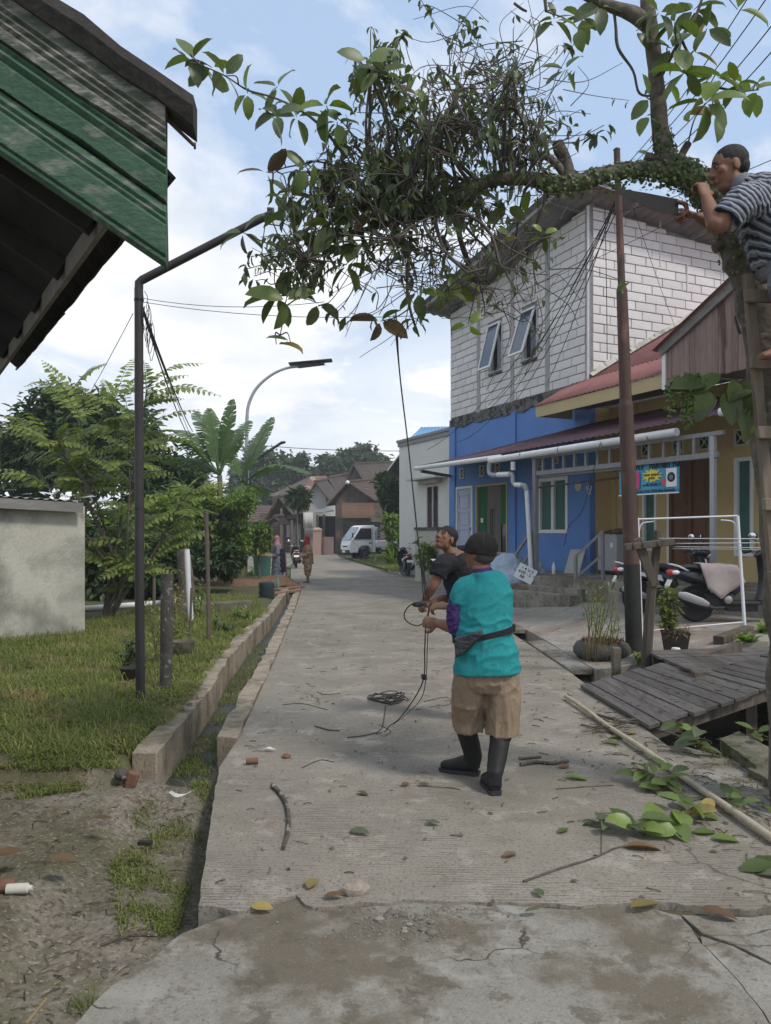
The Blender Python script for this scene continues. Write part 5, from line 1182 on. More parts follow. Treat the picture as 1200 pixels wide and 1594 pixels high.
ptree('broadleaf_tree', 'dense tree crown behind the dark roofs in the gap of the street', 100, 530, [(516, 738, 24, 32, 0), (538, 728, 22, 26, 0), (562, 722, 20, 20, 0), (590, 728, 18, 18, 0)], .75, .4, 6500, 'far_leaf', .3, sub=60)
ptree('tall_tree', 'taller airy tree with thin crown over the dark tiled roofs', 104, 562, [(562, 700, 14, 14, 0), (580, 704, 13, 12, 0), (545, 710, 10, 10, 0), (530, 712, 7, 12, 0), (573, 718, 30, 14, 0)], .6, .35, 2600, 'far_leaf', .25, sub=22)
ptree('dark_tree', 'dark dense tree behind the light green shrub and the plastered shed', 27, 110, [(110, 665, 70, 62, 0), (70, 700, 66, 60, 0), (160, 700, 70, 70, 1), (40, 730, 50, 50, 0), (215, 690, 40, 55, 1), (255, 760, 70, 60, 2)], .36, .17, 17000, 'tree_leaf', .2, sub=110, shell=.3)
ptree('roadside_bush', 'leafy bush crowding the left wall of the pale flat topped house', 44, 609, [(608, 765, 15, 30, 0), (616, 800, 10, 30, 0), (596, 750, 10, 12, 0)], .4, .2, 3800, 'tree_leaf', .1, sub=40)
ptree('papaya_tree', 'slim young tree with drooping crown in front of the dark porch', 50, 466, [(466, 774, 13, 10, 0), (462, 784, 9, 8, 0)], .6, .3, 700, 'tree_leaf', .08, sub=12)
ptree('hedge_bush', 'bushy green hedge of vines left of the silver street lamp', 23, 320, [(rnd(285, 395), rnd(775, 868), rnd(9, 24), rnd(9, 26), rnd(-1, 1.5)) for _ in range(30)], .17, .085, 17000, 'hedge_leaf', .05, sub=20, cat='bush', shell=.2)
ptree('dark_bush', 'low dark green bush at the foot of the vine hedge', 20.5, 330, [(300, 872, 30, 18, 0), (345, 872, 38, 22, 0), (270, 880, 24, 16, 0)], .22, .08, 6000, 'tree_leaf', .04, sub=60, cat='bush', shell=.2)
ptree('vine_bush', 'untidy leafy vine hanging over the verge just left of the two women', 27, 405, [(402, 840, 16, 22, 0), (412, 830, 10, 12, 0)], .2, .1, 1800, 'hedge_leaf', .05, sub=24, cat='bush', shell=.2)
ptree('young_shrub', 'large leaved shrub beside the truck bed', 40, 612, [(610, 818, 11, 14, 0), (602, 806, 6, 6, 0), (616, 842, 8, 18, 0)], .42, .16, 900, 'hedge_leaf', .05, sub=22, cat='shrub', shell=.2)
ptree('garden_shrub', 'leafy shrub against the low grey wall by the parked motorbike', 25, 662, [(662, 862, 12, 20, 0), (668, 878, 12, 12, 0), (654, 846, 8, 8, 0)], .16, .07, 900, 'hedge_leaf', .03, sub=24, cat='shrub', shell=.2)
ptree('garden_bush', 'dark leafy bush filling the gap between the plastered shed and the lamp post', 18.5, 180, [(160, 880, 46, 44, 0), (215, 890, 46, 40, 1), (255, 880, 30, 44, 0), (130, 850, 30, 40, 1)], .24, .12, 9000, 'tree_leaf', .06, sub=90, cat='bush', shell=.2)
ptree('garden_bush', 'light green bush behind the feathery shrub below the dark tree', 22, 240, [(240, 820, 50, 40, 0), (190, 830, 50, 44, 1), (285, 800, 30, 40, 0)], .24, .12, 8000, 'hedge_leaf', .06, sub=90, cat='bush', shell=.2)
gh = empty('grey_house', P(275, 830, 33), 'grey roofed house glimpsed between the feathery shrub and the banana plants', 'house')
tiled_slope(P(240, 722, 36), P(322, 724, 36), P(330, 765, 32), P(215, 765, 32), M['grey_sheet'], gh, 8)
mb = MB(); mb.prism([(P(225, 0, 33).x, 33), (P(322, 0, 33).x, 33), (P(322, 0, 33).x, 38), (P(225, 0, 33).x, 38)], 0, 3.5); mb.build('wall', M['far_white'], gh, 0)
def strap_plant(name, label, c, n, L, W, m, arch=.6, cat='plant', group=None, up=1.2):
    t = empty(name, c, label, cat, group); mb = MB(); c = Vector(c)
    for i in range(n):
        a = rnd(0, 6.283); d = V(math.cos(a), math.sin(a), rnd(.5, 1.6) * up).normalized(); p = c + V(math.cos(a), math.sin(a), 0) * rnd(0, .06)
        mb.leaf(p, d, V(0, 0, 1) - d * d.z + V(-d.x, -d.y, .2) * .2, L * rnd(.6, 1.1), W, arch * rnd(.5, 1.2), .2, n=4)
    mb.build('foliage', M[m], t, 180); return t
for i, (x, y, s, lb) in enumerate(((403, 893, .8, 'clump of strap leaved plants at the foot of the silver street lamp'), (415, 889, .7, 'clump of strap leaves just behind the dark drum by the women'), (388, 897, .6, 'small clump of strap leaves left of the lamp pole base'), (610, 880, 1.5, 'big arching leaf clump under the truck bed shrub'))):
    strap_plant('strap_plant', lb, G(x, y, .0), 34, s, .06 * s, 'hedge_leaf')

# --- the light green shrub with feathered branches
shr = empty('feathery_shrub', G(165, 962, .05), 'tall light green shrub with feathery leaflets behind the dark lamp post', 'shrub'); SY = 14.2
stems = MB()
forks = [[(160, 965), (172, 905), (175, 860), (150, 780), (120, 646)], [(165, 965), (185, 930), (196, 880), (200, 800), (205, 700)], [(160, 962), (180, 910), (140, 840), (95, 790), (60, 730)], [(170, 965), (200, 915), (240, 860), (270, 800), (300, 760)], [(165, 960), (172, 890), (190, 790), (176, 630)], [(200, 800), (215, 700), (228, 612)], [(150, 780), (110, 720), (70, 690)], [(175, 860), (140, 790), (130, 740)]]
FK = []
for f in forks:
    dd = rnd(-.8, .8); pts = [P(x, y, SY + dd * i / len(f)) for i, (x, y) in enumerate(f)]; sp = smooth_path(pts, 4); stems.tube(sp, [.036 * (1 - i / len(sp)) + .008 for i in range(len(sp))], 6); FK.append(sp)
stems.build('stem', M['bark'], shr, 60)
def frond(base, tip, nl, L, W, sag=.12):
    base, tip = Vector(base), Vector(tip); d = tip - base; mid = base.lerp(tip, .5) + V(0, 0, d.length * sag); pts = smooth_path([base, mid, tip], 8); mb = MB()
    mb.tube(pts, [.007 * (1 - i / len(pts)) + .002 for i in range(len(pts))], 4)
    ax = V(-d.y, d.x, 0) + V(0, 0, .4) * rnd(-1, 1)
    if ax.length < .1: ax = V(1, 0, 0)
    ax.normalize(); tl_ = rnd(-.5, .5)
    for i in range(nl):
        t = .12 + .88 * i / (nl - 1); k = min(int(t * (len(pts) - 1)), len(pts) - 2); p = pts[k].lerp(pts[k + 1], t * (len(pts) - 1) - k); tg = (pts[k + 1] - pts[k]).normalized()
        sd = tg.cross(V(0, -.55 + tl_ * .3, .8)).normalized(); nn = sd.cross(tg); sz = math.sin(math.pi * (.18 + .75 * t)) * rnd(.8, 1.1)
        for s in (-1, 1): mb.leaf(p, sd * s + tg * .55 + V(0, 0, rnd(-.3, .1)), nn + V(0, 0, .3), L * sz, W * sz, .2, .15, n=2)
    return mb.build('frond', M['shrub_leaf'], shr, 180)
outl = [((120, 646), (66, 562)), ((112, 606), (166, 566)), ((176, 630), (210, 556)), ((226, 596), (318, 566)), ((226, 614), (342, 616)), ((226, 664), (258, 636)), ((228, 690), (312, 694)), ((48, 668), (2, 648)), ((92, 612), (38, 602)), ((100, 722), (12, 720)), ((280, 788), (342, 760)), ((90, 805), (42, 792)), ((112, 846), (44, 838)), ((280, 806), (340, 800)), ((110, 640), (60, 600)), ((130, 660), (90, 590)), ((160, 650), (110, 600)), ((190, 620), (230, 580)), ((176, 640), (160, 590)), ((205, 700), (190, 600)), ((130, 930), (78, 924))]
for a, b in outl: frond(P(*a, SY + rnd(-.6, .6)), P(*b, SY + rnd(-1, 1)), 13, .19, .085)
for i in range(185):
    sp = random.choice(FK); k = random.randrange(int(len(sp) * .35), len(sp)); b = sp[k]; a = rnd(0, 6.283); L = rnd(.55, 1.15)
    e = b + V(math.cos(a) * L * .95, math.sin(a) * L * .7, rnd(-.15, .55) * L); frond(b, e, random.choice((9, 11, 12)), .19, .084)
# --- banana plants
def banana(name, label, base_px, Y, crown, leaves, tr=.13):
    b = P(base_px, 0, Y); b.z = 0; t = empty(name, b, label, 'banana plant'); c = P(*crown, Y); mb = MB()
    mb.tube(smooth_path([b - V(0, 0, .1), b.lerp(c, .5), c], 4), lerps([tr * 1.2, tr, tr * .6], 4), 10); mb.build('stem', M['banana_stem'], t, 60)
    for (tip, bend, W, dy, tear) in leaves:
        e = P(*tip, Y + dy); d = e - c; L = d.length; mid = c.lerp(e, .5) + V(0, 0, L * bend); pts = smooth_path([c, mid, e], 8); n = len(pts); mb = MB()
        mb.tube(pts, [.03 * (1 - i / n) + .006 for i in range(n)], 5)
        sdb = d.cross(V(0, 0, 1)); sdb = V(1, 0, 0) if sdb.length < .2 else sdb.normalized()
        if abs(sdb.x) < .5: sdb = (sdb + V(.9 if sdb.x >= 0 else -.9, 0, 0)).normalized()
        for s in (-1, 1):
            strips = 26; 
            for i in range(strips):
                t0, t1 = .16 + .84 * i / strips, .16 + .84 * (i + (.86 if random.random() < tear else 1.0)) / strips
                def at(q): k = min(int(q * (n - 1)), n - 2); return pts[k].lerp(pts[k + 1], q * (n - 1) - k)
                wd = lambda q: W * math.sin(math.pi * min(1, .1 + (q - .16) * 1.06)) ** .55; dr = rnd(.15, .5) * (1.6 if random.random() < tear else 1)
                p0, p1 = at(t0), at(min(1, t1)); up = V(0, 0, .35); w0, w1 = wd(t0), wd(min(1, t1)); m0 = (sdb * s + up * .4 + d.normalized() * .3).normalized(); m1 = (sdb * s - V(0, 0, dr) + d.normalized() * .5).normalized()
                mb.add([p0, p1, p1 + m0 * w1 * .5, p0 + m0 * w0 * .5, p1 + m0 * w1 * .5 + m1 * w1 * .5, p0 + m0 * w0 * .5 + m1 * w0 * .5], [(0, 1, 2, 3), (3, 2, 4, 5)])
        mb.build('leaf', M['banana'], t, 180)
    return t
banana('banana_plant', 'tall banana plant with ragged upright leaves left of the street lamp', 345, 25, (342, 740), [((361, 622), .04, 0.53, 0, .15), ((326, 636), .02, 0.43, .4, .3), ((250, 670), .22, 0.45, 0, .5), ((230, 694), .25, 0.45, -.5, .5), ((254, 722), .16, 0.50, .6, .6), ((305, 640), .12, 0.43, 1, .6), ((372, 668), .05, 0.45, .8, .5), ((388, 655), .1, 0.45, 1.2, .7), ((300, 730), .1, 0.50, 1.4, .6)])
banana('banana_plant', 'banana plant with one long arching leaf right of the lamp pole', 376, 27, (376, 752), [((424, 650), .05, 0.55, 0, .1), ((412, 668), .1, 0.45, 1, .4), ((482, 738), .18, 0.45, -.3, .5), ((378, 775), .02, 0.38, -.6, .6), ((414, 772), .12, 0.45, .4, .6), ((350, 690), .05, 0.38, .5, .5), ((368, 790), -.02, 0.31, .2, .7)])

# --- plastered shed on the left
s0 = G(132, 986, .03); sd_ = (G(0, 999, .03) - s0).normalized(); s1 = s0 + sd_ * 3.2; bk = V(-.5, .87, 0)
shed = empty('plastered_shed', s0, 'small pale plastered shed with mouldy stains and grey sheet roof, left of the lawn', 'shed')
mb = MB(); q = [s1, s0, s0 + bk * 3, s1 + bk * 3]; ztop = P(0, 783, s0.y).z; mb.prism([(p.x, p.y) for p in q], -.15, ztop - .05)
def shed_mat():
    m = mat('shed_plaster', (.48, .47, .40), (.40, .39, .33), 1.3, .9, .25, 25, (.14, .14, .12), .8, .42, .2); return m
mb.build('wall', shed_mat(), shed, 30)
zt0 = P(0, 786, s0.y).z
e0_, e1_ = s0 - sd_ * -.1 + V(0, -.25, zt0 + .0), s1 + V(0, -.25, zt0 + .12)
e0_ = s0 - sd_ * .06 + V(0, -.28, zt0 + .02)
sheet(e0_, e1_ , e0_ + bk * 3.6 + V(0, 0, .12), e1_ + bk * 3.6 + V(0, 0, .12), 22, .014, 'roof_sheet', M['grey_sheet'], shed)
mb = MB(); mb.beam(e0_ + V(0, .05, -.10), e1_ + V(0, .05, -.10), .04, .15); mb.build('fascia', M['barge_wood'], shed, 30)
mb = MB()
for i in range(12):
    t = i / 11; p = (e0_ + sd_ * -.1).lerp(e1_, t) + V(0, -.02, .06)
    vs = [p + V(rnd(-.15, .15), rnd(-.06, .06), rnd(-.01, .05)) for _ in range(5)]; mb.add(vs, [(0, 1, 2), (0, 2, 3), (0, 3, 4)])
mb.build('torn_plastic', M['plastic_film'], shed, 0)

# --- truck
def wheel(parent, c, r, w_, name='wheel', hub='metal', n=24):
    R90 = Matrix.Rotation(R(90), 3, 'X'); mb = MB(); mb.lathe(c, [(r * .62, -w_ / 2), (r * .92, -w_ / 2), (r, -w_ * .3), (r, w_ * .3), (r * .92, w_ / 2), (r * .62, w_ / 2)], n, R90); o = mb.build(name, M['rubber'], parent, 40)
    mb = MB(); mb.lathe(c, [(r * .25, -w_ * .50), (r * .61, -w_ * .44), (r * .61, w_ * .44), (r * .25, w_ * .50)], n, R90)
    for k in range(6):
        g = k * math.pi / 3
        for s in (-1, 1): mb.ball(Vector(c) + V(math.cos(g) * r * .4, s * w_ * .5, math.sin(g) * r * .4), r * .06, 6, 4)
    mb.build('rim', M[hub], o, 40); return o
tp = G(559, 871, .0); TR = empty('pickup_truck', (0, 0, 0), 'white light truck with slatted flat bed parked on the verge facing left', 'truck')
# local: x forward, y to the left, z up; front axle at the origin
body = [(1.0, .42), (1.02, .75), (.98, 1.05), (.92, 1.18), (.28, 2.02), (.12, 2.10), (-.60, 2.10), (-.68, 2.02), (-.72, .45), (-.45, .45), (-.40, .70), (-.2, .84), (.2, .84), (.40, .70), (.46, .42)]
def extr(pts, y0, y1): return [V(x, y0, z) for x, z in pts]
mb = MB(); pts = extr(body, -.78, 0); mb.slab(pts, (0, 1.56, 0)); mb.build('cab', M['truck_white'], TR, 30, bevel=.04)
for s in (-1, 1):
    mb = MB(); mb.slab([V(.74, s * .79, 1.24), V(.30, s * .785, 1.92), (V(-.42, s * .785, 1.92)), V(-.42, s * .79, 1.24)][::s], (0, s * .012, 0)); mb.build('side_window', M['glass_dark'], TR, 0)
    mb = MB()
    for a, b in (((-.5, .55), (-.5, 1.97)), ((.82, 1.16), (-.5, 1.17)), ((.42, .84), (.84, 1.1))): mb.beam(V(a[0], s * .782, a[1]), V(b[0], s * .782, b[1]), .012, .012)
    mb.build('door_seam', M['plastic_dark'], TR, 0)
    mb = MB(); mb.box((-.36, s * .79, 1.02), (.16, .03, .08)); mb.build('door_handle', M['plastic_dark'], TR, 30, bevel=.005)
    mb = MB(); mb.box((1.0, s * .6, .78), (.08, .26, .3)); mb.build('headlight', M['lamp_clear'], TR, 30, bevel=.03)
    mb = MB(); mb.tube([V(.78, s * .8, 1.35), V(.9, s * .98, 1.5)], .015, 6); mb.box((.9, s * 1.0, 1.5), (.05, .14, .3)); mb.build('mirror', M['plastic_dark'], TR, 30, bevel=.01)
    wheel(TR, V(0, s * .68, .34), .34, .2, hub='grey_pipe'); wheel(TR, V(-2.5, s * .68, .34), .34, .2, hub='grey_pipe')
    mb = MB(); mb.box((-2.25, s * .84, .98), (2.95, .04, .36)); mb.build('bed_side', M['truck_white'], TR, 30, bevel=.01)
    mb = MB()
    for z in (1.28, 1.48, 1.68, 1.88): mb.beam(V(-.8, s * .84, z), V(-3.7, s * .84, z), .03, .06)
    for x in (-.8, -1.9, -2.8, -3.7): mb.beam(V(x, s * .84, 1.17), V(x, s * .84, 1.95), .05, .05)
    mb.build('bed_rack', M['steel_paint'], TR, 30)
mb = MB(); mb.slab([V(.955, -.68, 1.2), V(.955, .68, 1.2), V(.35, .64, 1.99), V(.35, -.64, 1.99)], (.02, 0, .015)); mb.build('windscreen', M['glass_pale'], TR, 0)
mb = MB(); mb.box((1.03, 0, .5), (.12, 1.5, .2)); mb.box((1.0, 0, .8), (.06, .8, .1)); mb.build('bumper', M['plastic_dark'], TR, 30, bevel=.02)
mb = MB(); mb.box((1.1, 0, .5), (.01, .45, .14)); mb.build('number_plate', M['plate'], TR, 0)
mb = MB(); mb.box((-2.35, 0, .78), (2.75, 1.66, .05)); mb.box((-1.0, 0, 1.6), (.05, 1.66, .8)); mb.v = [(x + .18, y, z) for x, y, z in mb.v]; mb.build('bed', M['truck_white'], TR, 30)
mb = MB(); mb.box((-1.7, 0, .5), (3.8, .6, .14)); mb.box((-1.35, -.5, .5), (.5, .3, .3)); mb.build('chassis', M['black'], TR, 30)
mb = MB(); mb.box((-2.2, -.55, 1.2), (1.9, .3, .05)); mb.build('red_bar', M['tail_red'], TR, 0)
TR.location = tp + V(.05, .5, 0); TR.rotation_euler = (0, 0, R(180 + 24))
# ================================================================ STREET FURNITURE AND THINGS
# --- scooter: x forward, y left, z up, rear axle over the origin
def make_scooter(name, label, body_m, side_m, group=None, sport=False):
    t = empty(name, (0, 0, 0), label, 'motor scooter', group); r = .26
    for x, nm in ((0, 'wheel'), (1.26, 'wheel')):
        R90 = Matrix.Rotation(R(90), 3, 'X'); mb = MB(); mb.lathe((x, 0, r), [(r * .72, -.035), (r * .88, -.048), (r * .97, -.032), (r, 0), (r * .97, .032), (r * .88, .048), (r * .72, .035)], 30, R90); w_ = mb.build(nm, M['rubber'], t, 40)
        mb = MB(); mb.lathe((x, 0, r), [(r * .64, -.034), (r * .73, -.036), (r * .73, .036), (r * .64, .034)], 30, R90); mb.lathe((x, 0, r), [(.02, -.05), (.05, -.045), (.05, .045), (.02, .05)], 14, R90)
        for k in range(10): g = 2 * math.pi * k / 10; mb.beam(V(x + .04 * math.cos(g), 0, r + .04 * math.sin(g)), V(x + r * .66 * math.cos(g + .2), 0, r + r * .66 * math.sin(g + .2)), .014, .03)
        mb.build('rim', M['plastic_dark'], w_, 40)
    def hull(secs, n=14):     # secs: (x, z, halfwidth, halfheight)
        mb = MB(); mb.tube([V(x, 0, z) for x, z, a, b in secs], [(a, b) for x, z, a, b in secs], n, up=(0, 0, 1)); return mb
    hull([(-.36, .72, .04, .03), (-.30, .70, .09, .065), (-.12, .655, .145, .10), (.12, .62, .16, .12), (.36, .58, .155, .13), (.50, .50, .12, .12), (.56, .42, .09, .08)]).build('rear_fairing', M[body_m], t, 60)
    mb = hull([(-.24, .765, .085, .03), (-.1, .785, .125, .04), (.2, .765, .13, .05), (.42, .745, .11, .05), (.55, .70, .07, .035)]); mb.build('seat', M['plastic_dark'], t, 60)
    for s in (-1, 1):
        mb = MB(); mb.slab([V(-.28, s * .112, .705), V(.32, s * .162, .62), V(.36, s * .150, .52), V(-.05, s * .152, .625)][::s], (0, s * .014, 0)); mb.build('side_panel', M[side_m], t, 30, bevel=.005)
    mb = MB(); mb.box((.70, 0, .285), (.52, .30, .05)); mb.box((.62, 0, .22), (.42, .16, .12)); mb.build('footboard', M['plastic_dark'], t, 30, bevel=.015)
    # leg shield curving up to the bars
    mb = MB(); prof = [(.93, .27, .15), (1.0, .42, .20), (1.03, .62, .23), (1.0, .80, .20), (.96, .93, .13)]; vs = []
    for x, z, hw in prof:
        for j in range(9): a = (j - 4) / 4; vs.append(V(x - .09 * a * a, hw * a, z))
    for x, z, hw in prof:
        for j in range(9): a = (j - 4) / 4; vs.append(V(x - .09 * a * a + .06 * (1 - a * a) + .012, hw * a, z))
    nq = 9; K = len(prof); fs = [(i * nq + j, i * nq + j + 1, (i + 1) * nq + j + 1, (i + 1) * nq + j) for i in range(K - 1) for j in range(8)]
    fs += [tuple(q + K * nq for q in f[::-1]) for f in fs]
    fs += [(i * nq, (i + 1) * nq, (i + 1) * nq + K * nq, i * nq + K * nq) for i in range(K - 1)] + [(i * nq + 8 + K * nq, (i + 1) * nq + 8 + K * nq, (i + 1) * nq + 8, i * nq + 8) for i in range(K - 1)]
    mb.add(vs, fs); mb.build('leg_shield', M[body_m], t, 50)
    mb = MB(); mb.slab([V(1.07, -.05, .5), V(1.0, -.19, .75), V(.98, -.13, .88), V(1.08, -.03, .62)], (.02, 0, 0)); mb.slab([V(1.07, .05, .5), V(1.0, .19, .75), V(.98, .13, .88), V(1.08, .03, .62)][::-1], (.02, 0, 0)); mb.build('front_trim', M[side_m], t, 30)
    mb = MB(); n = 12
    for s in (-1, 1): mb.beam(V(1.26, s * .075, .26), V(1.06, s * .06, .62), .035, .05)
    mb.build('fork', M['metal'], t, 30)
    mb = MB(); vs = []
    for i in range(11):
        g = R(20 + 14 * i); 
        for y, q in ((-.065, .0), (-.05, .02), (.05, .02), (.065, .0)): vs.append(V(1.26 + (r + .03 + q) * math.cos(g), y, r + (r + .03 + q) * math.sin(g)))
    mb.add(vs, [(4 * i + j, 4 * i + j + 1, 4 * i + 5 + j, 4 * i + 4 + j) for i in range(10) for j in range(3)]); o = mb.build('front_mudguard', M[body_m], t, 60); o.modifiers.new('t', 'SOLIDIFY').thickness = .008
    hull([(.82, .93, .05, .03), (.90, .985, .12, .06), (1.0, .98, .12, .075), (1.08, .95, .07, .05)]).build('handlebar_cowl', M[body_m], t, 60)
    mb = MB(); mb.ball((1.06, 0, .945), (.05, .08, .055), 12, 8); mb.build('headlight', M['lamp_clear'], t, 60)
    mb = MB(); mb.tube(smooth_path([V(.80, .36, .98), V(.88, .2, 1.01), V(.92, 0, 1.0), V(.88, -.2, 1.01), V(.80, -.36, .98)], 4), .013, 8); mb.build('handlebar', M['metal'], t, 60)
    for s in (-1, 1):
        mb = MB(); mb.tube([V(.79, s * .375, .978), V(.845, s * .24, 1.0)], .02, 8); mb.tube([V(.88, s * .25, .985), V(.90, s * .36, .965)], .007, 5); mb.build('grip', M['rubber'], t, 60)
        mb = MB(); mb.tube(smooth_path([V(.90, s * .2, 1.02), V(.93, s * .25, 1.12), V(.90, s * .29, 1.19)], 3), .006, 5); mi = mb.build('mirror_stalk', M['black'], t, 60)
        mb = MB(); rot = Matrix.Rotation(s * .35, 3, 'Z'); mb.ball((.895, s * .31, 1.22), (.02, .095, .06), 14, 8, rot); mb.build('mirror_shell', M['black'], mi, 60)
        mb = MB(); mb.ball((.884, s * .308, 1.222), (.018, .085, .052), 14, 8, rot); mb.build('mirror_glass', M['chrome'], mi, 60)
    mb = MB(); mb.ball((-.335, -.055, .70), (.05, .045, .05), 10, 8); mb.ball((-.335, .055, .70), (.05, .045, .05), 10, 8); mb.build('tail_light', M['tail_red'], t, 60)
    mb = MB(); mb.ball((-.29, -.105, .705), (.055, .03, .032), 10, 8); mb.ball((-.29, .105, .705), (.055, .03, .032), 10, 8); mb.build('indicator', M['lamp_clear'], t, 60)
    mb = MB(); mb.slab([V(-.30, -.07, .66), V(-.30, .07, .66), V(-.43, .05, .36), V(-.43, -.05, .36)], (.02, 0, .01)); mb.build('rear_mudguard', M['plastic_dark'], t, 30)
    mb = MB(); mb.slab([V(-.345, -.12, .60), V(-.345, .12, .60), V(-.385, .12, .51), V(-.385, -.12, .51)], (-.008, 0, -.002)); pl = mb.build('number_plate', M['plate'], t, 0)
    mb = MB(); mb.tube(smooth_path([V(-.1, .08, .72), V(-.27, .1, .80), V(-.36, 0, .82), V(-.27, -.1, .80), V(-.1, -.08, .72)], 4), .013, 6); mb.build('grab_rail', M['scooter_white'], t, 60)
    mb = MB(); mb.tube([V(.36, -.13, .22), V(.22, -.16, .21), V(.08, -.17, .25), V(-.22, -.175, .36), V(-.32, -.175, .395)], [.022, .022, .05, .058, .03], 10); mu = mb.build('muffler', M['plastic_dark'], t, 60)
    mb = MB(); mb.tube([V(.12, -.225, .265), V(.02, -.235, .305), V(-.2, -.235, .385), V(-.29, -.225, .41)], [(.012, .03), (.02, .055), (.02, .06), (.012, .035)], 10, up=(0, 0, 1)); mb.build('heat_shield', M['muffler_metal'], mu, 60)
    mb = MB(); mb.box((.3, 0, .31), (.4, .2, .2)); mb.lathe((.4, -.12, .33), [(.085, -.02), (.09, .02), (.05, .05)], 16, Matrix.Rotation(R(90), 3, 'X')); mb.box((.1, .12, .28), (.42, .07, .13)); mb.build('engine', M['plastic_dark'], t, 30, bevel=.02)
    mb = MB(); mb.lathe((.4, -.15, .33), [(.05, 0), (.055, .02), (.03, .03)], 14, Matrix.Rotation(R(90), 3, 'X')); mb.build('engine_cover', M['metal'], t, 40)
    mb = MB(); mb.beam(V(0, .11, .26), V(-.02, .14, .60), .03, .03); mb.tube([V(.02, .13, .33), V(-.03, .14, .58)], .03, 8); mb.build('shock_absorber', M['metal'], t, 40)
    mb = MB(); mb.tube([V(.35, .13, .2), V(.22, .24, .01)], .012, 6); mb.build('side_stand', M['metal'], t, 60)
    return t
s1 = make_scooter('motor_scooter', 'dark blue black scooter with pink towel over its seat behind the white clothes rack', 'scooter_black', 'scooter_black')
for ch in s1.children:
    if ch.name.startswith('side_panel'): ch.name = 'side_panel'
s2 = make_scooter('motor_scooter', 'black and white scooter with small raised mirrors, half hidden behind the one with the towel', 'scooter_black', 'scooter_white')
put_text('SCOOP', .055, 'metal', (.12, -.172, .66), (1, 0, -.10), (0, -.15, 1), s1)
mb = MB(); n, k_ = 18, 12; vs = []
for i in range(n + 1):
    x = .02 + .50 * i / n
    for j in range(k_ + 1):
        q = j / k_; s = -.58 + .95 * q; a = abs(s); y = -(.18 * math.sin(max(-1, min(1, -s / .16)) * 1.57)) if a < .16 else (-.19 - .02 * math.sin(x * 14) - .03 * max(0, -s - .16) if s < 0 else .155)
        z = .825 - .12 * max(0, x - .3) - (0 if a < .16 else (a - .12) * (1.05 if s < 0 else 1)) * (1.0 - .6 * abs(x - .2) / .35 if s < 0 else .5); vs.append(V(x + (.22 * (-s - .16) if s < -.16 else 0), y if s < 0 else min(.17, s), z + fbm((x, s, 0), 6, 2) * .012))
mb.add(vs, [(i * (k_ + 1) + j, i * (k_ + 1) + j + 1, (i + 1) * (k_ + 1) + j + 1, (i + 1) * (k_ + 1) + j) for i in range(n) for j in range(k_)])
tw = mb.build('towel', M['towel'], None, 180, (0, 0, 0)); tag(tw, 'dusty pink towel draped over the seat of the nearer scooter', 'towel'); tw.modifiers.new('t', 'SOLIDIFY').thickness = .012
def park(o, p, head): o.location = p; o.rotation_euler = (0, 0, head)
pA = GA(1082, 968); park(s1, V(pA.x, pA.y, apron_h(pA.x, pA.y)), R(-6)); tw.location = s1.location; tw.rotation_euler = s1.rotation_euler
pB = V(4.05, 12.35, 0); park(s2, V(pB.x, pB.y, apron_h(pB.x, pB.y)), R(-8))
for (px, py, hd, lb) in ((461, 884, 99, 'black scooter seen from behind with white plate, between the two women'), (635, 898, 100, 'black scooter seen from behind, parked by the low grey wall'), (513, 861, -118, 'scooter facing the street just left of the white truck')):
    c = copy_tree(s2); c['label'] = lb; p = G(px, py, .02); park(c, p, R(hd))
    if px == 635: c.location = P(635, 893, 28.6); c.location.z = .04

# --- lamps and poles
def arc_lamp():
    q = [(384, 889), (384, 660), (386.5, 632), (398, 606), (419, 586), (443, 574), (470, 570)]; Y = G(384, 889, .02).y; t = empty('street_lamp', P(384, 889, Y), 'tall silver street lamp with curved neck and flat solar head', 'street lamp')
    pts = [P(x, y, Y) for x, y in q]; mb = MB(); sp = [pts[0] - V(0, 0, .2)] + smooth_path(pts[1:], 5); mb.tube(sp, [.085] + [.075 - .03 * i / len(sp) for i in range(len(sp) - 1)], 10); mb.build('pole', M['grey_pipe'], t, 60)
    mb = MB(); a, b = P(450, 567, Y), P(517, 561, Y); mb.beam(a, b, .5, .06); mb.build('solar_panel', M['black'], t, 30, bevel=.01); mb = MB(); mb.beam(P(464, 571, Y), P(505, 566, Y), .3, .08); mb.build('lamp_head', M['plastic_dark'], t, 30)
arc_lamp()
def dark_lamp():
    Y = 30; t = empty('street_lamp', P(380, 0, Y) * 1, 'thin black lamp arm slanting up beside the silver street lamp', 'street lamp'); t.location.z = 0; mb = MB()
    b = P(383, 830, Y); b.z = -.1; mb.tube([b, P(384, 728, Y), P(388, 722, Y), P(440, 688, Y)], .055, 8); mb.build('pole', M['dark_post'], t, 60); mb = MB(); mb.beam(P(438, 690, Y), P(444, 688, Y), .2, .07); mb.build('lamp_head', M['black'], t, 30)
dark_lamp()
LY = 7.15; lp = empty('lamp_post', P(219, 1086, LY), 'dark steel lamp post with slanted arm standing on the lawn, left', 'street lamp')
mb = MB(); zb = P(0, 1086, LY).z; mb.tube([P(219, 1086, LY) - V(0, 0, .25), P(217, 900, LY), P(216.5, 700, LY), P(216, 450, LY)], [.043, .043, .041, .040], 14); mb.build('pole', M['dark_post'], lp, 60)
mb = MB(); mb.tube([P(216, 452, LY), P(216.5, 440, LY), P(221, 436, LY), P(400, 344, LY), P(424, 332, LY)], [.040, .040, .040, .036, .035], 14); mb.build('arm', M['dark_post'], lp, 60)
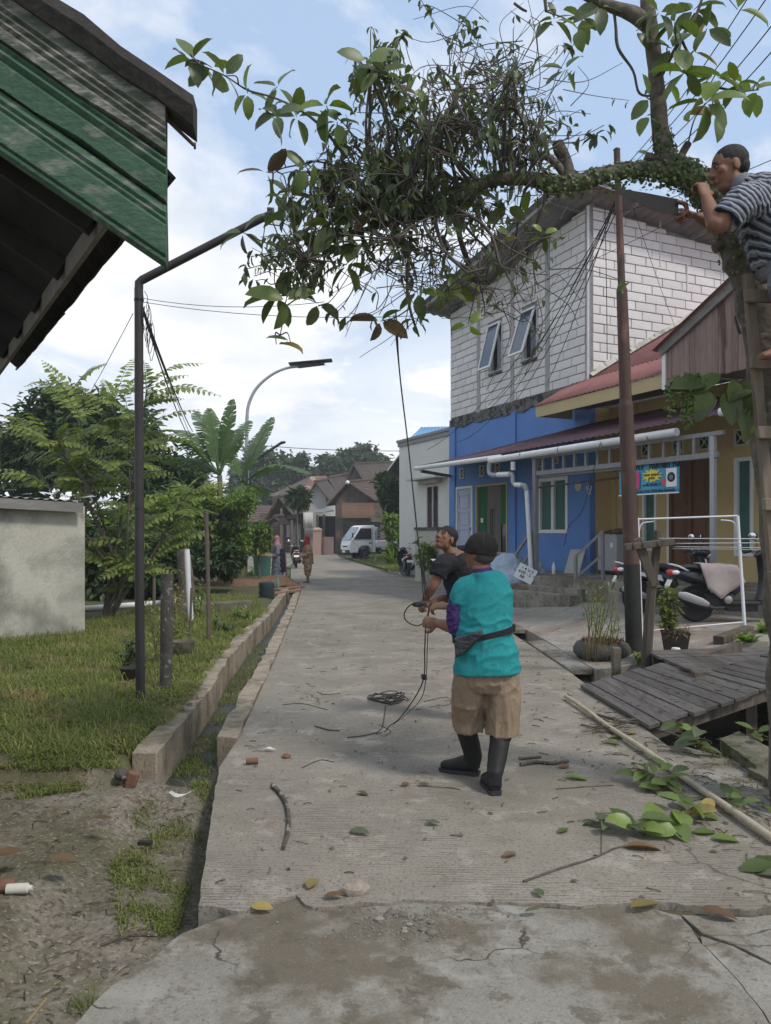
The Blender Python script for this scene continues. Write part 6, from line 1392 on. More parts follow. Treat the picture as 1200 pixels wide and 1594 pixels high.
mb = MB(); mb.box(P(429, 344, LY - .02), (.15, .07, .07), Matrix.Rotation(R(8), 3, 'Y')); mb.build('floodlight', M['black'], lp, 30, bevel=.01); mb = MB(); mb.box(P(429, 346.5, LY - .055) + V(0, 0, 0), (.10, .012, .04), Matrix.Rotation(R(8), 3, 'Y')); mb.build('lens', M['lamp_clear'], lp, 30)
mb = MB(); mb.tube([P(424, 334, LY), P(424, 326, LY), P(416, 326, LY)], .022, 8); mb.build('bracket', M['dark_post'], lp, 60)
mb = MB()
for y in (466, 468, 792): mb.lathe(P(216.3, y, LY), [(.043, -.006), (.046, 0), (.043, .006)], 14)
mb.build('band', M['black'], lp, 60)
PY = 9.74; up = empty('utility_pole', P(987, 1003, PY), 'rusty stepped steel pole with black painted foot rising above the yard', 'pole')
def pl(y): return 987.5 + (960 - 987.5) * (1003 - y) / 770
def seg(y0, y1, r0, r1, m, nm, prof=None): mb = MB(); mb.tube([P(pl(y0), y0, PY), P(pl(y1), y1, PY)], [r0, r1], 18); return mb.build(nm, M[m], up, 60)
mb = MB(); mb.tube([P(pl(1003), 1003, PY) - V(0, 0, .2), P(pl(878), 878, PY)], [.104, .102], 18); mb.build('black_foot', M['black_band'], up, 60)
seg(878.2, 632, .098, .088, 'rust', 'lower_tube'); seg(632, 622, .088, .074, 'rust', 'collar'); seg(622, 452, .076, .068, 'rust', 'middle_tube'); seg(452, 443, .068, .046, 'rust', 'collar'); seg(443, 233, .047, .040, 'rust', 'top_tube')
mb = MB(); mb.lathe(P(pl(233), 233, PY), [(.043, -.01), (.045, .0), (.03, .015)], 14); mb.build('cap', M['rust'], up, 60)
# --- wires
def wire(name, label, pts, r, m='cable', sag=0, k=8, cat='cable', group=None, n=4):
    pts = [Vector(p) for p in pts]
    if sag and len(pts) == 2: pts = [pts[0].lerp(pts[1], i / k) - V(0, 0, sag * 4 * (i / k) * (1 - i / k)) for i in range(k + 1)]
    else: pts = smooth_path(pts, k)
    mb = MB(); mb.tube(pts, r, n); o = mb.build(name, M[m], None, 180, pts[0]); return tag(o, label, cat, group)
pt = P(968, 262, PY)
gW = 'black power lines running up right from the steel pole'
for a, (x, y), YY, nm in (((970, 262), (1200, -62), 6.4, 'uppermost'), ((971, 268), (1212, -30), 6.0, 'second highest'), ((973, 275), (1225, 10), 5.6, 'third highest'), ((975, 284), (1230, 48), 5.2, 'lowest')):
    wire('power_line', nm + ' of the four black power lines rising right from the steel pole', [P(*a, PY), P(x, y, YY)], .006, sag=.12, group=gW)
wire('power_line', 'thin black line crossing behind the sawing man to the right edge', [P(962, 330, PY), P(1215, 243, 7.5)], .0045, sag=.05)
wire('power_line', 'low wire running from the steel pole down over the block facade to the left', [P(1075, 330, 12), P(760, 470, 21)], .006, sag=.1)
fw_ = 'slack black cables slanting from the roof corner down across the block facade'
for i, (a, b, sg, nm) in enumerate((((965, 296), (735, 655), .5, 'third from the left end'), ((967, 300), (760, 630), .35, 'ending under the left window'), ((964, 305), (705, 690), .7, 'ending at the left corner of the blue wall'), ((968, 310), (790, 640), .25, 'ending below the right window'), ((962, 300), (850, 600), .15, 'steepest, ending by the red roof eave'), ((966, 305), (665, 700), .5, 'reaching past the corner to the pale house'))):
    wire('drop_cable', 'slack black cable across the block facade, ' + nm, [P(*a, PY + .05), P(*b, 17.5 + i * .25)], .007, sag=sg, k=12, group=fw_)
wire('drop_cable', 'black cable hanging down close beside the steel pole', [P(941, 300, PY + .2), P(944, 450, PY + .2), P(945, 560, PY + .3)], .005)
wire('drop_cable', 'thin cable looping down in front of the blue wall by the house number', [P(934, 690, 13.2), P(908, 790, 13.4), P(886, 818, 13.6), P(878, 850, 13.7)], .006, k=6)
wire('drop_cable', 'thin wire slanting across the side block wall to the red roof', [P(985, 322, 11), P(1055, 520, 15.4)], .004, sag=.05)
gw2 = 'pair of thin wires from the dark lamp post to the tree'
for a, b, nm in (((220, 464), (505, 470), 'upper'), ((220, 470), (640, 492), 'lower')): wire('thin_wire', nm + ' thin wire running from the dark lamp post into the leaning tree crown', [P(*a, LY), P(*b, 6.2)], .0028, sag=.06, group=gw2)
for i, (a, b, sg) in enumerate((((219, 472), (300, 672), .1), ((219, 474), (302, 690), .22), ((219, 478), (306, 700), .05))): wire('drop_cable', ('thick', 'slack', 'thin lower')[i] + ' dark cable dropping from the dark lamp post towards the banana plants', [P(*a, LY), P(*b, 22)], .012 - .003 * i, sag=sg, group='cables from the lamp post to the banana plants')
mb = MB()
for k in range(7):
    r = rnd(.08, .2); c = P(226 + k * 1.5, 485 + 8 * k, LY - .02); mb.tube([c + V(rnd(-.01, .01) + r * .16 * math.sin(a), rnd(-.01, .01), r * math.cos(a)) for a in [i * .7 for i in range(9)]], .003, 4)
cb = mb.build('cable_tangle', M['cable'], None, 180, P(222, 500, LY)); tag(cb, 'tangle of black wire loops tied to the top of the dark lamp post', 'cable')
wire('thin_wire', 'thin wire slanting from the dark lamp post down behind the feathery shrub', [P(207, 488, LY), P(128, 632, 12)], .004, sag=.02)
wire('thin_wire', 'distant horizontal wire above the tree tops in the gap of the street', [P(370, 690, 50), P(700, 700, 50)], .02, sag=.25)

# --- plank bridge over the right ditch
br = empty('plank_bridge', V(2.7, 7.2, .1), 'weathered grey plank bridge over the ditch on the right', 'bridge')
fa, fb = G(903, 1066, .045), G(1045, 1028, .28); na, nb = G(1012, 1131, .045), G(1200, 1068, .30)
Lb = 10; wN = 1.0 / Lb
x0 = 0.0; kk_ = 0
while x0 < 1.62:
    w_ = rnd(.085, .125); t0, t1 = x0, x0 + w_; kk_ += 1
    F0, F1, N0, N1 = fa.lerp(fb, t0), fa.lerp(fb, t1 - .012), na.lerp(nb, t0), na.lerp(nb, t1 - .012)
    if t0 > .98: F0, F1 = N0.lerp(F0, .56), N1.lerp(F1, .56)
    j0, j1, up_ = rnd(-.05, .05), rnd(-.04, .04), rnd(-.008, .01)
    d0 = (F0 - N0).normalized(); F0, F1 = F0 + d0 * j0, F1 + d0 * j0; N0, N1 = N0 - d0 * j1, N1 - d0 * j1; z = V(0, 0, -.035); u_ = V(0, 0, up_)
    mb = MB(); mb.hexa([N0 + z + u_, N1 + z + u_, F1 + z + u_, F0 + z + u_, N0 + u_, N1 + u_, F1 + u_, F0 + u_]); mb.build('plank', M['deck_wood'], br, 30, bevel=.004)
    x0 += w_
for k in range(8):
    y0 = 7.42 + k * .16; xa = 2.97 + rnd(-.03, .03) - (k > 4) * .02; z = .298 + rnd(-.006, .006)
    mb = MB(); mb.hexa([(xa, y0, z - .03), (5.6, y0 + .3, z + .0), (5.6, y0 + .445, z + .0), (xa, y0 + .145, z - .03), (xa, y0, z), (5.6, y0 + .3, z + .03), (5.6, y0 + .445, z + .03), (xa, y0 + .145, z)]); mb.build('plank', M['deck_wood'], br, 30, bevel=.004)
mb = MB()
for t in (.06, .5, .94): p, q = na.lerp(fa, t), na.lerp(fa, t) + (nb - na) * 1.6; mb.beam(p + V(.02, 0, -.09), q + V(0, 0, -.09), .07, .1)
mb.beam(V(2.95, 7.4, .22), V(5.5, 7.6, .22), .08, .14); mb.beam(V(2.95, 8.55, .2), V(5.5, 8.8, .2), .08, .14); mb.build('bearer', M['old_wood'], br, 30)
for x, y in ((3.3, 7.0), (3.2, 8.3), (4.6, 7.6)): mb = MB(); mb.beam(V(x, y, -.6), V(x, y, .2), .1, .1); mb.build('prop', M['old_wood'], br, 30)
# --- clothes rack
ra, rb = GA(1000, 1003), GA(1160, 985); rk = empty('clothes_rack', ra.lerp(rb, .5), 'white pipe clothes rack frame standing in front of the scooters', 'clothes rack')
ta, tb = P(993, 806, ra.y + .05), P(1148, 803, rb.y + .1); mb = MB(); mb.tube([ra - V(0, 0, .05), ta], .015, 10); mb.build('post', M['white_pipe'], rk, 60); mb = MB(); mb.tube([rb - V(0, 0, .05), tb], .021, 10); mb.build('post', M['white_pipe'], rk, 60)
for p_, q_r in ((ta + V(0, 0, -.02), tb), (ra.lerp(ta, .10), rb.lerp(tb, .09))): mb = MB(); mb.tube([p_, q_r], .0125, 8); mb.build('rail', M['white_pipe'], rk, 60)
for p, d in ((ta, tb - ta), (tb, ta - tb)): mb = MB(); d = d.normalized(); mb.tube(smooth_path([p + V(0, 0, -.22), p + d * .05 + V(0, 0, -.08), p + d * .2 + V(0, 0, -.05)], 4), .010, 6); mb.build('corner_brace', M['white_pipe'], rk, 60)
# --- old wooden line post
wy = 9.15; b_ = G(1004, 1038, .13); lpst = empty('line_post', b_, 'crooked old wooden T post with brace holding washing lines, beside the steel pole', 'post')
Y = b_.y; mb = MB(); mb.tube(smooth_path([b_ - V(0, 0, .15), P(1012, 940, Y), P(1022, 850, Y), P(1024, 826, Y)], 4), lerps([.062, .055, .048, .042], 4), 7); mb.build('upright', M['old_wood'], lpst, 30)
mb = MB(); mb.beam(P(991, 838, Y - .06), P(1020, 912, Y - .05), .10, .05, (0, 1, 0)); mb.build('brace', M['old_wood'], lpst, 30, bevel=.008); mb = MB(); mb.beam(P(972, 852, Y - .1), P(1049, 843, Y - .1), .07, .075); mb.build('crossbar', M['old_wood'], lpst, 30, bevel=.008)
for x, y in ((984, 850), (999, 848), (1022, 847)): mb = MB(); mb.lathe(P(x, y, Y - .1), [(.045, -.012), (.05, 0), (.045, .012)], 8, Matrix.Rotation(R(90), 3, 'Y')); mb.build('binding', M['rope'], lpst, 60)
gl_ = 'washing lines strung from the crooked wooden post'
for (x0_, y0_, y1_, nm) in ((1026, 838, 839, 'topmost'), (1048, 846, 845, 'second highest'), (1046, 851, 853, 'third highest'), (1046, 854, 856, 'lowest')): wire('washing_line', nm + ' pale washing line strung from the wooden post to the ladder tree', [P(x0_, y0_, Y - .1), P(1215, y1_, 7.5)], .0045, m='white_pipe', group=gl_)
# --- planters
tc_ = GA(937, 1022); tc_.z = apron_h(tc_.x, tc_.y) - .01
tp_ = empty('tyre_planter', tc_, 'old tyre planter with red succulents and tall dry stems by the drain', 'planter')
mb = MB(); mb.lathe(tc_, [(.22, 0), (.31, .005), (.355, .06), (.36, .12), (.32, .19), (.25, .215), (.21, .19)], 26); mb.build('tyre', M['tyre_old'], tp_, 60)
mb = MB(); mb.lathe(tc_, [(.2, .0), (.24, .16), (.02, .18)], 20); mb.build('soil', M['mud'], tp_, 60)
mb = MB()
for _ in range(260): a = rnd(0, 6.28); q = .26 * random.random() ** .5; p = tc_ + V(q * math.cos(a), q * math.sin(a), .19); mb.leaf(p, V(rnd(-1, 1), rnd(-1, 1), rnd(.4, 1.3)), V(0, 0, 1), rnd(.05, .10), .018, .2, .1, n=2)
mb.build('succulents', M['red_succulent'], tp_, 180)
mb = MB(); mg = MB()
for _ in range(22):
    a = rnd(0, 6.28); p = tc_ + V(rnd(-.22, .1), rnd(-.25, .1), .12); h = rnd(.3, .95); e = p + V(rnd(-.22, .22), rnd(-.2, .2), h); sp = smooth_path([p, p.lerp(e, .5) + V(rnd(-.05, .05), rnd(-.05, .05), 0), e], 4); mb.tube(sp, [.005 * (1 - i / len(sp)) + .0015 for i in range(len(sp))], 4)
    for i in range(4, len(sp)):
        for _ in range(4): mg.leaf(sp[i] - V(0, 0, rnd(0, .1)), V(rnd(-1, 1), rnd(-1, 1), rnd(-.4, .8)), V(0, 0, 1), rnd(.05, .12), .014, .3, .1, n=2)
for _ in range(170): p = tc_ + V(rnd(-.28, .08), rnd(-.36, -.15), rnd(0, .22)); d = V(rnd(-.3, .3), rnd(-.4, .1), -.6); mb.tube([p + V(0, 0, .12), p, p + d * rnd(.1, .2)], .0022, 3)
mb.build('dry_stems', M['dry_stem'], tp_, 180); mg.build('stem_leaves', M['hedge_leaf'], tp_, 180)
pc = GA(1051, 1019); pc.z = apron_h(pc.x, pc.y); pp = empty('potted_plant', pc, 'yellow green leafy plant in a square black pot beside the water meter', 'potted plant')
mb = MB(); mb.lathe(pc, [(.15, 0), (.195, .24), (.21, .27), (.195, .275), (.18, .24)], 4, Matrix.Rotation(R(35), 3, 'Z')); mb.build('pot', M['pot_black'], pp, 0)
mb = MB(); mg = MB()
for k in range(5):
    e = pc + V(rnd(-.17, .02) - .05, rnd(-.08, .08), rnd(.55, .86)); sp = smooth_path([pc + V(-.06, 0, .2), pc.lerp(e, .6) + V(rnd(-.04, .04), 0, 0), e], 6); mb.tube(sp, .009, 5)
    for i in range(4, len(sp)):
        for _ in range(6): mg.leaf(sp[i], V(rnd(-1, 1), rnd(-1, 1), rnd(-.3, .9)), V(0, 0, 1), rnd(.08, .14), .045, .25, .2, n=2)
mb.build('stem', M['bark'], pp, 60); mg.build('leaves', M['shrub_leaf'], pp, 180)
mg = MB()
for _ in range(260): p = pc + V(rnd(-.1, .14), rnd(-.12, .12), .24); mg.leaf(p, V(rnd(-1, 1), rnd(-1, 1), rnd(.2, 1.4)), V(0, 0, 1), rnd(.1, .24), .008, .5, .1, n=2)
mg.build('dry_grass', M['dry_stem'], pp, 180)
for i, (x, y, s, m, lb) in enumerate(((923, 931, 1.0, 'tree_leaf', 'white pot with low dark plant, leftmost by the terrace step'), (938, 932, 1.2, 'tree_leaf', 'white pot with spiky dark leaves by the terrace step'), (950.5, 934, 1.1, 'hedge_leaf', 'white pot with bright bushy leaves by the terrace step'), (960, 935, .8, 'hedge_leaf', 'white pot half hidden by the steel pole near the terrace'))):
    c = GA(x, y); c.z = apron_h(c.x, c.y); t = empty('potted_plant', c, lb, 'potted plant', 'pots by the terrace step'); mb = MB(); mb.lathe(c, [(.06, 0), (.09, .14), (.105, .16), (.09, .17), (.08, .15)], 14); mb.build('pot', M['pot_white'], t, 60); mb = MB()
    for _ in range(70): mb.leaf(c + V(rnd(-.07, .07), rnd(-.07, .07), .15), V(rnd(-1, 1), rnd(-1, 1), rnd(.5, 2 if i == 1 else 1.2)), V(0, 0, 1), rnd(.12, .3) * s, .05 if i != 1 else .035, .35, .2, n=2)
    mb.build('leaves', M[m], t, 180)
# water meter
c = GA(1052, 1030); c.z = apron_h(c.x, c.y) + .05; wm_ = empty('water_meter', c, 'blue water meter with white cap on bent pipes at the edge of the plank bridge', 'water meter')
mb = MB(); mb.tube([c + V(-.09, 0, 0), c + V(.09, 0, 0)], .035, 10); mb.build('meter_body', M['meter_blue'], wm_, 60); mb = MB(); mb.lathe(c + V(.0, 0, .03), [(.045, 0), (.05, .05), (.045, .075)], 14); mb.build('cap', M['paper'], wm_, 60)
mb = MB(); mb.tube(smooth_path([c + V(-.09, 0, 0), c + V(-.16, 0, 0), c + V(-.17, 0, -.1)], 3), .018, 8); mb.tube(smooth_path([c + V(.09, 0, 0), c + V(.24, .0, .01), c + V(.26, 0, -.1)], 3), .016, 8); mb.build('pipe', M['grey_pipe'], wm_, 60)
# stump post, plank, weeds
c = G(959, 1046, .05); mb = MB(); mb.beam(c - V(0, 0, .1), c + V(.0, 0, .28), .09, .09); o = mb.build('stub_post', M['mossy_concrete'], None, 30, c, bevel=.01); tag(o, 'short square mossy post just in front of the tyre planter', 'post')
a, b = GA(1118, 1003), GA(1166, 986); mb = MB(); mb.beam(a + V(0, 0, .05), b + V(0, 0, .05), .13, .10); o = mb.build('timber_offcut', M['old_wood'], None, 30, a, bevel=.006); tag(o, 'thick dark timber offcut lying under the clothes rack', 'timber')
a, b = G(1168, 1003, .27), G(1235, 1009, .27); mb = MB(); mb.tube([a + V(0, 0, .03), b + V(0, 0, .03)], .022, 8); o = mb.build('loose_pipe', M['white_pipe'], None, 60, a); tag(o, 'short white pipe lying at the back edge of the plank bridge', 'pipe')
for x, y, s, m, lb in ((1163, 998, .16, 'hedge_leaf', 'small green weed at the foot of the clothes rack'), (1002, 1030, .2, 'hedge_leaf', 'broad leaved weed at the base of the crooked wooden post'), (1192, 985, .2, 'hedge_leaf', 'thin weed by the right edge behind the bridge')):
    c = GA(x, y); c.z = apron_h(c.x, c.y) - .01; t = empty('weed', c, lb, 'weed'); mb = MB()
    for _ in range(60): mb.leaf(c + V(rnd(-.06, .06), rnd(-.06, .06), 0), V(rnd(-1, 1), rnd(-1, 1), rnd(.4, 1.6)), V(0, 0, 1), rnd(.5, 1.2) * s, .05 * s / .16, .4, .2, n=2)
    mb.build('foliage', M[m], t, 180)
# washing machine, leaning board, bottle
wc = BF(-.58, -.27, FLZ); wmach = empty('washing_machine', wc, 'grey top loading washing machine against the yellow wall on the terrace', 'washing machine')
Wf = Fr(wc, BF.l); mb = MB(); mb.fbox(Wf, -.30, .30, -.28, .29, FLZ + .07, FLZ + .86); mb.build('cabinet', M['washer_grey'], wmach, 30, bevel=.03); mb = MB(); mb.fbox(Wf, -.28, .28, -.26, .27, FLZ, FLZ + .069); mb.build('base', M['black'], wmach, 30)
mb = MB(); mb.hexa([Wf(-.29, .28, FLZ + .862), Wf(.29, .28, FLZ + .862), Wf(.29, -.25, FLZ + .862), Wf(-.29, -.25, FLZ + .862), Wf(-.29, .28, FLZ + .885), Wf(.29, .28, FLZ + .885), Wf(.29, -.25, FLZ + .99), Wf(-.29, -.25, FLZ + .99)]); mb.build('lid', M['washer_lid'], wmach, 30, bevel=.01)
mb = MB(); mb.fbox(Wf, -.2, -.12, .291, .294, FLZ + .58, FLZ + .68); mb.build('sticker', M['paper'], wmach, 0)
q = BF(.18, .28, FLZ); mb = MB(); mb.slab([q + V(-.25, -.1, 0), q + V(.05, -.22, 0), q + V(.25, .0, .52), q + V(-.05, .12, .52)], (.03, .05, 0)); o = mb.build('leaning_board', M['far_white'], None, 30, q); tag(o, 'pale board leaning on the blue wall beside the washing machine', 'board')
q = onA(1.9, .5, 0); q = BF(-.05, 1.0, FLZ); mb = MB(); mb.lathe(q, [(.035, 0), (.04, .02), (.04, .17), (.015, .23), (.015, .26)], 12); o = mb.build('water_bottle', M['lamp_clear'], None, 60, q); tag(o, 'clear plastic bottle on the terrace beside the right handrail', 'bottle')
# covered heap and lettered board
hc = V(2.72, 16.9, .34); mb = MB()
for dx, dy, r, h in ((0, 0, .5, .55), (-.35, .15, .38, .35), (.38, -.1, .35, .4), (.1, -.3, .4, .3), (.65, .1, .22, .42)): mb.ball(hc + V(dx, dy, h * .6), (r, r * .7, h * .95), 14, 9)
hp = blob(mb, 'covered_heap', M['tarp'], None, .03, 3, lambda c, n: .05 * fbm(c, 3.0, 3) - .02 * abs(fbm(c, 7, 2)), at=hc); tag(hp, 'heap under a pale blue grey sheet beside the terrace post', 'covered heap')
q = P(818, 893, 16.0); sg = empty('lettered_board', q, 'small white board with dark lettering tilted on the heap under the sheet', 'sign')
rt, uu = Vector((.8, -.12, -.42)).normalized(), Vector((.45, .1, .8)).normalized(); nn_ = rt.cross(uu); 
mb = MB(); mb.slab([q - rt * .2 - uu * .16, q + rt * .2 - uu * .16, q + rt * .2 + uu * .16, q - rt * .2 + uu * .16], nn_ * .008); mb.build('board', M['paper'], sg, 0)
for i, s in enumerate(('1 4 U E', '6:00 - 5', 'B8')): put_text(s, .09, 'ink', q + nn_ * .011 + uu * (.09 - i * .09) - rt * (.02 * i), rt, uu, sg)
# blue folding drying rack
c = P(706, 858, 17.5); c.z = apron_h(c.x, c.y); dk = empty('drying_rack', c, 'blue folding drying rack behind the person in the black shirt', 'drying rack'); mb = MB()
for y in (-.25, .25):
    for s in (-1, 1): mb.beam(c + V(s * .32, y, 0), c + V(-s * .25, y, .98), .035, .025)
mb.build('leg', M['blue_paint'], dk, 30); mb = MB()
for x in (-.45, -.2, .1, .35): mb.tube([c + V(x, -.35, .98), c + V(x, .35, .98)], .012, 6)
for z, x in ((.98, 0), (.55, .0)): mb.tube([c + V(-.5, -.25, z), c + V(.5, -.25, z)], .014, 6); mb.tube([c + V(-.5, .25, z), c + V(.5, .25, z)], .014, 6)
mb.build('rail', M['white_pipe'], dk, 60)
# --- garden on the left
def post(name, label, px, y0, y1, Y, r, m, lean=0, n=8, cat='post', top=None):
    a = P(px, y1, Y); a.z = ground_h(a.x, a.y) - .06; b = P(px + lean, y0, Y); mb = MB(); mb.tube(smooth_path([a, a.lerp(b, .5) + V(rnd(-.01, .01), 0, 0), b], 4), [r * rnd(.93, 1.06) for _ in range(9)], n); o = mb.build(name, M[m], None, 40, a); return tag(o, label, cat)
post('fence_stump', 'grey lichen covered stump post on the lawn next to the dark lamp post', 258, 893, 1075, 7.7, .062, 'granite', 2, 9)
post('garden_stake', 'thin tall grey stake on the lawn right of the stump post', 325, 795, 985, 11.2, .032, 'far_wood', -4)
post('garden_stake', 'thin brown stake standing close behind the stump post', 239, 900, 965, 14, .03, 'far_wood', 1)
post('garden_stake', 'short stake in the weeds by the white upright pipe', 296, 915, 990, 12, .02, 'far_wood', 2)
post('upright_pipe', 'white plastic pipe standing in the lawn right of the feathery shrub', 298, 855, 960, 13.5, .05, 'white_pipe', -7, 12, 'pipe')
a, b = G(126, 948, .12), G(310, 934, .12); mb = MB(); mb.tube([a, b], .06, 10); o = mb.build('fallen_pipe', M['white_pipe'], None, 60, a); tag(o, 'long white pipe lying across the back of the lawn', 'pipe')
a, b = G(268, 956, .05), G(388, 948, .05); mb = MB(); mb.beam(a + V(0, 0, .07), b + V(0, 0, .07), .3, .22); o = mb.build('garden_kerb', M['mossy_concrete'], None, 30, a, bevel=.02); tag(o, 'mossy low concrete block row at the back of the lawn', 'kerb')
mb = MB(); c = P(288, 900, 16); c.z = 0; mb.tube(smooth_path([c, c + V(.02, 0, .6), c + V(-.05, 0, 1.3)], 4), [.22, .2, .19, .17, .16, .16, .15, .14, .12], 9); o = mb.build('cut_trunk', M['bark'], None, 60, c); tag(o, 'dark cut tree trunk among the garden bushes', 'stump')
def weeds(name, label, c, n, h, m, sp=.12, cat='weed', stems='dry_stem'):
    t = empty(name, c, label, cat); mb = MB(); mg = MB(); c = Vector(c)
    for _ in range(n):
        p = c + V(rnd(-sp, sp), rnd(-sp, sp), -.02); hh = rnd(.5, 1) * h; e = p + V(rnd(-.3, .3) * hh, rnd(-.2, .2) * hh, hh); s_ = smooth_path([p, p.lerp(e, .5), e], 4); mb.tube(s_, .004, 4)
        for i in range(2, len(s_)):
            for _ in range(2): mg.leaf(s_[i], V(rnd(-1, 1), rnd(-1, 1), rnd(-.4, .6)), V(0, 0, 1), rnd(.06, .13), .035, .3, .2, n=2)
    mb.build('stem', M[stems], t, 180); mg.build('leaves', M[m], t, 180)
for x, y, n, h, m, lb in ((206, 1050, 14, .5, 'tree_leaf', 'dark leafy weed clump left of the lamp post foot'), (240, 1035, 9, .9, 'shrub_leaf', 'tall thin weeds between lamp post and stump'), (283, 1012, 10, .7, 'shrub_leaf', 'thin weeds growing from the garden pot'), (300, 965, 9, .9, 'hedge_leaf', 'leafy stems at the back of the lawn near the stake'), (275, 960, 8, .8, 'leaf_yellow', 'yellowing weed stems near the stump post'), (313, 960, 8, .7, 'hedge_leaf', 'green weed by the thin grey stake'), (350, 985, 10, .25, 'tree_leaf', 'low dark weed on the lawn near the wall'), (378, 965, 12, .25, 'hedge_leaf', 'low green weed at the far lawn edge')):
    c = G(x, y, .05); weeds('weed', lb, c, n, h, m)
c = G(284, 1022, .05); mb = MB(); mb.lathe(c, [(.11, 0), (.15, .16), (.16, .2), (.145, .2), (.13, .16)], 16); o = mb.build('plant_pot', M['mossy_concrete'], None, 60, c); tag(o, 'mossy round plant pot on the lawn right of the stump post', 'pot')
c = G(207, 1062, .05); mb = MB(); mb.lathe(c, [(.09, 0), (.13, .14), (.14, .16), (.12, .16)], 14); o = mb.build('plant_pot', M['pot_black'], None, 60, c); tag(o, 'small black plant pot in weeds left of the lamp post', 'pot')
c = G(415, 936, -.05); mb = MB(); mb.lathe(c, [(.17, 0), (.19, .05), (.18, .16), (.2, .2), (.18, .3), (.2, .34), (.19, .46), (.16, .47), (.15, .4)], 18); o = mb.build('plastic_drum', M['drum'], None, 50, c); tag(o, 'dark ribbed plastic drum standing at the head of the ditch', 'drum')
c = G(432, 915, .08); mb = MB(); mb.lathe(c, [(.045, 0), (.05, .02), (.05, .2), (.018, .29), (.018, .33)], 12); o = mb.build('drink_bottle', M['bottle_green'], None, 60, c); tag(o, 'green plastic bottle standing on the planks by the ditch', 'bottle')
for i, (a, b, z) in enumerate((((418, 925), (462, 919), .06), ((430, 918), (470, 913), .05), ((424, 912), (462, 908), .05))):
    p, q = G(*a, z), G(*b, z); mb = MB(); mb.beam(p, q, .2, .05); o = mb.build('loose_plank', M['far_board'], None, 30, p); tag(o, ('front plank laid over the ditch head next to the drum', 'middle plank laid over the ditch head near the women', 'rear plank laid over the ditch head at the women\'s feet')[i], 'plank')
mb = MB(); c = G(372, 912, .0)
for dx, dy, r, h in ((0, 0, 1.3, .22), (1.1, .2, .8, .18), (-1.2, .1, .9, .18), (1.0, .8, .7, .3)): mb.ball(c + V(dx, dy, -.03), (r, r * .7, h), 16, 8)
o = blob(mb, 'soil_mound', M['clay'], None, .06, 2, lambda c, n: .03 * fbm(c, 5, 3), at=c); tag(o, 'low mound of reddish dug soil beside the ditch head', 'mound')
c = G(408, 898, .0); bx = empty('blue_bin', c, 'teal bin with an orange box on top, half hidden left of the women', 'bin'); mb = MB(); mb.lathe(c, [(.28, 0), (.34, .75), (.35, .78)], 14); mb.build('bin_body', M['curtain_teal'], bx, 50)
mb = MB(); mb.box(c + V(-.05, 0, .95), (.4, .3, .3)); o = mb.build('orange_box', M['banner_yellow'], None, 30, c + V(-.05, 0, .8)); o.data.materials[0] = mat('orange_plastic', (.5, .2, .05), None, rough=.5); tag(o, 'orange box standing on the teal bin left of the women', 'box')
# ================================================================ THE BIG TREE BEING CUT
TY = 4.6
def T(x, y, d=0): return P(x, y, TY + d)
tb = V(2.56, TY, -.12); big = empty('leaning_tree', (2.56, TY, 0), 'big leaning tree with fern covered limb and tangled crown hanging over the street', 'tree')
ANCH = []
def limb(pts, rs, m='bark', k=5, n=10, name='limb', rough=.12, seed=0, label=None):
    sp = smooth_path(pts, k); r = lerps(rs, k); mb = MB(); o = 0; mb.tube(sp, r, n)
    mb.v = [tuple(Vector(v) + (Vector(v) - sp[min(i // n, len(sp) - 1)]) * (rough * fbm((v[0] * 1 + seed, v[1], v[2]), 9, 3) * 1.6)) for i, v in enumerate(mb.v)]
    mb.build(name, M[m], big, 60, label=label); ANCH.extend(sp); return sp, r
tr_ = limb([tb, T(1242, 1000), T(1222, 800), T(1200, 620), T(1186, 500), T(1160, 405), T(1136, 352), T(1108, 306), T(1075, 274), T(1040, 262)], [.24, .17, .145, .125, .12, .115, .10, .088, .078, .062], n=16, name='trunk')
limb([T(1178, 470, .05), T(1210, 420, .15), T(1240, 360, .3), T(1262, 250, .5), T(1290, 60, .7)], [.09, .085, .08, .07, .06])
H1 = limb([T(1062, 268), T(1005, 264), T(945, 270), T(880, 288), T(820, 278), T(760, 282), T(705, 312), T(650, 336), T(590, 352, .1), T(520, 370, .1)], [.062, .048, .043, .05, .04, .04, .036, .03, .02, .01], n=12)
V1 = limb([T(1050, 268), T(1034, 235), T(1025, 170), T(1018, 90), T(1008, 10), T(1000, -90)], [.07, .056, .047, .045, .044, .042], n=12)
TL = limb([T(1012, 40), T(985, 22), T(945, 8), T(905, -12), T(860, -40)], [.046, .042, .034, .028, .02], n=8)
limb([T(885, 284), T(882, 255), T(872, 235), T(868, 222)], [.046, .036, .04, .036], n=8)
limb([T(886, 280), T(860, 250), T(838, 240), T(828, 238)], [.03, .026, .022, .02], 'pale_twig', n=8)
limb([T(1046, 262), T(1022, 250), T(1004, 243)], [.05, .03, .026], n=8); limb([T(1054, 262), T(1062, 240), T(1071, 223)], [.05, .022, .02], n=8, m='twig')
limb([T(1136, 372), T(1112, 388)], [.05, .03], n=7); limb([T(1168, 462), T(1150, 452), T(1144, 448)], [.03, .016, .012], 'twig', n=6); limb([T(1152, 520), T(1146, 502), T(1144, 492)], [.012, .008, .005], 'twig', n=5)
limb([T(580, 318, .1), T(556, 313), T(525, 318), T(505, 325), T(490, 345), T(478, 358), T(440, 388)], [.016, .014, .014, .014, .013, .01, .006], 'pale_twig', n=7, name='pale_limb')
limb([T(540, 245), T(495, 192), T(455, 165), T(420, 150), T(385, 140), T(350, 118), T(310, 100)], [.012, .009, .007, .006, .006, .005, .003], 'twig', n=5, name='twig')
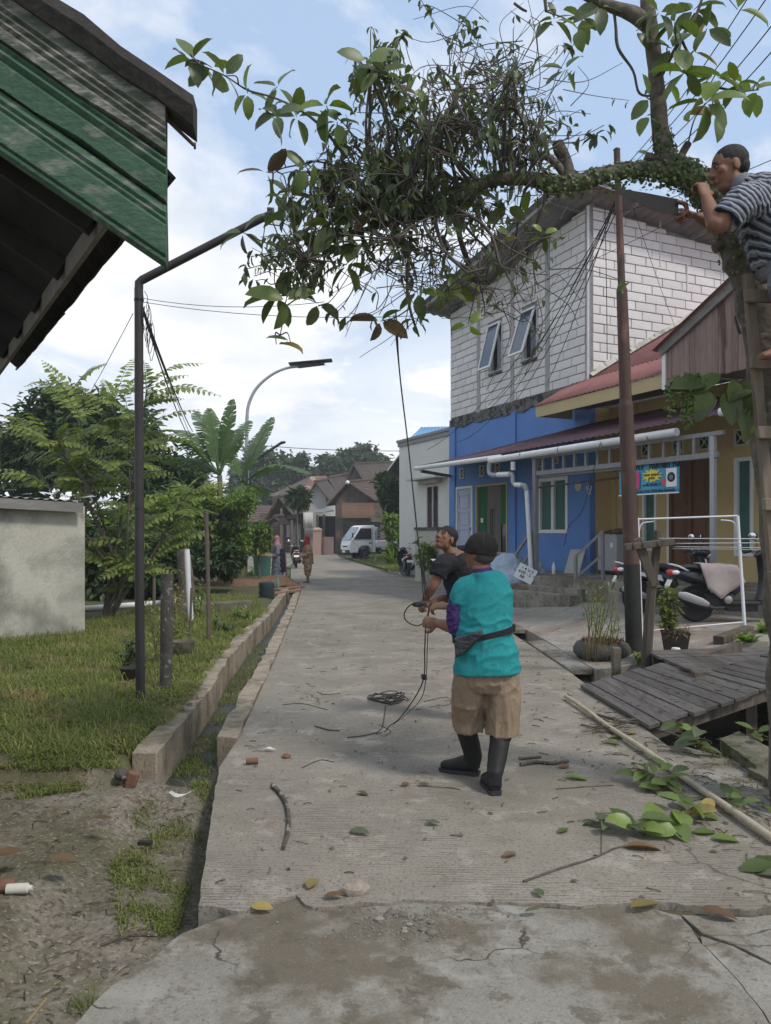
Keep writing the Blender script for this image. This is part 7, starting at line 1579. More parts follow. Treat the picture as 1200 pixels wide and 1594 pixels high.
limb([T(955, 12), T(958, 40), T(962, 75), T(985, 110), T(995, 145), T(1020, 150)], [.012, .010, .009, .008, .008, .006], 'twig', n=5, name='twig'); limb([T(800, 5), T(812, 14), T(820, 18)], [.008, .008, .007], 'twig', n=5, name='twig'); limb([T(848, 0), T(850, 18)], [.012, .009], 'twig', n=5, name='twig')
limb([T(640, 360), T(634, 430), T(638, 480), T(652, 524)], [.012, .01, .009, .006], 'twig', n=5, name='twig'); limb([T(440, 480, -.1), T(440, 500, -.1), T(436, 522, -.1)], [.003, .003, .003], 'twig', n=4, name='twig')
limb([T(560, 270), T(498, 252), T(470, 256), T(440, 262), T(425, 270)], [.008, .006, .005, .004, .003], 'twig', n=4, name='twig')
limb([T(1070, 110), T(1085, 130), T(1110, 135), T(1150, 142), T(1180, 140)], [.008, .008, .007, .006, .004], 'twig', n=5, name='twig'); limb([T(1028, 120), T(1060, 60), T(1085, 20), T(1100, -30)], [.014, .012, .01, .008], 'twig', n=5, name='twig'); limb([T(1060, 60), T(1075, 95), T(1080, 130)], [.01, .008, .006], 'twig', n=5, name='twig')
# thicket of thin dark twigs in the crown, with small curled leaves
HUBS = []; tw_mb = MB(); sl_mb = MB()
src = H1[0][12:] + V1[0][:6]
ells = [((600, 265), (115, 130), 130), ((700, 190), (110, 120), 90), ((765, 150), (90, 105), 66), ((830, 230), (70, 120), 46), ((630, 400), (120, 80), 46), ((800, 400), (60, 50), 18), ((450, 400), (75, 60), 52), ((590, 120), (55, 60), 36), ((690, 315), (130, 45), 70), ((520, 300), (90, 100), 70), ((740, 430), (55, 50), 14)]
def in_frame_tw(c, r): 
    a = rnd(0, 6.283); q = random.random() ** .55; return T(c[0] + r[0] * q * math.cos(a), c[1] + r[1] * q * math.sin(a), rnd(-.45, .65))
starts = [p for p in H1[0][14:]]
for (c, r, n) in ells:
    hub = [in_frame_tw(c, (r[0] * .5, r[1] * .5)) for _ in range(5)]
    HUBS.extend(hub)
    for h in hub:
        s = min(starts, key=lambda p: (p - h).length); e = s.lerp(h, .5) + V(rnd(-.1, .1), rnd(-.1, .1), rnd(-.05, .1)); tw_mb.tube(smooth_path([s, e, h], 5), lerps([.015, .009, .006], 5), 5)
    for i in range(n):
        h = random.choice(hub); e = in_frame_tw(c, r); d = e - h
        if d.length > .75: e = h + d * (.75 / d.length)
        d = e - h; L = d.length
        perp = V(rnd(-1, 1), rnd(-1, 1), rnd(-1, 1)) * L * .28; sp = smooth_path([h, h + d * .35 + perp, h + d * .7 + perp * rnd(-.4, 1), e + V(0, 0, -.05 * L)], 4); r0 = rnd(.0026, .0058); tw_mb.tube(sp, [r0 * (1 - .6 * k / len(sp)) for k in range(len(sp))], 4)
        leafy = (c[0] < 760 and (c[1] < 380 or c[0] < 500)) or random.random() < .25
        dens = (3 if c[0] < 730 else 2) if leafy else 1
        if c[1] > 380 and c[0] > 600: dens = 1
        for k in range(3, len(sp)):
            for _ in range(dens if random.random() < .75 else 1):
                if random.random() < .74: continue
                p = sp[k] + V(rnd(-.02, .02), rnd(-.02, .02), rnd(-.02, .02)); dd = V(rnd(-1, 1), rnd(-1, 1), rnd(-1.2, .35)); Ls = rnd(.045, .1); sl_mb.leaf(p, dd, V(rnd(-.6, .6), rnd(-.6, .6), 1), Ls, Ls * rnd(.24, .38), rnd(.3, .7), .3, n=2)
for i in range(170):     # long whippy shoots on the bare right-hand side and hanging below
    a, b = random.choice((((760, 200), (110, 160)), ((820, 180), (70, 130)), ((690, 410), (130, 80)), ((790, 430), (70, 70)), ((640, 420), (90, 80)), ((740, 90), (90, 70))))
    p = in_frame_tw(a, b); ang = rnd(0, 6.283); L = rnd(.2, .55); q = p + V(math.cos(ang) * L, rnd(-.25, .25), math.sin(ang) * L); sp = smooth_path([p, p.lerp(q, .4) + V(rnd(-.1, .1), 0, rnd(-.1, .1)), q], 5); tw_mb.tube(sp, [.0032 - .0016 * k / len(sp) for k in range(len(sp))], 4)
    if random.random() < .4:
        for _ in range(3): Ls = rnd(.05, .09); sl_mb.leaf(random.choice(sp[5:]), V(rnd(-1, 1), rnd(-1, 1), rnd(-1.2, .2)), V(rnd(-.5, .5), 0, 1), Ls, Ls * .36, .4, .3, n=2)
for (x, y) in ((715, 30), (724, 45), (738, 35), (745, 60), (705, 60), (925, 208), (940, 195), (922, 210), (930, 260), (905, 205), (870, 70), (880, 75), (890, 110), (620, 60), (628, 50), (610, 75), (390, 400), (380, 420), (395, 430), (500, 480), (520, 490), (540, 495), (590, 490), (650, 500), (648, 505)):
    for _ in range(4): Ls = rnd(.06, .1); sl_mb.leaf(T(x + rnd(-8, 8), y + rnd(-8, 8)), V(rnd(-1, 1), rnd(-.5, .5), rnd(-1, .2)), V(rnd(-.5, .5), 0, 1), Ls, Ls * .38, .4, .3, n=2)
    sp = smooth_path([T(x, y), T(x + (680 - x) * .12, y + (250 - y) * .12 + 8), T(x + (680 - x) * .3, y + (250 - y) * .3)], 4); tw_mb.tube(sp, .0025, 4)
o = tw_mb.build('twig_thicket', M['twig'], big, 180, kind='stuff'); o = sl_mb.build('small_leaves', M['leaf_dark'], big, 180, kind='stuff')
# the large leaves, each one placed
LM = {}
for m in ('leaf_green', 'leaf_bright', 'leaf_yellow', 'leaf_brown', 'leaf_dark'):
    LM[m] = []
    for k in range(4): mb = MB(); mb.leaf((0, 0, 0), (1, 0, 0), (0, 0, 1), 1, rnd(.44, .56), rnd(.1, .4), rnd(.15, .5), n=4); LM[m].append(mb.mesh('leaf', M[m], 180))
n_leaf = 0
def big_leaf(p, d, nr, L, m, parent=big):
    global n_leaf
    d = Vector(d).normalized(); nr = Vector(nr); nr = (nr - d * nr.dot(d)).normalized(); s = nr.cross(d); mt = Matrix((d, s, nr)).transposed().to_4x4() @ Matrix.Diagonal((L, L * rnd(.9, 1.1), L, 1)); mt.translation = Vector(p) - wloc(parent); inst(random.choice(LM[m]), 'leaf', parent, mt); n_leaf += 1
g, b_, y_, br_, k_ = 'leaf_green', 'leaf_bright', 'leaf_yellow', 'leaf_brown', 'leaf_dark'
CL = [(300, 92, 5, 52, g), (330, 105, 4, 50, g), (350, 118, 4, 46, k_), (288, 95, 2, 46, b_), (385, 145, 4, 44, b_), (432, 135, 4, 46, g), (432, 178, 4, 44, k_), (462, 182, 5, 46, g), (508, 165, 4, 50, b_), (525, 190, 5, 46, b_), (438, 232, 3, 46, g), (415, 268, 3, 46, br_), (478, 262, 2, 46, g), (520, 262, 4, 44, b_), (560, 258, 3, 40, g), (600, 262, 3, 44, b_), (448, 305, 4, 50, k_), (446, 328, 4, 46, g), (378, 362, 5, 42, g), (625, 322, 3, 46, b_), (560, 382, 5, 48, b_), (540, 412, 5, 46, g), (432, 462, 5, 54, g), (445, 468, 3, 56, b_), (430, 536, 1, 46, y_), (452, 532, 1, 46, g), (495, 472, 3, 46, k_), (592, 500, 4, 46, br_), (572, 95, 4, 48, g), (590, 112, 4, 44, g), (560, 122, 3, 40, k_), (605, 138, 4, 44, br_), (640, 140, 3, 40, b_), (585, 330, 3, 50, br_), (560, 320, 3, 48, g), (650, 455, 4, 46, g), (520, 350, 4, 50, g), (480, 300, 4, 46, g), (500, 390, 4, 46, g), (600, 300, 4, 44, g), (660, 240, 3, 42, b_),
      (832, 288, 2, 36, y_), (826, 292, 3, 36, b_), (790, 320, 3, 40, g), (718, 440, 5, 38, b_), (700, 452, 4, 36, g), (735, 455, 2, 26, y_), (845, 365, 5, 26, b_), (728, 505, 3, 30, b_), (808, 368, 1, 34, y_), (770, 358, 3, 36, g), (880, 108, 4, 36, g), (862, 30, 5, 40, g), (905, 28, 5, 42, g), (900, 45, 3, 36, b_), (990, 48, 2, 36, g), (1008, 180, 2, 40, b_), (1036, 128, 2, 44, b_), (1012, 152, 2, 38, g), (1025, 20, 5, 44, k_), (1050, 35, 6, 46, g), (1080, 15, 6, 46, k_), (1045, 75, 4, 50, g), (1078, 80, 3, 44, y_), (1100, 45, 4, 44, g), (1148, 15, 2, 56, b_), (1068, 112, 5, 52, g), (1112, 120, 5, 56, b_), (1098, 160, 6, 62, b_), (1115, 178, 2, 44, y_), (1145, 130, 3, 40, g), (1172, 142, 5, 46, b_), (935, 10, 4, 44, k_), (1010, 243, 2, 30, k_), (650, 175, 4, 38, g), (740, 300, 3, 40, b_), (690, 300, 4, 42, g)]
ANCH.extend(HUBS); lt = MB()
for x, y, n, s, m in CL:
    c = T(x, y, rnd(-.25, .2)); q = min(ANCH, key=lambda p: (p - c).length); lt.tube(smooth_path([q, q.lerp(c, .5) + V(rnd(-.04, .04), 0, rnd(-.02, .05)), c], 4), lerps([.005, .004, .0025], 4), 4); L = s * TY / FPX * 1.0; a0 = rnd(0, 6.28)
    for i in range(n):
        a = a0 + 6.283 * i / max(n, 3) + rnd(-.4, .4); d = V(math.cos(a), rnd(-.5, .3), math.sin(a) * .8 - .22); big_leaf(c + d * .015, d, V(rnd(-.7, .7), rnd(-.9, .1), rnd(.2, .9)), L * rnd(.75, 1.1), m if random.random() < .8 else g)
lt.build('leaf_stems', M['twig'], big, 180, kind='stuff')
# the climbing arum low on the trunk
for x, y, L, m in ((1090, 605, .24, g), (1110, 590, .22, g), (1140, 628, .27, k_), (1165, 610, .22, g), (1100, 622, .2, k_), (1085, 612, .2, b_), (1128, 598, .2, b_), (1150, 600, .25, g), (1120, 615, .22, g), (1175, 640, .2, b_)):
    a = rnd(2.6, 5.2); big_leaf(T(x + 12, y - 8, -.16), V(math.cos(a), -.3, math.sin(a) * .8 - .3), V(rnd(-.3, .3), -.9, .6), L, m)
mb = MB(); vt = MB()
for k in range(9):
    x = rnd(1040, 1075); y = rnd(595, 625); sp = smooth_path([T(1110, 592, -.15), T(x + 10, y - 10, -.15), T(x, y + rnd(20, 60), -.15)], 6); vt.tube(sp, .0025, 4)
    for q in sp[3:]:
        for _ in range(4): mb.ball(q + V(rnd(-.02, .02), rnd(-.02, .02), rnd(-.02, .02)), rnd(.006, .011), 6, 4)
vt.build('vine_stem', M['dry_stem'], big, 180); mb.build('vine_berries', M['leaf_bright'], big, 180)
limb([T(1180, 640, -.12), T(1160, 600, -.14), T(1120, 590, -.15), T(1085, 600, -.15)], [.012, .01, .008, .005], 'twig', n=5, name='vine')
# button ferns on the limbs
fm = MB()
def ferns(path, n, i0, i1, below=.5, sz=.0115):
    sp, r = path
    for _ in range(n):
        k = rnd(i0, i1); i = min(int(k), len(sp) - 2); p = sp[i].lerp(sp[i + 1], k - i); t = (sp[i + 1] - sp[i]).normalized(); a = rnd(0, 6.283); u = t.orthogonal().normalized(); w_ = t.cross(u); o = (u * math.cos(a) + w_ * math.sin(a)); q = p + o * (r[i] * rnd(.95, 1.22)) - V(0, 0, random.random() ** 6 * .09 * below)
        nn = (o + V(rnd(-.5, .5), rnd(-.5, .5), rnd(-.5, .5))).normalized(); a1 = nn.orthogonal().normalized(); a2 = nn.cross(a1); s = sz * rnd(.55, 1.25); b0 = len(fm.v)
        fm.v += [tuple(q + a1 * s * math.cos(g * math.pi / 3) + a2 * s * math.sin(g * math.pi / 3) + nn * (.3 * s if g % 2 else 0)) for g in range(6)]; fm.f.append(tuple(b0 + g for g in range(6))); fm.m.append(0)
ferns(H1, 1100, 0, 18, .8); ferns(H1, 300, 20, 34, 1.0); ferns(tr_, 1000, 33, 45, .6); ferns(V1, 260, 0, 8, .3); ferns(tr_, 160, 24, 33, .3)
fm.build('button_ferns', M['fern_disc'], big, 0, kind='stuff')
# --- ladder and saw
LYD = 4.28; la, lb2 = P(1166, 452, LYD), P(1236, 1262, 4.5); lb2.z = 0
lad = empty('ladder', lb2, 'rough wooden ladder leaning on the tree trunk at the right edge', 'ladder'); off = V(.44, .06, 0)
for q in (V(0, 0, 0), off): mb = MB(); mb.beam(lb2 + q, la + q + (la - lb2) * .03, .052, .045, (0, 1, 0)); mb.build('rail', M['ladder_wood'], lad, 30, bevel=.005)
for y in (464, 562, 667, 776, 888, 1000, 1110):
    t = (y - 452) / (1262 - 452); p = la.lerp(lb2, t); mb = MB(); mb.beam(p + V(-.05, -.05, 0), p + off + V(.05, -.05, 0), .035, .07); mb.build('rung', M['ladder_wood'], lad, 30, bevel=.006)
sw = empty('hand_saw', P(1062, 325, 4.2), 'hand saw with broad dark blade held against the mossy limb by the climber', 'saw'); q = lambda x, y, d=0: P(x, y, 4.2 + d)
mb = MB(); mb.slab([q(962, 293), q(962, 301), q(1020, 329), q(1056, 336), q(1056, 310), q(1004, 300)], (0, .002, 0)); mb.build('blade', mat('saw_steel', (.018, .017, .018), (.03, .028, .027), 8, .75), sw, 0)
mb = MB(); mb.tube(smooth_path([q(1053, 314), q(1066, 318), q(1068, 332), q(1052, 342)], 4), .013, 8); mb.tube([q(1056, 332), q(1062, 338)], .012, 6); mb.build('handle', M['door_wood'], sw, 60)
# --- ropes from the crown to the men's hands
for (a, yb_, lb, r) in ((((616, 486), (664, 938)), 6.42, 'thin dark rope dropping from the crown to the person in black', .005), (((618, 500), (660, 940)), 6.40, 'second thin rope hanging from the crown beside the first', .004), (((613, 490), (668, 936)), 5.2, 'rope from the crown to the hands of the person in the teal shirt', .004)):
    p, q_ = T(*a[0], .3), P(*a[1], yb_); mid = P(636, 700, (p.y + yb_) / 2); o = wire('pull_rope', lb, [p, P(622, 580, p.y * .75 + yb_ * .25), mid, P(652, 850, p.y * .2 + yb_ * .8), q_], r, m='rope', k=6, cat='rope')
# ================================================================ PEOPLE
def add_head(mb, c, fwd, up, h=.23, face=True):
    f = Vector(fwd).normalized(); u = Vector(up); u = (u - f * u.dot(f)).normalized(); r = f.cross(u); Mx = Matrix((r, f, u)).transposed(); c = Vector(c)
    def B(p, s, n=14, k=10): mb.ball(c + Mx @ (Vector(p) * h), tuple(x * h for x in s), n, k, Mx)
    B((0, -.07, .14), (.335, .40, .36)); B((0, .09, -.10), (.27, .29, .36)); B((0, .16, -.36), (.17, .17, .13)); B((0, -.02, -.25), (.25, .25, .18))
    if face:
        mb.tube([c + Mx @ (Vector(p) * h) for p in ((0, .34, .12), (0, .41, -.0), (0, .455, -.10))], [.03 * h, .045 * h, .065 * h], 8); B((.055, .40, -.11), (.05, .05, .04)); B((-.055, .40, -.11), (.05, .05, .04)); B((0, .43, -.11), (.055, .05, .05))
        for s in (-1, 1): B((s * .13, .325, .115), (.13, .045, .026)); B((s * .17, .25, -.05), (.10, .09, .10)); B((s * .335, -.03, -.03), (.03, .09, .14), 10, 8)
        B((0, .35, -.215), (.10, .05, .028)); B((0, .345, -.262), (.09, .05, .032))
    return Mx, c, h
def face_parts(fr, parent):
    Mx, c, h = fr
    for s in (-1, 1):
        mb = MB(); mb.ball(c + Mx @ (Vector((s * .13, .335, .05)) * h), (.05 * h, .028 * h, .02 * h), 10, 7, Mx); e = mb.build('eye', M['eye_white'], parent, 180)
        mb = MB(); mb.ball(c + Mx @ (Vector((s * .13, .358, .052)) * h), (.026 * h, .014 * h, .022 * h), 10, 7, Mx); mb.build('iris', M['ink'], e, 180)
        mb = MB(); mb.tube([c + Mx @ (Vector(p) * h) for p in ((s * .05, .385, .125), (s * .13, .38, .15), (s * .22, .33, .125))], [.014 * h, .02 * h, .01 * h], 6); mb.build('eyebrow', M['hair'], parent, 180)
    mb = MB(); mb.ball(c + Mx @ (Vector((0, .375, -.238)) * h), (.085 * h, .03 * h, .02 * h), 10, 6, Mx); mb.build('lips', M['lips'], parent, 180)
def add_hand(mb, w, d, n, th=1, curl=.9, s=1.0, spread=.0):
    # w wrist, d finger direction, n the way the palm faces, th: thumb on the +side or -side
    w = Vector(w); d = Vector(d).normalized(); n = Vector(n); n = (n - d * n.dot(d)).normalized(); sd = d.cross(n)
    mb.tube([w - d * .02 * s, w + d * .03 * s, w + d * .085 * s], [(.026 * s, .019 * s), (.038 * s, .017 * s), (.041 * s, .014 * s)], 12, up=n)
    for k, (L, r) in enumerate(((.068, .0088), (.078, .0092), (.074, .009), (.058, .0078))):
        p = w + d * (.082 - .004 * abs(k - 1.5)) * s + sd * (th * (.030 - .0205 * k)) * s; a = 0; pts = [p - d * .03 * s]; 
        for j, q in enumerate((.45, .32, .23)):
            pts.append(p); a += curl * (.75, 1.0, .8)[j] * (1 + .08 * k); p = p + (d * math.cos(a) + n * math.sin(a)) * L * q * s * 1.15
        pts.append(p); mb.tube(pts, [r * s, r * s * 1.05, r * s, r * s * .92, r * s * .75], 8); mb.ball(p, r * s * .78, 8, 6)
    b = w + d * .02 * s + sd * th * .026 * s; q1 = b + (d * .55 + sd * th * .75 + n * .25).normalized() * .04 * s; q2 = q1 + (d * .75 + sd * th * .25 + n * .55).normalized() * .034 * s; q3 = q2 + (d * .7 - sd * th * .15 + n * .6).normalized() * .026 * s
    mb.tube([b, q1, q2, q3], [.0145 * s, .012 * s, .0105 * s, .008 * s], 8); mb.ball(q3, .008 * s, 8, 6)
def chain(mb, pts, rs, n=14, up=(0, 1, 0), k=4):
    sp = smooth_path(pts, k); rr = []
    rs = [r if isinstance(r, tuple) else (r, r) for r in rs]
    for i in range(len(rs) - 1): rr += [tuple(rs[i][j] + (rs[i + 1][j] - rs[i][j]) * q / k for j in (0, 1)) for q in range(k)]
    rr.append(rs[-1]); mb.tube(sp, rr, n, up=up)
    return sp
def cloth(amp, s=7, dirv=(1, 1, 2.5)):
    def f(c, n):
        q = Vector((c.x * dirv[0], c.y * dirv[1], c.z * dirv[2])) + noise.noise_vector(c * 4) * .06; a = max(0, 1 - abs(noise.noise(q * s)) * 3) ** 1.6; b = max(0, 1 - abs(noise.noise(q * (s * 1.9) + Vector((5, 2, 1)))) * 3) ** 1.6; return amp * (1.15 * a + .6 * b + .6 * fbm(q, s * .45, 2) - .5)
    return f

# --- the man in the teal shirt, seen from behind, mid-step
m_ = lambda x, y, d=0: P(x, y, 4.95 + d)
rf = G(771, 1236); lf = G(722, 1203)
man = empty('person', (rf + lf) / 2, 'person in teal shirt, dark cap, khaki shorts and black rubber boots pulling a rope', 'person')
sk = MB()
chain(sk, [m_(752, 1052), m_(753, 1000), m_(757, 940), m_(756, 912), m_(751, 896), m_(748, 880)], [(.15, .11), (.15, .11), (.155, .11), (.13, .09), (.058, .058), (.055, .055)])
hd = add_head(sk, m_(746, 861, .02), (-.80, .58, .12), (0, 0, 1), .235)
# arms: left one bent forward at the belt, right one across the front
L_s, L_e, L_w = m_(720, 918, 0), m_(715, 978, .0), m_(681, 970, .14)
chain(sk, [L_s, L_s.lerp(L_e, .5) + V(-.015, 0, 0), L_e, L_e.lerp(L_w, .5), L_w], [.055, .05, .045, .043, .029]); add_hand(sk, L_w, (-.9, .25, .05), (.15, .9, -.1), 1, 1.15, 1.02)
R_s, R_e, R_w = m_(786, 920, .04), m_(772, 972, .26), m_(697, 944, .38)
chain(sk, [R_s, R_s.lerp(R_e, .5), R_e, R_e.lerp(R_w, .5), R_w], [.055, .05, .045, .042, .028]); add_hand(sk, R_w, (-.92, .1, .05), (-.1, .45, -.8), -1, .8, 1.02)
lk, rk_ = m_(727, 1112, .16), m_(778, 1118, -.04); la_, ra_ = lf + V(.02, -.03, .09), rf + V(0, .02, .09)
chain(sk, [m_(731, 1052), lk, m_(725, 1132, .16), V(lf.x + .06, lf.y - .05, .12), V(lf.x + .0, lf.y - .02, .06)], [.085, .05, .045, .036, .025]); chain(sk, [m_(780, 1054), rk_, m_(779, 1146, -.02), V(rf.x, rf.y + .02, .12), V(rf.x - .01, rf.y + .1, .06)], [.085, .05, .045, .036, .025])
body = blob(sk, 'body', M['skin'], man, .0065, 3); face_parts(hd, man)
hm = MB(); Mx, c, h = hd      # grey hair below the cap
hm.ball(c + Mx @ (Vector((0, -.12, .02)) * h), (.34 * h, .345 * h, .34 * h), 16, 12, Mx); blob(hm, 'hair', M['grey_hair'], man, .007, 2, lambda c, n: .003 * fbm(c, 90, 2))
cm = MB(); cm.ball(c + Mx @ (Vector((0, -.06, .20)) * h), (.40 * h, .465 * h, .37 * h), 20, 14, Mx); cm.tube([c + Mx @ (Vector((0, -.03, z)) * h) for z in (-.02, .2)], [(.405 * h, .465 * h), (.41 * h, .475 * h)], 20, up=Mx.col[1]); cap = blob(cm, 'cap', M['cap_cloth'], man, .007, 3, lambda c, n: .004 * fbm(c, 22, 2))
vm = MB(); vs = []; n = 10      # brim
for lay in (0, 1):
    for i in range(n + 1):
        a = math.pi * (.14 + .72 * i / n); 
        for k, rr_ in enumerate((.40, .56, .70)): vs.append(c + Mx @ (Vector((math.cos(a) * (.38 if k < 1 else .36), .02 + math.sin(a) * rr_, .17 - .16 * (rr_ - .4) - .10 * math.cos(a) ** 2 - lay * .03)) * h))
S_ = 3 * (n + 1); fs = [(3 * i + k, 3 * i + 3 + k, 3 * i + 4 + k, 3 * i + 1 + k) for i in range(n) for k in range(2)]; fs += [tuple(x + S_ for x in f[::-1]) for f in fs] + [(3 * i + 2, 3 * i + 5, 3 * i + 5 + S_, 3 * i + 2 + S_) for i in range(n)]
vm.add(vs, fs); vm.build('cap_brim', M['cap_cloth'], cap, 60)
cmb = MB(); cmb.ball(c + Mx @ (Vector((0, -.06, .575)) * h), (.03 * h, .03 * h, .02 * h), 8, 6, Mx)
for k in range(6):     # seams over the crown
    a = k * math.pi / 3 + .5; cmb.tube([c + Mx @ (Vector((math.cos(a) * .412 * math.sin(t), -.06 + math.sin(a) * .478 * math.sin(t), .2 + .382 * math.cos(t))) * h) for t in [.1 + .14 * j for j in range(11)]], .0022, 4)
cmb.build('cap_seam', M['bag_cloth'], cap, 180)
sm = MB()
chain(sm, [m_(758, 1047), m_(757, 1020), m_(753, 986), m_(756, 945), m_(757, 922), m_(756, 907), m_(752, 895), m_(751, 889)], [(.222, .165), (.206, .16), (.184, .145), (.180, .142), (.172, .128), (.145, .105), (.085, .08), (.066, .068)], 22)
chain(sm, [m_(737, 912), m_(722, 917), m_(716, 930), m_(714, 940)], [.08, .075, .070, .066], 16); chain(sm, [m_(766, 910), m_(777, 918, .03), m_(776, 942, .10), m_(771, 958, .18)], [.08, .076, .068, .062], 16)
def shirt_fold(c, n):
    q = Vector((c.x * 1.6 + c.z * .9, c.y, c.z * 1.6 - c.x * .8)); low = max(0, min(1, (.52 - c.z) / .3)) if False else 1; w_ = noise.noise_vector(c * 3) * .12; q = Vector((c.x * .8 + c.z * .55, c.y * .8, c.z * 1.5 - c.x * .75)) + w_; s_ = .55 + .6 * max(0, 1 - abs(c.z - .98) / .25); return s_ * (.013 * max(0, 1 - 3 * abs(noise.noise(q * 4.6))) ** 1.6 + .007 * max(0, 1 - 3 * abs(noise.noise(q * 9.5))) ** 1.5 + .006 * noise.noise(c * 3.3) - .005) + .0012 * noise.noise(c * 30)
shirt = blob(sm, 'shirt', M['teal_cloth'], man, .0085, 4, shirt_fold)
pm = MB(); chain(pm, [m_(714, 932), m_(711, 955), m_(713, 975), m_(711, 985, .02)], [.066, .066, .068, .057], 16); blob(pm, 'sleeve', M['purple_cloth'], man, .007, 3, cloth(.008, 11, (1, 1, 2)), label='purple left sleeve')
pm = MB(); chain(pm, [m_(779, 950, .14), m_(775, 968, .22), m_(765, 972, .28)], [.066, .064, .055], 14); blob(pm, 'sleeve', M['purple_cloth'], man, .007, 3, cloth(.006, 11))
cl = MB(); n = 20; cl.tube([m_(751, 893.5), m_(750.5, 889), m_(750, 884)], [(.072, .074), (.068, .070), (.064, .066)], n, up=(0, 1, 0)); blob(cl, 'collar', M['purple_cloth'], man, .006, 2)
tm_ = MB()
chain(tm_, [m_(757, 1030), m_(757, 1060), m_(757, 1075)], [(.185, .13), (.195, .14), (.14, .11)], 20)
chain(tm_, [m_(733, 1045), m_(729, 1085, .06), m_(729, 1112, .12), m_(730, 1133, .14)], [(.105, .115), (.118, .12), (.112, .112), (.110, .11)], 18); chain(tm_, [m_(783, 1047), m_(783, 1090), m_(783, 1120), m_(782, 1144)], [(.10, .115), (.112, .12), (.108, .11), (.108, .108)], 18)
blob(tm_, 'shorts', M['khaki_cloth'], man, .0085, 4, cloth(.011, 7, (1.5, 1.5, .55)))
def boot(name, top, ank, heel, fd):
    fd = Vector(fd).normalized(); b = MB(); up = fd
    chain(b, [top, top.lerp(ank, .5), ank], [(.066, .070), (.060, .066), (.050, .062)], 16, up=fd)
    z = V(0, 0, 1); b.tube([heel + z * .06 - fd * .0, heel + fd * .08 + z * .07, heel + fd * .16 + z * .05, heel + fd * .235 + z * .038, heel + fd * .262 + z * .034], [(.040, .05), (.046, .06), (.049, .045), (.042, .034), (.02, .02)], 14, up=z); b.tube([ank + z * .02, heel + fd * .045 + z * .05], [(.05, .06), (.044, .056)], 14, up=fd)
    o = blob(b, name, M['rubber'], man, .007, 3, lambda c, n: .003 * fbm(c, 14, 2))
    s = MB(); sd = z.cross(fd); L = [(-.01, .03), (.02, .042), (.1, .044), (.17, .053), (.24, .045), (.272, .02)]; s.slab([heel + fd * a + sd * w for a, w in L] + [heel + fd * a - sd * w for a, w in L[::-1]], (0, 0, .022)); s.build('sole', M['plastic_dark'], o, 40)
    s = MB(); s.lathe(top - V(0, 0, .01), [(.066, -.012), (.071, 0), (.067, .01)], 18); s.build('boot_rim', M['rubber'], o, 60); return o
lf0 = V(lf.x + .09, lf.y - .05, .004); boot('boot', m_(725, 1132, .16), V(lf0.x - .03, lf0.y + .0, .12), lf0, (-.9, .38, 0))
rf0 = V(rf.x, rf.y - .03, .004); boot('boot', m_(779, 1146, -.02), V(rf0.x + .0, rf0.y + .05, .12), rf0, (-.12, 1, 0))
bm = MB(); vs = []; n = 30
for i in range(n):
    a = 2 * math.pi * i / n; p = m_(753, 985); tilt = .02 * math.cos(a) + .0
    for o, z in ((.203, -.018), (.203, .018), (.19, .018), (.19, -.018)): vs.append(p + V(o * math.cos(a), (o - .044) * math.sin(a), z + .04 * math.cos(a) - .005))
bm.add(vs, [(4 * i + k, 4 * ((i + 1) % n) + k, 4 * ((i + 1) % n) + (k + 1) % 4, 4 * i + (k + 1) % 4) for i in range(n) for k in range(4)]); wb = bm.build('waist_bag', M['black_cloth'], man, 60, label='black waist strap with grey pouch')
bb = MB(); bb.slab([m_(707, 994, -.13), m_(709, 1024, -.12), m_(724, 1014, -.16), m_(751, 988, -.2), m_(749, 982, -.2)], (.02, .07, 0)); blob(bb, 'pouch', M['bag_cloth'], wb, .006, 4, cloth(.004, 12)); bb = MB(); bb.tube([m_(708, 1024, -.128), m_(726, 1013, -.168), m_(751, 990, -.205)], .004, 6); bb.build('zip', M['black'], wb, 60)

# --- the person in black behind him, looking up, leaning on the rope
q_ = lambda x, y, d=0: P(x - 5, y - 2, 6.55 + d)
f1, f2 = G(772, 1128), G(760, 1120)
pb = empty('person', (f1 + f2) / 2, 'person in black t-shirt with tied back hair looking up while leaning on a rope', 'person')
sk = MB(); chain(sk, [q_(752, 968), q_(738, 930), q_(722, 892), q_(714, 874), q_(706, 862), q_(702, 852)], [(.15, .11), (.14, .11), (.16, .11), (.12, .09), (.055, .055), (.052, .052)])
hd = add_head(sk, q_(698, 841, -.03), (-.62, -.62, .48), (.28, .25, 1), .225)
S1, E1, W1_ = q_(694, 882, -.16), q_(679, 914, -.2), q_(667, 934, -.12); chain(sk, [S1, S1.lerp(E1, .5), E1, E1.lerp(W1_, .5), W1_], [.055, .05, .042, .04, .028]); add_hand(sk, W1_, (-.45, .1, -.9), (.6, .7, -.1), 1, 1.0)
S2, E2, W2_ = q_(728, 892, .16), q_(706, 930, .12), q_(674, 941, .0); chain(sk, [S2, S2.lerp(E2, .5), E2, E2.lerp(W2_, .5), W2_], [.055, .05, .042, .04, .028]); add_hand(sk, W2_, (-.85, .0, -.3), (-.2, .5, -.8), -1, 1.0)
chain(sk, [q_(748, 965), q_(757, 1040, .02), f2 + V(0, 0, .07)], [.09, .06, .045]); chain(sk, [q_(760, 968), q_(770, 1042), f1 + V(0, 0, .07)], [.09, .06, .045])
blob(sk, 'body', M['skin'], pb, .0065, 2); face_parts(hd, pb)
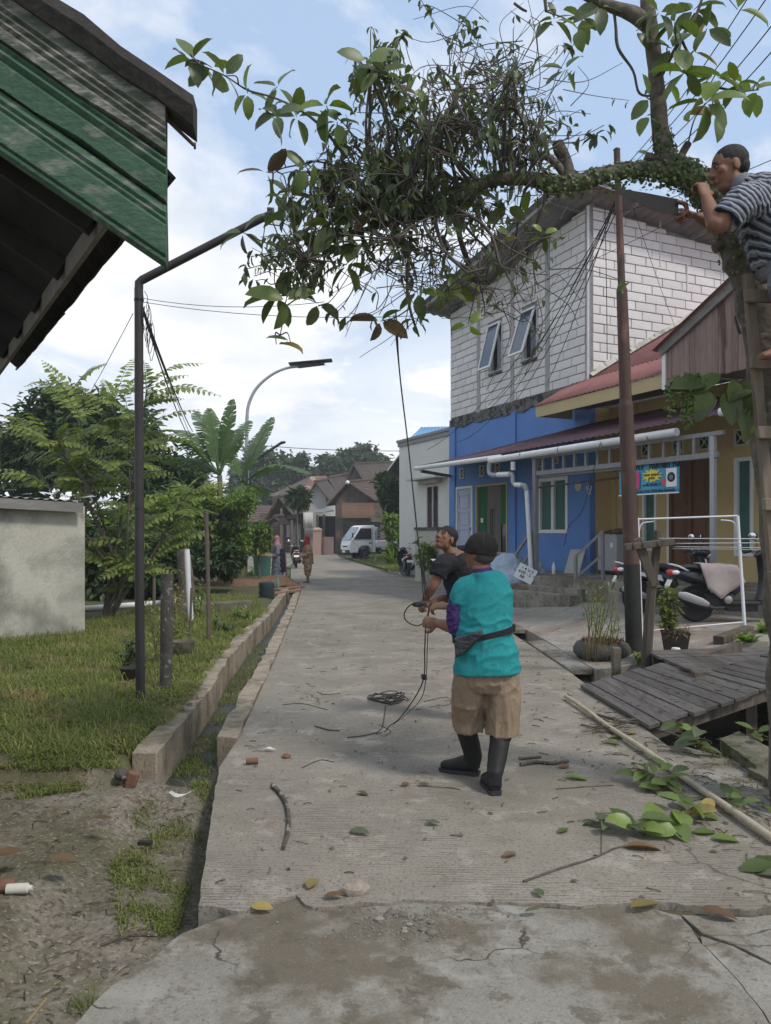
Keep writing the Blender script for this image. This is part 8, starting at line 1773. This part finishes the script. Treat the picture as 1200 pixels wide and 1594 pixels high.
hm = MB(); Mx, c, h = hd; hm.ball(c + Mx @ (Vector((0, -.09, .21)) * h), (.37 * h, .41 * h, .36 * h), 16, 12, Mx); hm.ball(c + Mx @ (Vector((0, -.3, -.02)) * h), (.28 * h, .24 * h, .3 * h), 14, 10, Mx); hm.ball(c + Mx @ (Vector((0, -.52, -.02)) * h), (.13 * h, .14 * h, .13 * h), 12, 8, Mx); blob(hm, 'hair', M['hair'], pb, .007, 2, lambda c, n: .003 * fbm((c.x, c.y, c.z * .3), 90, 2))
sm = MB(); chain(sm, [q_(756, 978), q_(744, 942), q_(731, 908), q_(718, 882), q_(710, 870), q_(706, 865)], [(.19, .15), (.185, .145), (.195, .14), (.165, .12), (.085, .08), (.064, .066)], 20); chain(sm, [q_(708, 878, -.08), S1, S1.lerp(E1, .55)], [.09, .084, .078]); chain(sm, [q_(720, 882, .08), S2, S2.lerp(E2, .45)], [.09, .082, .076]); blob(sm, 'shirt', M['black_cloth'], pb, .0085, 3, cloth(.006, 7))
tm_ = MB(); chain(tm_, [q_(752, 962), q_(757, 985)], [(.17, .13), (.16, .12)], 18); chain(tm_, [q_(748, 970), q_(757, 1040, .02), f2 + V(0, 0, .09)], [.115, .088, .068]); chain(tm_, [q_(762, 970), q_(770, 1042), f1 + V(0, 0, .09)], [.115, .088, .068]); blob(tm_, 'trousers', M['black_cloth'], pb, .01, 3, cloth(.008, 7))
for f in (f1, f2): mb = MB(); mb.tube([f + V(.03, .05, .035), f + V(-.06, -.08, .035), f + V(-.1, -.14, .028)], [(.04, .035), (.045, .032), (.03, .022)], 10, up=(0, 0, 1)); mb.build('sandal', M['rubber'], pb, 60)

# --- the climber with the saw
c_ = lambda x, y, d=0: P(x, y, 4.2 + d)
r1, r2 = P(1193, 556, 4.2), P(1238, 660, 4.2)
cl_ = empty('person', c_(1215, 660), 'person in striped polo shirt up the ladder sawing the mossy limb', 'person')
sk = MB(); chain(sk, [c_(1216, 396), c_(1204, 360), c_(1180, 322), c_(1166, 302), c_(1152, 292), c_(1143, 280)], [(.14, .11), (.14, .12), (.13, .15), (.1, .13), (.058, .058), (.056, .056)])
hd = add_head(sk, c_(1133, 264), (-.97, -.05, -.20), (-.18, 0, 1), .24)
S1, E1, W1_ = c_(1153, 316, -.2), c_(1116, 352, -.24), c_(1099, 308, -.12); chain(sk, [S1, S1.lerp(E1, .5), E1, E1.lerp(W1_, .4), W1_], [.058, .052, .046, .043, .029]); add_hand(sk, W1_, (-.12, .25, 1), (-.35, 1, 0), -1, .95, 1.02)
S2, E2, W2_ = c_(1160, 318, .16), c_(1122, 352, .1), c_(1087, 338, .02); chain(sk, [S2, S2.lerp(E2, .5), E2, E2.lerp(W2_, .5), W2_], [.058, .052, .045, .042, .028]); add_hand(sk, W2_, (-.9, -.1, .28), (-.2, .3, -.9), -1, 1.1, 1.0)
chain(sk, [c_(1222, 396, -.06), c_(1224, 446, -.16), c_(1222, 500, -.08), c_(1211, 545, -.06)], [.085, .06, .05, .038]); sk.tube([c_(1212, 548, -.05), c_(1200, 552, -.06), c_(1184, 555, -.07)], [(.04, .035), (.045, .03), (.03, .018)], 10, up=(0, 0, 1))
chain(sk, [c_(1228, 398, .06), c_(1238, 500, -.02), c_(1246, 600, .0), c_(1248, 650, -.02)], [.095, .07, .055, .042]); sk.tube([c_(1252, 652, -.02), c_(1238, 657, -.04), c_(1224, 660, -.06)], [(.04, .035), (.045, .03), (.03, .018)], 10, up=(0, 0, 1))
blob(sk, 'body', M['skin'], cl_, .006, 2); face_parts(hd, cl_)
hm = MB(); Mx, c, h = hd; hm.ball(c + Mx @ (Vector((0, -.105, .185)) * h), (.355 * h, .40 * h, .345 * h), 18, 12, Mx); hm.ball(c + Mx @ (Vector((0, -.24, .0)) * h), (.30 * h, .245 * h, .24 * h), 14, 10, Mx); blob(hm, 'hair', M['hair'], cl_, .006, 2, lambda c, n: .002 * fbm(c, 120, 2))
def polo_mat():
    m = mat('striped_cloth', (.17, .19, .235), (.14, .16, .2), 6, .85, .2, 140); nt = m.node_tree; nn, lk = nt.nodes, nt.links; b = nn['Principled BSDF']; old = b.inputs['Base Color'].links[0].from_socket
    tc = nn.new('ShaderNodeTexCoord'); mp = nn.new('ShaderNodeMapping'); mp.inputs['Rotation'].default_value = (0, R(-38), 0); lk.new(tc.outputs['Object'], mp.inputs[0])
    def st(scale, lo, hi, colr, prev, ph):
        w_ = nn.new('ShaderNodeTexWave'); w_.bands_direction = 'Z'; w_.inputs['Scale'].default_value = scale; w_.inputs['Distortion'].default_value = .6; w_.inputs['Detail Scale'].default_value = .6; w_.inputs['Phase Offset'].default_value = ph; lk.new(mp.outputs[0], w_.inputs['Vector'])
        r = nn.new('ShaderNodeMapRange'); r.inputs['From Min'].default_value = lo; r.inputs['From Max'].default_value = hi; lk.new(w_.outputs['Fac'], r.inputs['Value']); x = nn.new('ShaderNodeMix'); x.data_type = 'RGBA'; lk.new(r.outputs[0], x.inputs['Factor']); lk.new(prev, x.inputs['A']); x.inputs['B'].default_value = colr + (1,); return x.outputs['Result']
    c1 = st(10.5, .55, .75, (.022, .025, .04), old, 0); c2 = st(10.5, .86, .97, (.36, .36, .37), c1, 2.6); lk.new(c2, b.inputs['Base Color']); return m
sm = MB(); chain(sm, [c_(1222, 408), c_(1209, 366), c_(1186, 326), c_(1172, 304), c_(1158, 294), c_(1150, 288)], [(.165, .15), (.17, .16), (.165, .185), (.125, .165), (.08, .085), (.066, .068)], 22)
chain(sm, [c_(1176, 312, -.12), c_(1154, 316, -.2), c_(1137, 334, -.225), c_(1128, 343, -.235)], [.10, .09, .083, .078]); chain(sm, [c_(1176, 312, .1), S2, S2.lerp(E2, .6)], [.1, .085, .075]); blob(sm, 'polo_shirt', polo_mat(), cl_, .0075, 3, cloth(.007, 9, (2, 1, 1)))
cm = MB(); cm.tube([c_(1153, 292), c_(1147, 285), c_(1144, 279)], [(.072, .074), (.068, .07), (.066, .066)], 18, up=(0, 1, 0)); blob(cm, 'collar', M['grey_cloth'], cl_, .006, 2)
tm_ = MB(); chain(tm_, [c_(1218, 398), c_(1228, 425)], [(.165, .15), (.15, .13)], 18); chain(tm_, [c_(1222, 400, -.06), c_(1225, 455, -.15)], [.10, .088]); chain(tm_, [c_(1230, 400, .06), c_(1238, 470, .0)], [.115, .095]); blob(tm_, 'shorts', M['grey_cloth'], cl_, .009, 3, cloth(.007, 8))

# --- the two women up the street
def woman(name, label, px, py, Y, hj, dress, bottom, face_dir, batik=False):
    g = P(px, py, Y); g.z = max(g.z, .0) if py < 907 else 0; g = V(g.x, g.y, 0); t = empty(name, g, label, 'person'); f = Vector(face_dir).normalized(); sd = f.cross(V(0, 0, 1)); sk = MB()
    chain(sk, [g + V(0, 0, .78), g + V(0, 0, 1.2), g + V(0, 0, 1.32), g + f * .03 + V(0, 0, 1.38)], [(.13, .1), (.13, .09), (.05, .05), (.05, .05)]); fr = add_head(sk, g + f * .05 + V(0, 0, 1.43), f + V(0, 0, -.08), (0, 0, 1), .21)
    for s in (-1, 1):
        a = g + sd * s * .17 + V(0, 0, 1.22); e = a + f * .03 + sd * s * .04 - V(0, 0, .26); w_ = e + f * .18 - V(0, 0, .1); chain(sk, [a, e, w_], [.045, .04, .027]); add_hand(sk, w_, f + V(0, 0, -.3), (0, 0, -1), s, .5, .95)
        an = g + sd * s * .075 + V(0, 0, .07); chain(sk, [g + sd * s * .09 + V(0, 0, .78), g + sd * s * .08 + V(0, 0, .42), an], [.09, .06, .038]); sk.tube([an - f * .06 - V(0, 0, .03), an + f * .06 - V(0, 0, .035), an + f * .15 - V(0, 0, .05)], [(.032, .035), (.04, .028), (.025, .016)], 10, up=(0, 0, 1))
    blob(sk, 'body', M['skin_far'], t, .011, 2)
    d = MB()
    if batik:
        chain(d, [g + V(0, 0, .62), g + V(0, 0, .9), g + V(0, 0, 1.15), g + V(0, 0, 1.27)], [(.21, .18), (.205, .17), (.19, .14), (.1, .08)], 18, up=f)
        for s in (-1, 1): chain(d, [g + sd * s * .1 + V(0, 0, .75), g + sd * s * .1 + V(0, 0, .45), g + sd * s * .09 + V(0, 0, .24)], [(.13, .15), (.12, .14), (.085, .09)]); a = g + sd * s * .17 + V(0, 0, 1.22); chain(d, [a, a + sd * s * .04 - V(0, 0, .26), a + f * .14 - V(0, 0, .34)], [.075, .075, .06])
        blob(d, 'tunic', M[dress], t, .016, 2, cloth(.02, 5))
    else:
        chain(d, [g + V(0, 0, .30), g + V(0, 0, .7), g + V(0, 0, 1.0), g + V(0, 0, 1.2), g + V(0, 0, 1.27)], [(.21, .2), (.2, .18), (.185, .15), (.17, .12), (.1, .08)], 18, up=f)
        for s in (-1, 1): a = g + sd * s * .17 + V(0, 0, 1.22); chain(d, [a, a + sd * s * .04 - V(0, 0, .26), a + f * .15 - V(0, 0, .35)], [.07, .065, .05])
        blob(d, 'dress', M[dress], t, .016, 2, cloth(.016, 5)); b = MB(); chain(b, [g + V(0, 0, .05), g + V(0, 0, .34)], [(.23, .2), (.2, .185)], 18, up=f); blob(b, 'skirt', M[bottom], t, .016, 2, cloth(.014, 6))
        b = MB(); chain(b, [g - f * .05 + V(.06, -.02, .36), g - f * .05 + V(.07, -.02, .8), g - f * .04 + V(.06, -.02, 1.12)], [(.15, .17), (.15, .15), (.12, .13)], 14, up=f); blob(b, 'apron', M['dress_navy'], t, .016, 2, cloth(.014, 6))
    hj_ = MB(); Mx, c, h = fr; hj_.ball(c + Mx @ (Vector((0, -.13, .12)) * h), (.42 * h, .43 * h, .44 * h), 16, 12, Mx); hj_.ball(c + Mx @ (Vector((0, -.15, -.35)) * h), (.42 * h, .38 * h, .4 * h), 14, 10, Mx); chain(hj_, [c + Mx @ (Vector((0, -.12, -.35)) * h), c + Mx @ (Vector((0, -.1, -.8)) * h), c + Mx @ (Vector((0, .05, -1.35)) * h)], [(.4 * h, .36 * h), (.7 * h, .5 * h), (.75 * h, .52 * h)], 16, up=f); blob(hj_, 'headscarf', M[hj], t, .012, 2, cloth(.012, 8))
    return t
woman('person', 'person in dusty pink headscarf and long grey and navy dress standing by the ditch head', 432, 912, 25.0, 'pink_cloth', 'dress_grey', 'dress_blue', (-.9, -.1, 0))
woman('person', 'person in bright red headscarf and beige batik outfit standing on the road edge', 479, 907, 25.2, 'red_cloth', 'batik', 'batik', (-.95, -.15, 0), True)
a = G(447, 909); b = P(444, 862, a.y); mb = MB(); mb.tube([a, b], .022, 8); o = mb.build('tool_handle', M['far_wood'], None, 60, a); tag(o, 'wooden tool handle standing upright beside the person in the pink headscarf', 'tool')
# ================================================================ ROPE ON THE ROAD, POLE, STICKS, FALLEN LEAVES
L_h = m_(664, 968, .17)
def rope(name, label, pts, r=.0045): return wire(name, label, pts, r, m='rope', k=6, cat='rope')
g0 = G(603, 1141, .005)
rope('pull_rope', 'doubled rope hanging from teal shirted hands down to the road', [P(672, 936, 5.3), L_h + V(0, 0, .02), P(661, 1010, 5.1), P(660, 1052, 5.3), P(648, 1082, 5.5), P(622, 1118, 5.9), P(606, 1130, 6.1), G(600, 1138, .006), G(585, 1142, .006)])
rope('pull_rope', 'thin second strand dangling beside the doubled rope', [P(668, 940, 5.3), P(665, 1010, 5.12), P(663, 1056, 5.25), P(655, 1088, 5.6), P(632, 1112, 6.0), G(612, 1128, .006)], .003)
rope('rope_loop', 'slack loop of rope hanging left of the two pairs of hands', [P(664, 942, 5.9), P(650, 938, 5.9), P(636, 944, 5.9), P(629, 957, 5.9), P(634, 968, 5.9), P(648, 974, 5.7), P(656, 972, 5.3)], .005)
mb = MB(); mb.ball(P(660, 1054, 5.3), (.02, .018, .022), 8, 6); mb.tube([P(656, 1050, 5.3), P(664, 1058, 5.3)], .008, 6); o = mb.build('rope_knot', M['rope'], None, 60, P(660, 1054, 5.3)); tag(o, 'dark knot in the rope hanging in front of the khaki shorts', 'knot')
mb = MB(); 
for k in range(3): p = P(648 + 5 * k, 941 - k, 5.95); mb.ball(p, (.035, .03, .02), 8, 6)
o = blob(mb, 'rope_bundle', M['bag_cloth'], None, .006, 2, lambda c, n: .006 * fbm(c, 40, 2), at=P(650, 941, 5.95)); tag(o, 'grey bundle of knotted rope held below the hands of the person in black', 'rope')
c = G(606, 1090); mb = MB(); pts = []
for i in range(110): a = i * .42; r = .1 + .055 * math.sin(i * .21) + .03 * math.sin(i * .77); pts.append(c + V(math.cos(a) * r * 1.25 + .03 * math.sin(i * .13), math.sin(a) * r * 1.3 + .05 * math.cos(i * .17), .008 + .03 * (1 + math.sin(i * .9 + 1)) * (.5 + .5 * math.sin(i * .13))))
mb.tube(pts, .0052, 5); o = mb.build('rope_coil', M['rope'], None, 180, c); tag(o, 'loose coil of dark rope lying in the middle of the road', 'rope')
rope('pull_rope', 'rope end trailing over the road from the coil towards the viewer', [G(600, 1098, .006), G(598, 1116, .006), G(592, 1136, .006), G(570, 1144, .006), G(540, 1148, .006)], .004)
a, b = G(880, 1089, .0), G(1208, 1318, .0); a.z = .035; b.z = .03; mb = MB(); sp = [a.lerp(b, i / 12) + V(.006 * math.sin(i), 0, .006 * math.sin(i * 1.3)) for i in range(13)]; mb.tube(sp, [.019 + .004 * i / 12 for i in range(13)], 12); o = mb.build('long_pole', M['bamboo'], None, 60, a); tag(o, 'long pale pole lying along the right edge of the road', 'pole')
def stick(px_pts, r, label, m='dead_branch', z=.0, cat='branch', name='fallen_branch', side=0):
    pts = [G(x, y, z + r * .9) for x, y in px_pts]; sp = smooth_path(pts, 5); mb = MB(); rr = [r * (1 - .35 * i / len(sp)) * rnd(.85, 1.15) for i in range(len(sp))]; mb.tube(sp, rr, 8)
    for _ in range(side): p = random.choice(sp[2:]); mb.tube([p, p + V(rnd(-.06, .06), rnd(-.06, .06), rnd(.0, .02))], [r * .4, r * .2], 5)
    o = mb.build(name, M[m], None, 60, pts[0]); return tag(o, label, cat)
stick([(424, 1222), (440, 1240), (448, 1262), (449, 1290), (441, 1320)], .015, 'thick curved piece of dead branch on the road, left of centre', side=5)
stick([(810, 1190), (835, 1186), (858, 1188), (885, 1185)], .014, 'broken lichened branch piece on the road right of the rubber boots', side=3); stick([(808, 1181), (842, 1178)], .012, 'short thick branch stub just behind the broken piece right of the boots')
for pts, r, lb in (([(490, 1130), (512, 1136), (528, 1137)], .007, 'short dark twig on the road below the rope end'), ([(440, 1097), (470, 1095), (510, 1105)], .004, 'thin bent twig on the road left of the rope coil'), ([(494, 1077), (505, 1081), (530, 1079)], .004, 'thin forked twig on the road above the bent twig'), ([(470, 1195), (498, 1183), (520, 1186)], .004, 'thin angled twig on the road near the plastic scrap'), ([(815, 1372), (870, 1352), (925, 1335), (958, 1320), (1000, 1312)], .006, 'long thin twig arching across the road, lower right'), ([(936, 1290), (936, 1330)], .003, 'fine straight twig pointing to the viewer near the long arching one'), ([(865, 1228), (920, 1224), (955, 1222)], .004, 'thin straight twig on the road left of the green leaf cluster'), ([(662, 1224), (700, 1226), (716, 1229)], .004, 'thin twig on the road in front of the boots'), ([(660, 1092), (695, 1085), (700, 1096), (668, 1100)], .004, 'bent loop of twig left of the khaki shorts'), ([(930, 1112), (965, 1122), (1000, 1128), (1070, 1150)], .012, 'fallen branch lying across the near end of the plank bridge'), ([(905, 1128), (940, 1133), (975, 1125)], .008, 'short branch in the twig heap by the bridge'), ([(1000, 1300), (1030, 1282), (1070, 1262), (1110, 1240)], .005, 'leafy twig stem among the fallen leaves by the pole'), ([(1000, 1225), (1050, 1245), (1120, 1242), (1190, 1250)], .006, 'thin branch beyond the pole on the roadside concrete'), ([(590, 1128), (608, 1138), (598, 1146)], .004, 'small forked twig by the rope end')): stick(pts, r, lb, m='twig', name='fallen_twig', cat='twig', side=1)
def gleaf(px, py, L, m, lb, a=None, z=.006, tilt=.25, name='fallen_leaf'):
    p = G(px, py, z); a = rnd(0, 6.283) if a is None else a; d = V(math.cos(a), math.sin(a), rnd(.0, .12)); mb = MB(); mb.leaf(p - d * L / 2 + V(0, 0, .012), d, V(rnd(-tilt, tilt), rnd(-tilt, tilt), 1), L, L * rnd(.46, .56), rnd(.02, .2), rnd(.1, .4), n=4); o = mb.build(name, M[m], None, 180, p); return tag(o, lb, 'leaf')
for a in ((486, 1376, .13, y_, 'bright yellow leaf lying near the cracked edge of the road slab', 1.4), (408, 1414, .11, y_, 'yellow brown leaf in the crack at the left end of the road slab', -.3), (1005, 1410, .17, y_, 'large round yellowish leaf on the broken concrete, lower right', .4), (1120, 1422, .16, br_, 'brown leaf on the broken concrete at the far lower right', -.4), (795, 1332, .10, br_, 'curled brown leaf alone on the road, lower middle', .6), (560, 1297, .13, k_, 'dark curled leaf on the road below the curved branch', -.5), (674, 1283, .09, k_, 'small dark leaf on the road in front of the boots', -.2), (565, 1236, .09, br_, 'dry curled leaf on the road left of the boots', -.7), (1002, 1320, .2, br_, 'long brown leaf under the fallen leafy twig', -.1), (898, 1212, .16, b_, 'green leaf on the road right of the broken branch', -.3), (878, 1194, .11, br_, 'small brown leaf beside the broken branch', .5), (965, 1148, .17, b_, 'bright green leaf against the pale pole', .2), (985, 1142, .13, y_, 'small yellow green leaf behind the pale pole', .5), (952, 1157, .13, g, 'dull leaf left of the pale pole', -.6), (1035, 1225, .16, br_, 'dark brown leaf fragment by the leaf cluster', 1), (660, 1222, .09, br_, 'dry leaf with twigs in front of the boots', .2), (632, 1222, .09, br_, 'pale dry leaf left of the boots', .9), (830, 1420, .08, k_, 'tiny dark leaf on the gritty concrete, lower right', .3), (838, 1392, .08, k_, 'dark leaf scrap near the crack at lower right', 2), (878, 1294, .1, g, 'little green leaf at the head of the thin twig', .8), (1130, 1308, .15, b_, 'yellow green leaf beside the pole, lower right', -.2), (1098, 1296, .14, b_, 'green leaf half under the pole', .2), (1180, 1352, .2, g, 'glossy green leaf at the right edge of the road', .3), (1192, 1338, .17, g, 'second glossy green leaf touching the right picture edge', 1.3), (1196, 1362, .16, k_, 'dark green leaf lowest at the right edge', 2.6), (100, 1338, .13, br_, 'dry brown leaf on the mud patch, left', .3), (160, 1275, .12, br_, 'dry leaf on the mud near the grass', .1), (12, 1330, .18, br_, 'brown leaf at the left picture edge', .7), (520, 1398, .1, br_, 'dry leaf piece on the slab crack left of the stone', .0)): gleaf(*a)
# leafy cuttings: each one a twig with leaves of its own
def cutting(name, label, px, py, n, L, m, spread=.16, h=.12, ms=None):
    c = G(px, py, .0); t = empty(name, c, label, 'cutting'); mb = MB(); mb.tube(smooth_path([c + V(.02, .12, .01), c + V(-.02, 0, .03), c + V(.0, -.1, h * .6)], 4), .004, 5); mb.build('twig', M['twig'], t, 60)
    for i in range(n):
        a = 6.283 * i / n + rnd(-.4, .4); d = V(math.cos(a), math.sin(a), rnd(-.1, .7)); big_leaf(c + V(rnd(-.5, .5) * spread, rnd(-.5, .5) * spread, rnd(.02, h)), d, V(rnd(-.5, .5), rnd(-.8, .1), 1), L * rnd(.8, 1.15), (ms or [m])[i % len(ms or [m])], t)
cutting('leafy_cutting', 'big bright cluster of fallen green leaves on the road left of the pale pole', 1018, 1225, 16, .16, b_, .24, .16, [b_, g, b_])
cutting('leafy_cutting', 'fallen leaf cluster with one yellow leaf just left of the pole', 1065, 1270, 8, .18, b_, .24, .08, [b_, y_, g])
cutting('leafy_cutting', 'fan of fallen green leaves at the end of the arching twig', 995, 1296, 6, .2, g, .1, .1, [g, b_])
cutting('leafy_cutting', 'two dark fallen leaves on a fine stem, centre right of the road', 940, 1290, 4, .12, k_, .1, .06)
cutting('leafy_cutting', 'pair of pale leaves by the brown leaf on the road', 1050, 1298, 4, .17, b_, .12, .04)
cutting('leafy_cutting', 'dark green leaf sprig standing at the ditch edge under the bridge', 1088, 1170, 6, .2, k_, .1, .22, [k_, g])
cutting('leafy_cutting', 'small green sprig on the mossy ledge at the right edge', 1185, 1160, 7, .14, g, .2, .12)
cutting('leafy_cutting', 'leafy sprig lying beyond the pole near the right edge', 1170, 1260, 8, .13, b_, .3, .06, [g, b_])
cutting('leafy_cutting', 'sprig of leaves in front of the bridge bearer', 1062, 1160, 5, .17, b_, .1, .16, [b_, g])
# stones and rubbish
def rock(name, px, py, s, m, label, z=0, cat='stone', seed=0):
    p = G(px, py, z); mb = MB(); mb.ball(p + V(0, 0, s * .35), (s, s * .8, s * .6), 12, 8); mb.v = [tuple(Vector(v) + (Vector(v) - p) * .5 * fbm((v[0], v[1] + seed, v[2]), 7 / s * .1, 2)) for v in mb.v]; o = mb.build(name, M[m], None, 25, p); return tag(o, label, cat)
rock('stone', 551, 1391, .06, 'stone', 'pale pinkish lump of stone at the cracked end of the road slab')
rock('stone', 192, 1212, .06, 'granite', 'grey stone in the grass beside the end of the garden wall', -.02)
mb = MB(); p = G(205, 1222, -.06); mb.box(p + V(0, 0, .03), (.075, .05, .12), Matrix.Rotation(.3, 3, 'Y')); o = mb.build('broken_brick', M['brick_red'], None, 30, p, bevel=.012); tag(o, 'broken red brick propped against the end of the garden wall', 'brick')
p = G(392, 1186, .02); mb = MB(); mb.tube([p - V(.04, 0, -.005), p + V(.04, .02, .005)], .022, 12); o = mb.build('clay_piece', M['brick_red'], None, 60, p); tag(o, 'small orange brown tube piece on the left edge of the road', 'rubbish')
rock('stone', 446, 1180, .03, 'brick_red', 'little reddish stone on the road right of the plastic scrap')
p = G(418, 1168, .01); mb = MB(); mb.add([p + V(-.05, 0, .005), p + V(-.01, -.02, .02), p + V(.06, .0, .006), p + V(.0, .03, .02)], [(0, 1, 3), (1, 2, 3)]); o = mb.build('plastic_scrap', M['plastic_film'], None, 0, p); tag(o, 'small white plastic scrap on the left side of the road', 'rubbish')
p = G(256, 1243, -.15); mb = MB(); n = 14; vs = []
for i in range(n + 1):
    for j in range(6): x = -.17 + .34 * i / n; vs.append(p + V(x, -.05 + .1 * j / 5 + .02 * math.sin(i), .035 + .03 * fbm((x, j * .1, 3), 9, 3)) + V(0, 0, -.03 * abs(j - 2.5) / 2.5))
mb.add(vs, [(6 * i + j, 6 * i + j + 1, 6 * i + 7 + j, 6 * i + 6 + j) for i in range(n) for j in range(5)]); o = mb.build('plastic_bag', M['plastic_film'], None, 180, p); tag(o, 'crumpled whitish plastic bag at the foot of the garden wall end', 'bag')
p = G(27, 1384, -.07); mb = MB(); mb.tube([p + V(-.05, 0, 0), p + V(.045, .012, 0), p + V(.05, .012, 0), p + V(.065, .014, 0)], [.024, .024, .014, .013], 12); o = mb.build('small_bottle', M['cup'], None, 50, p); tag(o, 'small dirty white bottle lying on the mud at the left edge', 'bottle')
p = G(5, 1378, -.07); mb = MB(); mb.ball(p, (.06, .05, .03), 10, 6); o = mb.build('rubbish_scrap', M['brick_red'], None, 30, p); tag(o, 'crumpled reddish brown wrapper at the left picture edge', 'rubbish')
p = G(226, 1315, -.07); mb = MB(); mb.box(p + V(0, 0, .01), (.075, .03, .02), -.1); o = mb.build('wood_chip', M['black_band'], None, 30, p); tag(o, 'small dark wood offcut lying on the mud patch', 'offcut')
a, b = G(40, 1594, -.09), G(72, 1555, -.09); mb = MB(); mb.tube([a, b], .006, 6); o = mb.build('fallen_twig', M['dry_stem'], None, 60, a); tag(o, 'pale straight stick on the mud at the lower left corner', 'twig')
a, b = G(155, 1472, -.09), G(245, 1456, -.08); mb = MB(); mb.tube(smooth_path([a, a.lerp(b, .5) + V(0, .02, .01), b], 4), .007, 6); o = mb.build('fallen_twig', M['dead_branch'], None, 60, a); tag(o, 'brown stick on the mud left of the slab corner', 'twig')
# fine litter and grit, too small to pick apart
lm = MB(); gm = MB()
def road_pt():
    while True:
        y = 2.6 + 12 * random.random() ** 1.7; x = rnd(-1.6, 3.0)
        if interp([(3.4, -.8), (6, -1.1), (12.7, -1.6), (17, -1.95)], y) < x < 2.15: return x, y
for _ in range(900):
    x, y = road_pt()
    if fbm((x, y, 3), 1.1, 2) < rnd(-.2, .45) and x < 1.0: continue
    a = rnd(0, 6.283); L = rnd(.012, .075) * (1 if random.random() < .85 else 2); z = .004 if y > 3.35 else -.03; p = V(x, y, z); d = V(math.cos(a), math.sin(a), 0); lm.tube([p, p + d * L * .5 + V(-d.y, d.x, 0) * L * rnd(-.15, .15) + V(0, 0, .004), p + d * L], rnd(.0012, .0034), 4)
for _ in range(170):
    x, y = road_pt(); z = .004 if y > 3.35 else -.03; L = rnd(.015, .05); a = rnd(0, 6.28); lm.leaf(V(x, y, z + .003), V(math.cos(a), math.sin(a), .1), V(rnd(-.5, .5), rnd(-.5, .5), 1), L, L * .5, .2, .4, n=2)
for _ in range(700):
    x, y = rnd(-2.6, -.95), rnd(2.3, 5.3); z = ground_h(x, y) + .004; L = rnd(.02, .09); a = rnd(0, 6.28); d = V(math.cos(a), math.sin(a), 0)
    if x > -.95 - (y - 3.4) * .15: continue
    lm.tube([V(x, y, z), V(x, y, z + .006) + d * L * .5, V(x, y, z) + d * L], rnd(.001, .003), 4)
for _ in range(500):
    x, y = rnd(1.7, 3.2), rnd(3.4, 6.2); z = .004 if x < 2.15 else -.025; L = rnd(.03, .14); a = rnd(0, 6.28); d = V(math.cos(a), math.sin(a), 0); lm.tube([V(x, y, z), V(x, y, z + .008) + d * L * .5, V(x, y, z) + d * L], rnd(.0012, .0035), 4)
for _ in range(90):   # heap of cut twigs in front of the bridge
    p = G(rnd(900, 985), rnd(1112, 1142), .01) + V(0, 0, rnd(0, .03)); a = random.gauss(0, .9); L = rnd(.04, .22); d = V(math.cos(a), math.sin(a), rnd(-.05, .1)); lm.tube([p, p + d * L * .5 + V(rnd(-.02, .02), rnd(-.02, .02), 0), p + d * L], rnd(.0012, .004), 4)
for _ in range(120):   # scraps on the bridge
    t, s = rnd(0, .9), rnd(0, 1); p = na.lerp(nb, t).lerp(fa.lerp(fb, t), s * .8) + V(0, 0, .012); L = rnd(.02, .08); a = rnd(0, 6.28); d = V(math.cos(a), math.sin(a), 0); lm.tube([p, p + d * L], rnd(.0015, .004), 4)
for _ in range(260):   # cut grass and dead leaves round the lamp post
    p = G(rnd(195, 305), rnd(1068, 1108), .05) + V(0, 0, rnd(0, .05)); L = rnd(.05, .2); a = rnd(0, 6.28); lm.leaf(p, V(math.cos(a), math.sin(a), rnd(-.2, .3)), V(0, 0, 1), L, .02, .2, .2, n=2)
mat('litter', (.075, .058, .042), (.13, .105, .075), 9, .95, island=.5); lm.build('leaf_litter', M['litter'], None, 60, (0, 0, 0), kind='stuff')
for _ in range(700):
    if random.random() < .55: p = G(random.gauss(640, 70), rnd(1412, 1465), zf); s = rnd(.002, .007)
    else: x, y = rnd(-1.2, 1.9), rnd(2.3, 6); p = V(x, y, 0 if y > 3.4 else zf); s = rnd(.0015, .005)
    if p.y > 3.4 and p.x < -.8 - (p.y - 3.4) * .15: continue
    gm.ball(p + V(0, 0, s * .3), (s, s * rnd(.7, 1), s * .7), 5, 4)
for _ in range(12): p = G(rnd(580, 680), rnd(1422, 1455), zf); s = rnd(.012, .026); gm.ball(p + V(0, 0, s * .2), (s, s * .8, s * .5), 7, 5)
gm.build('grit', mat('grit_stone', (.22, .2, .17), (.14, .125, .105), 30, .95, island=.35), None, 40, (0, 0, 0), kind='stuff')
# ================================================================ the damp air between here and the far trees
hm_ = bpy.data.materials.new('air'); hm_.use_nodes = True; nt = hm_.node_tree; nt.nodes.clear(); o_ = nt.nodes.new('ShaderNodeOutputMaterial'); v_ = nt.nodes.new('ShaderNodeVolumePrincipled'); v_.inputs['Color'].default_value = (.86, .92, .97, 1); v_.inputs['Density'].default_value = .0011; nt.links.new(v_.outputs[0], o_.inputs['Volume'])
mb = MB(); mb.box((0, 55, 9.2), (150, 132, 20.4)); hz_ = mb.build('haze', hm_, None, 0, (0, 55, 9.2), kind='stuff')
bpy.data.scenes.remove(SC2)
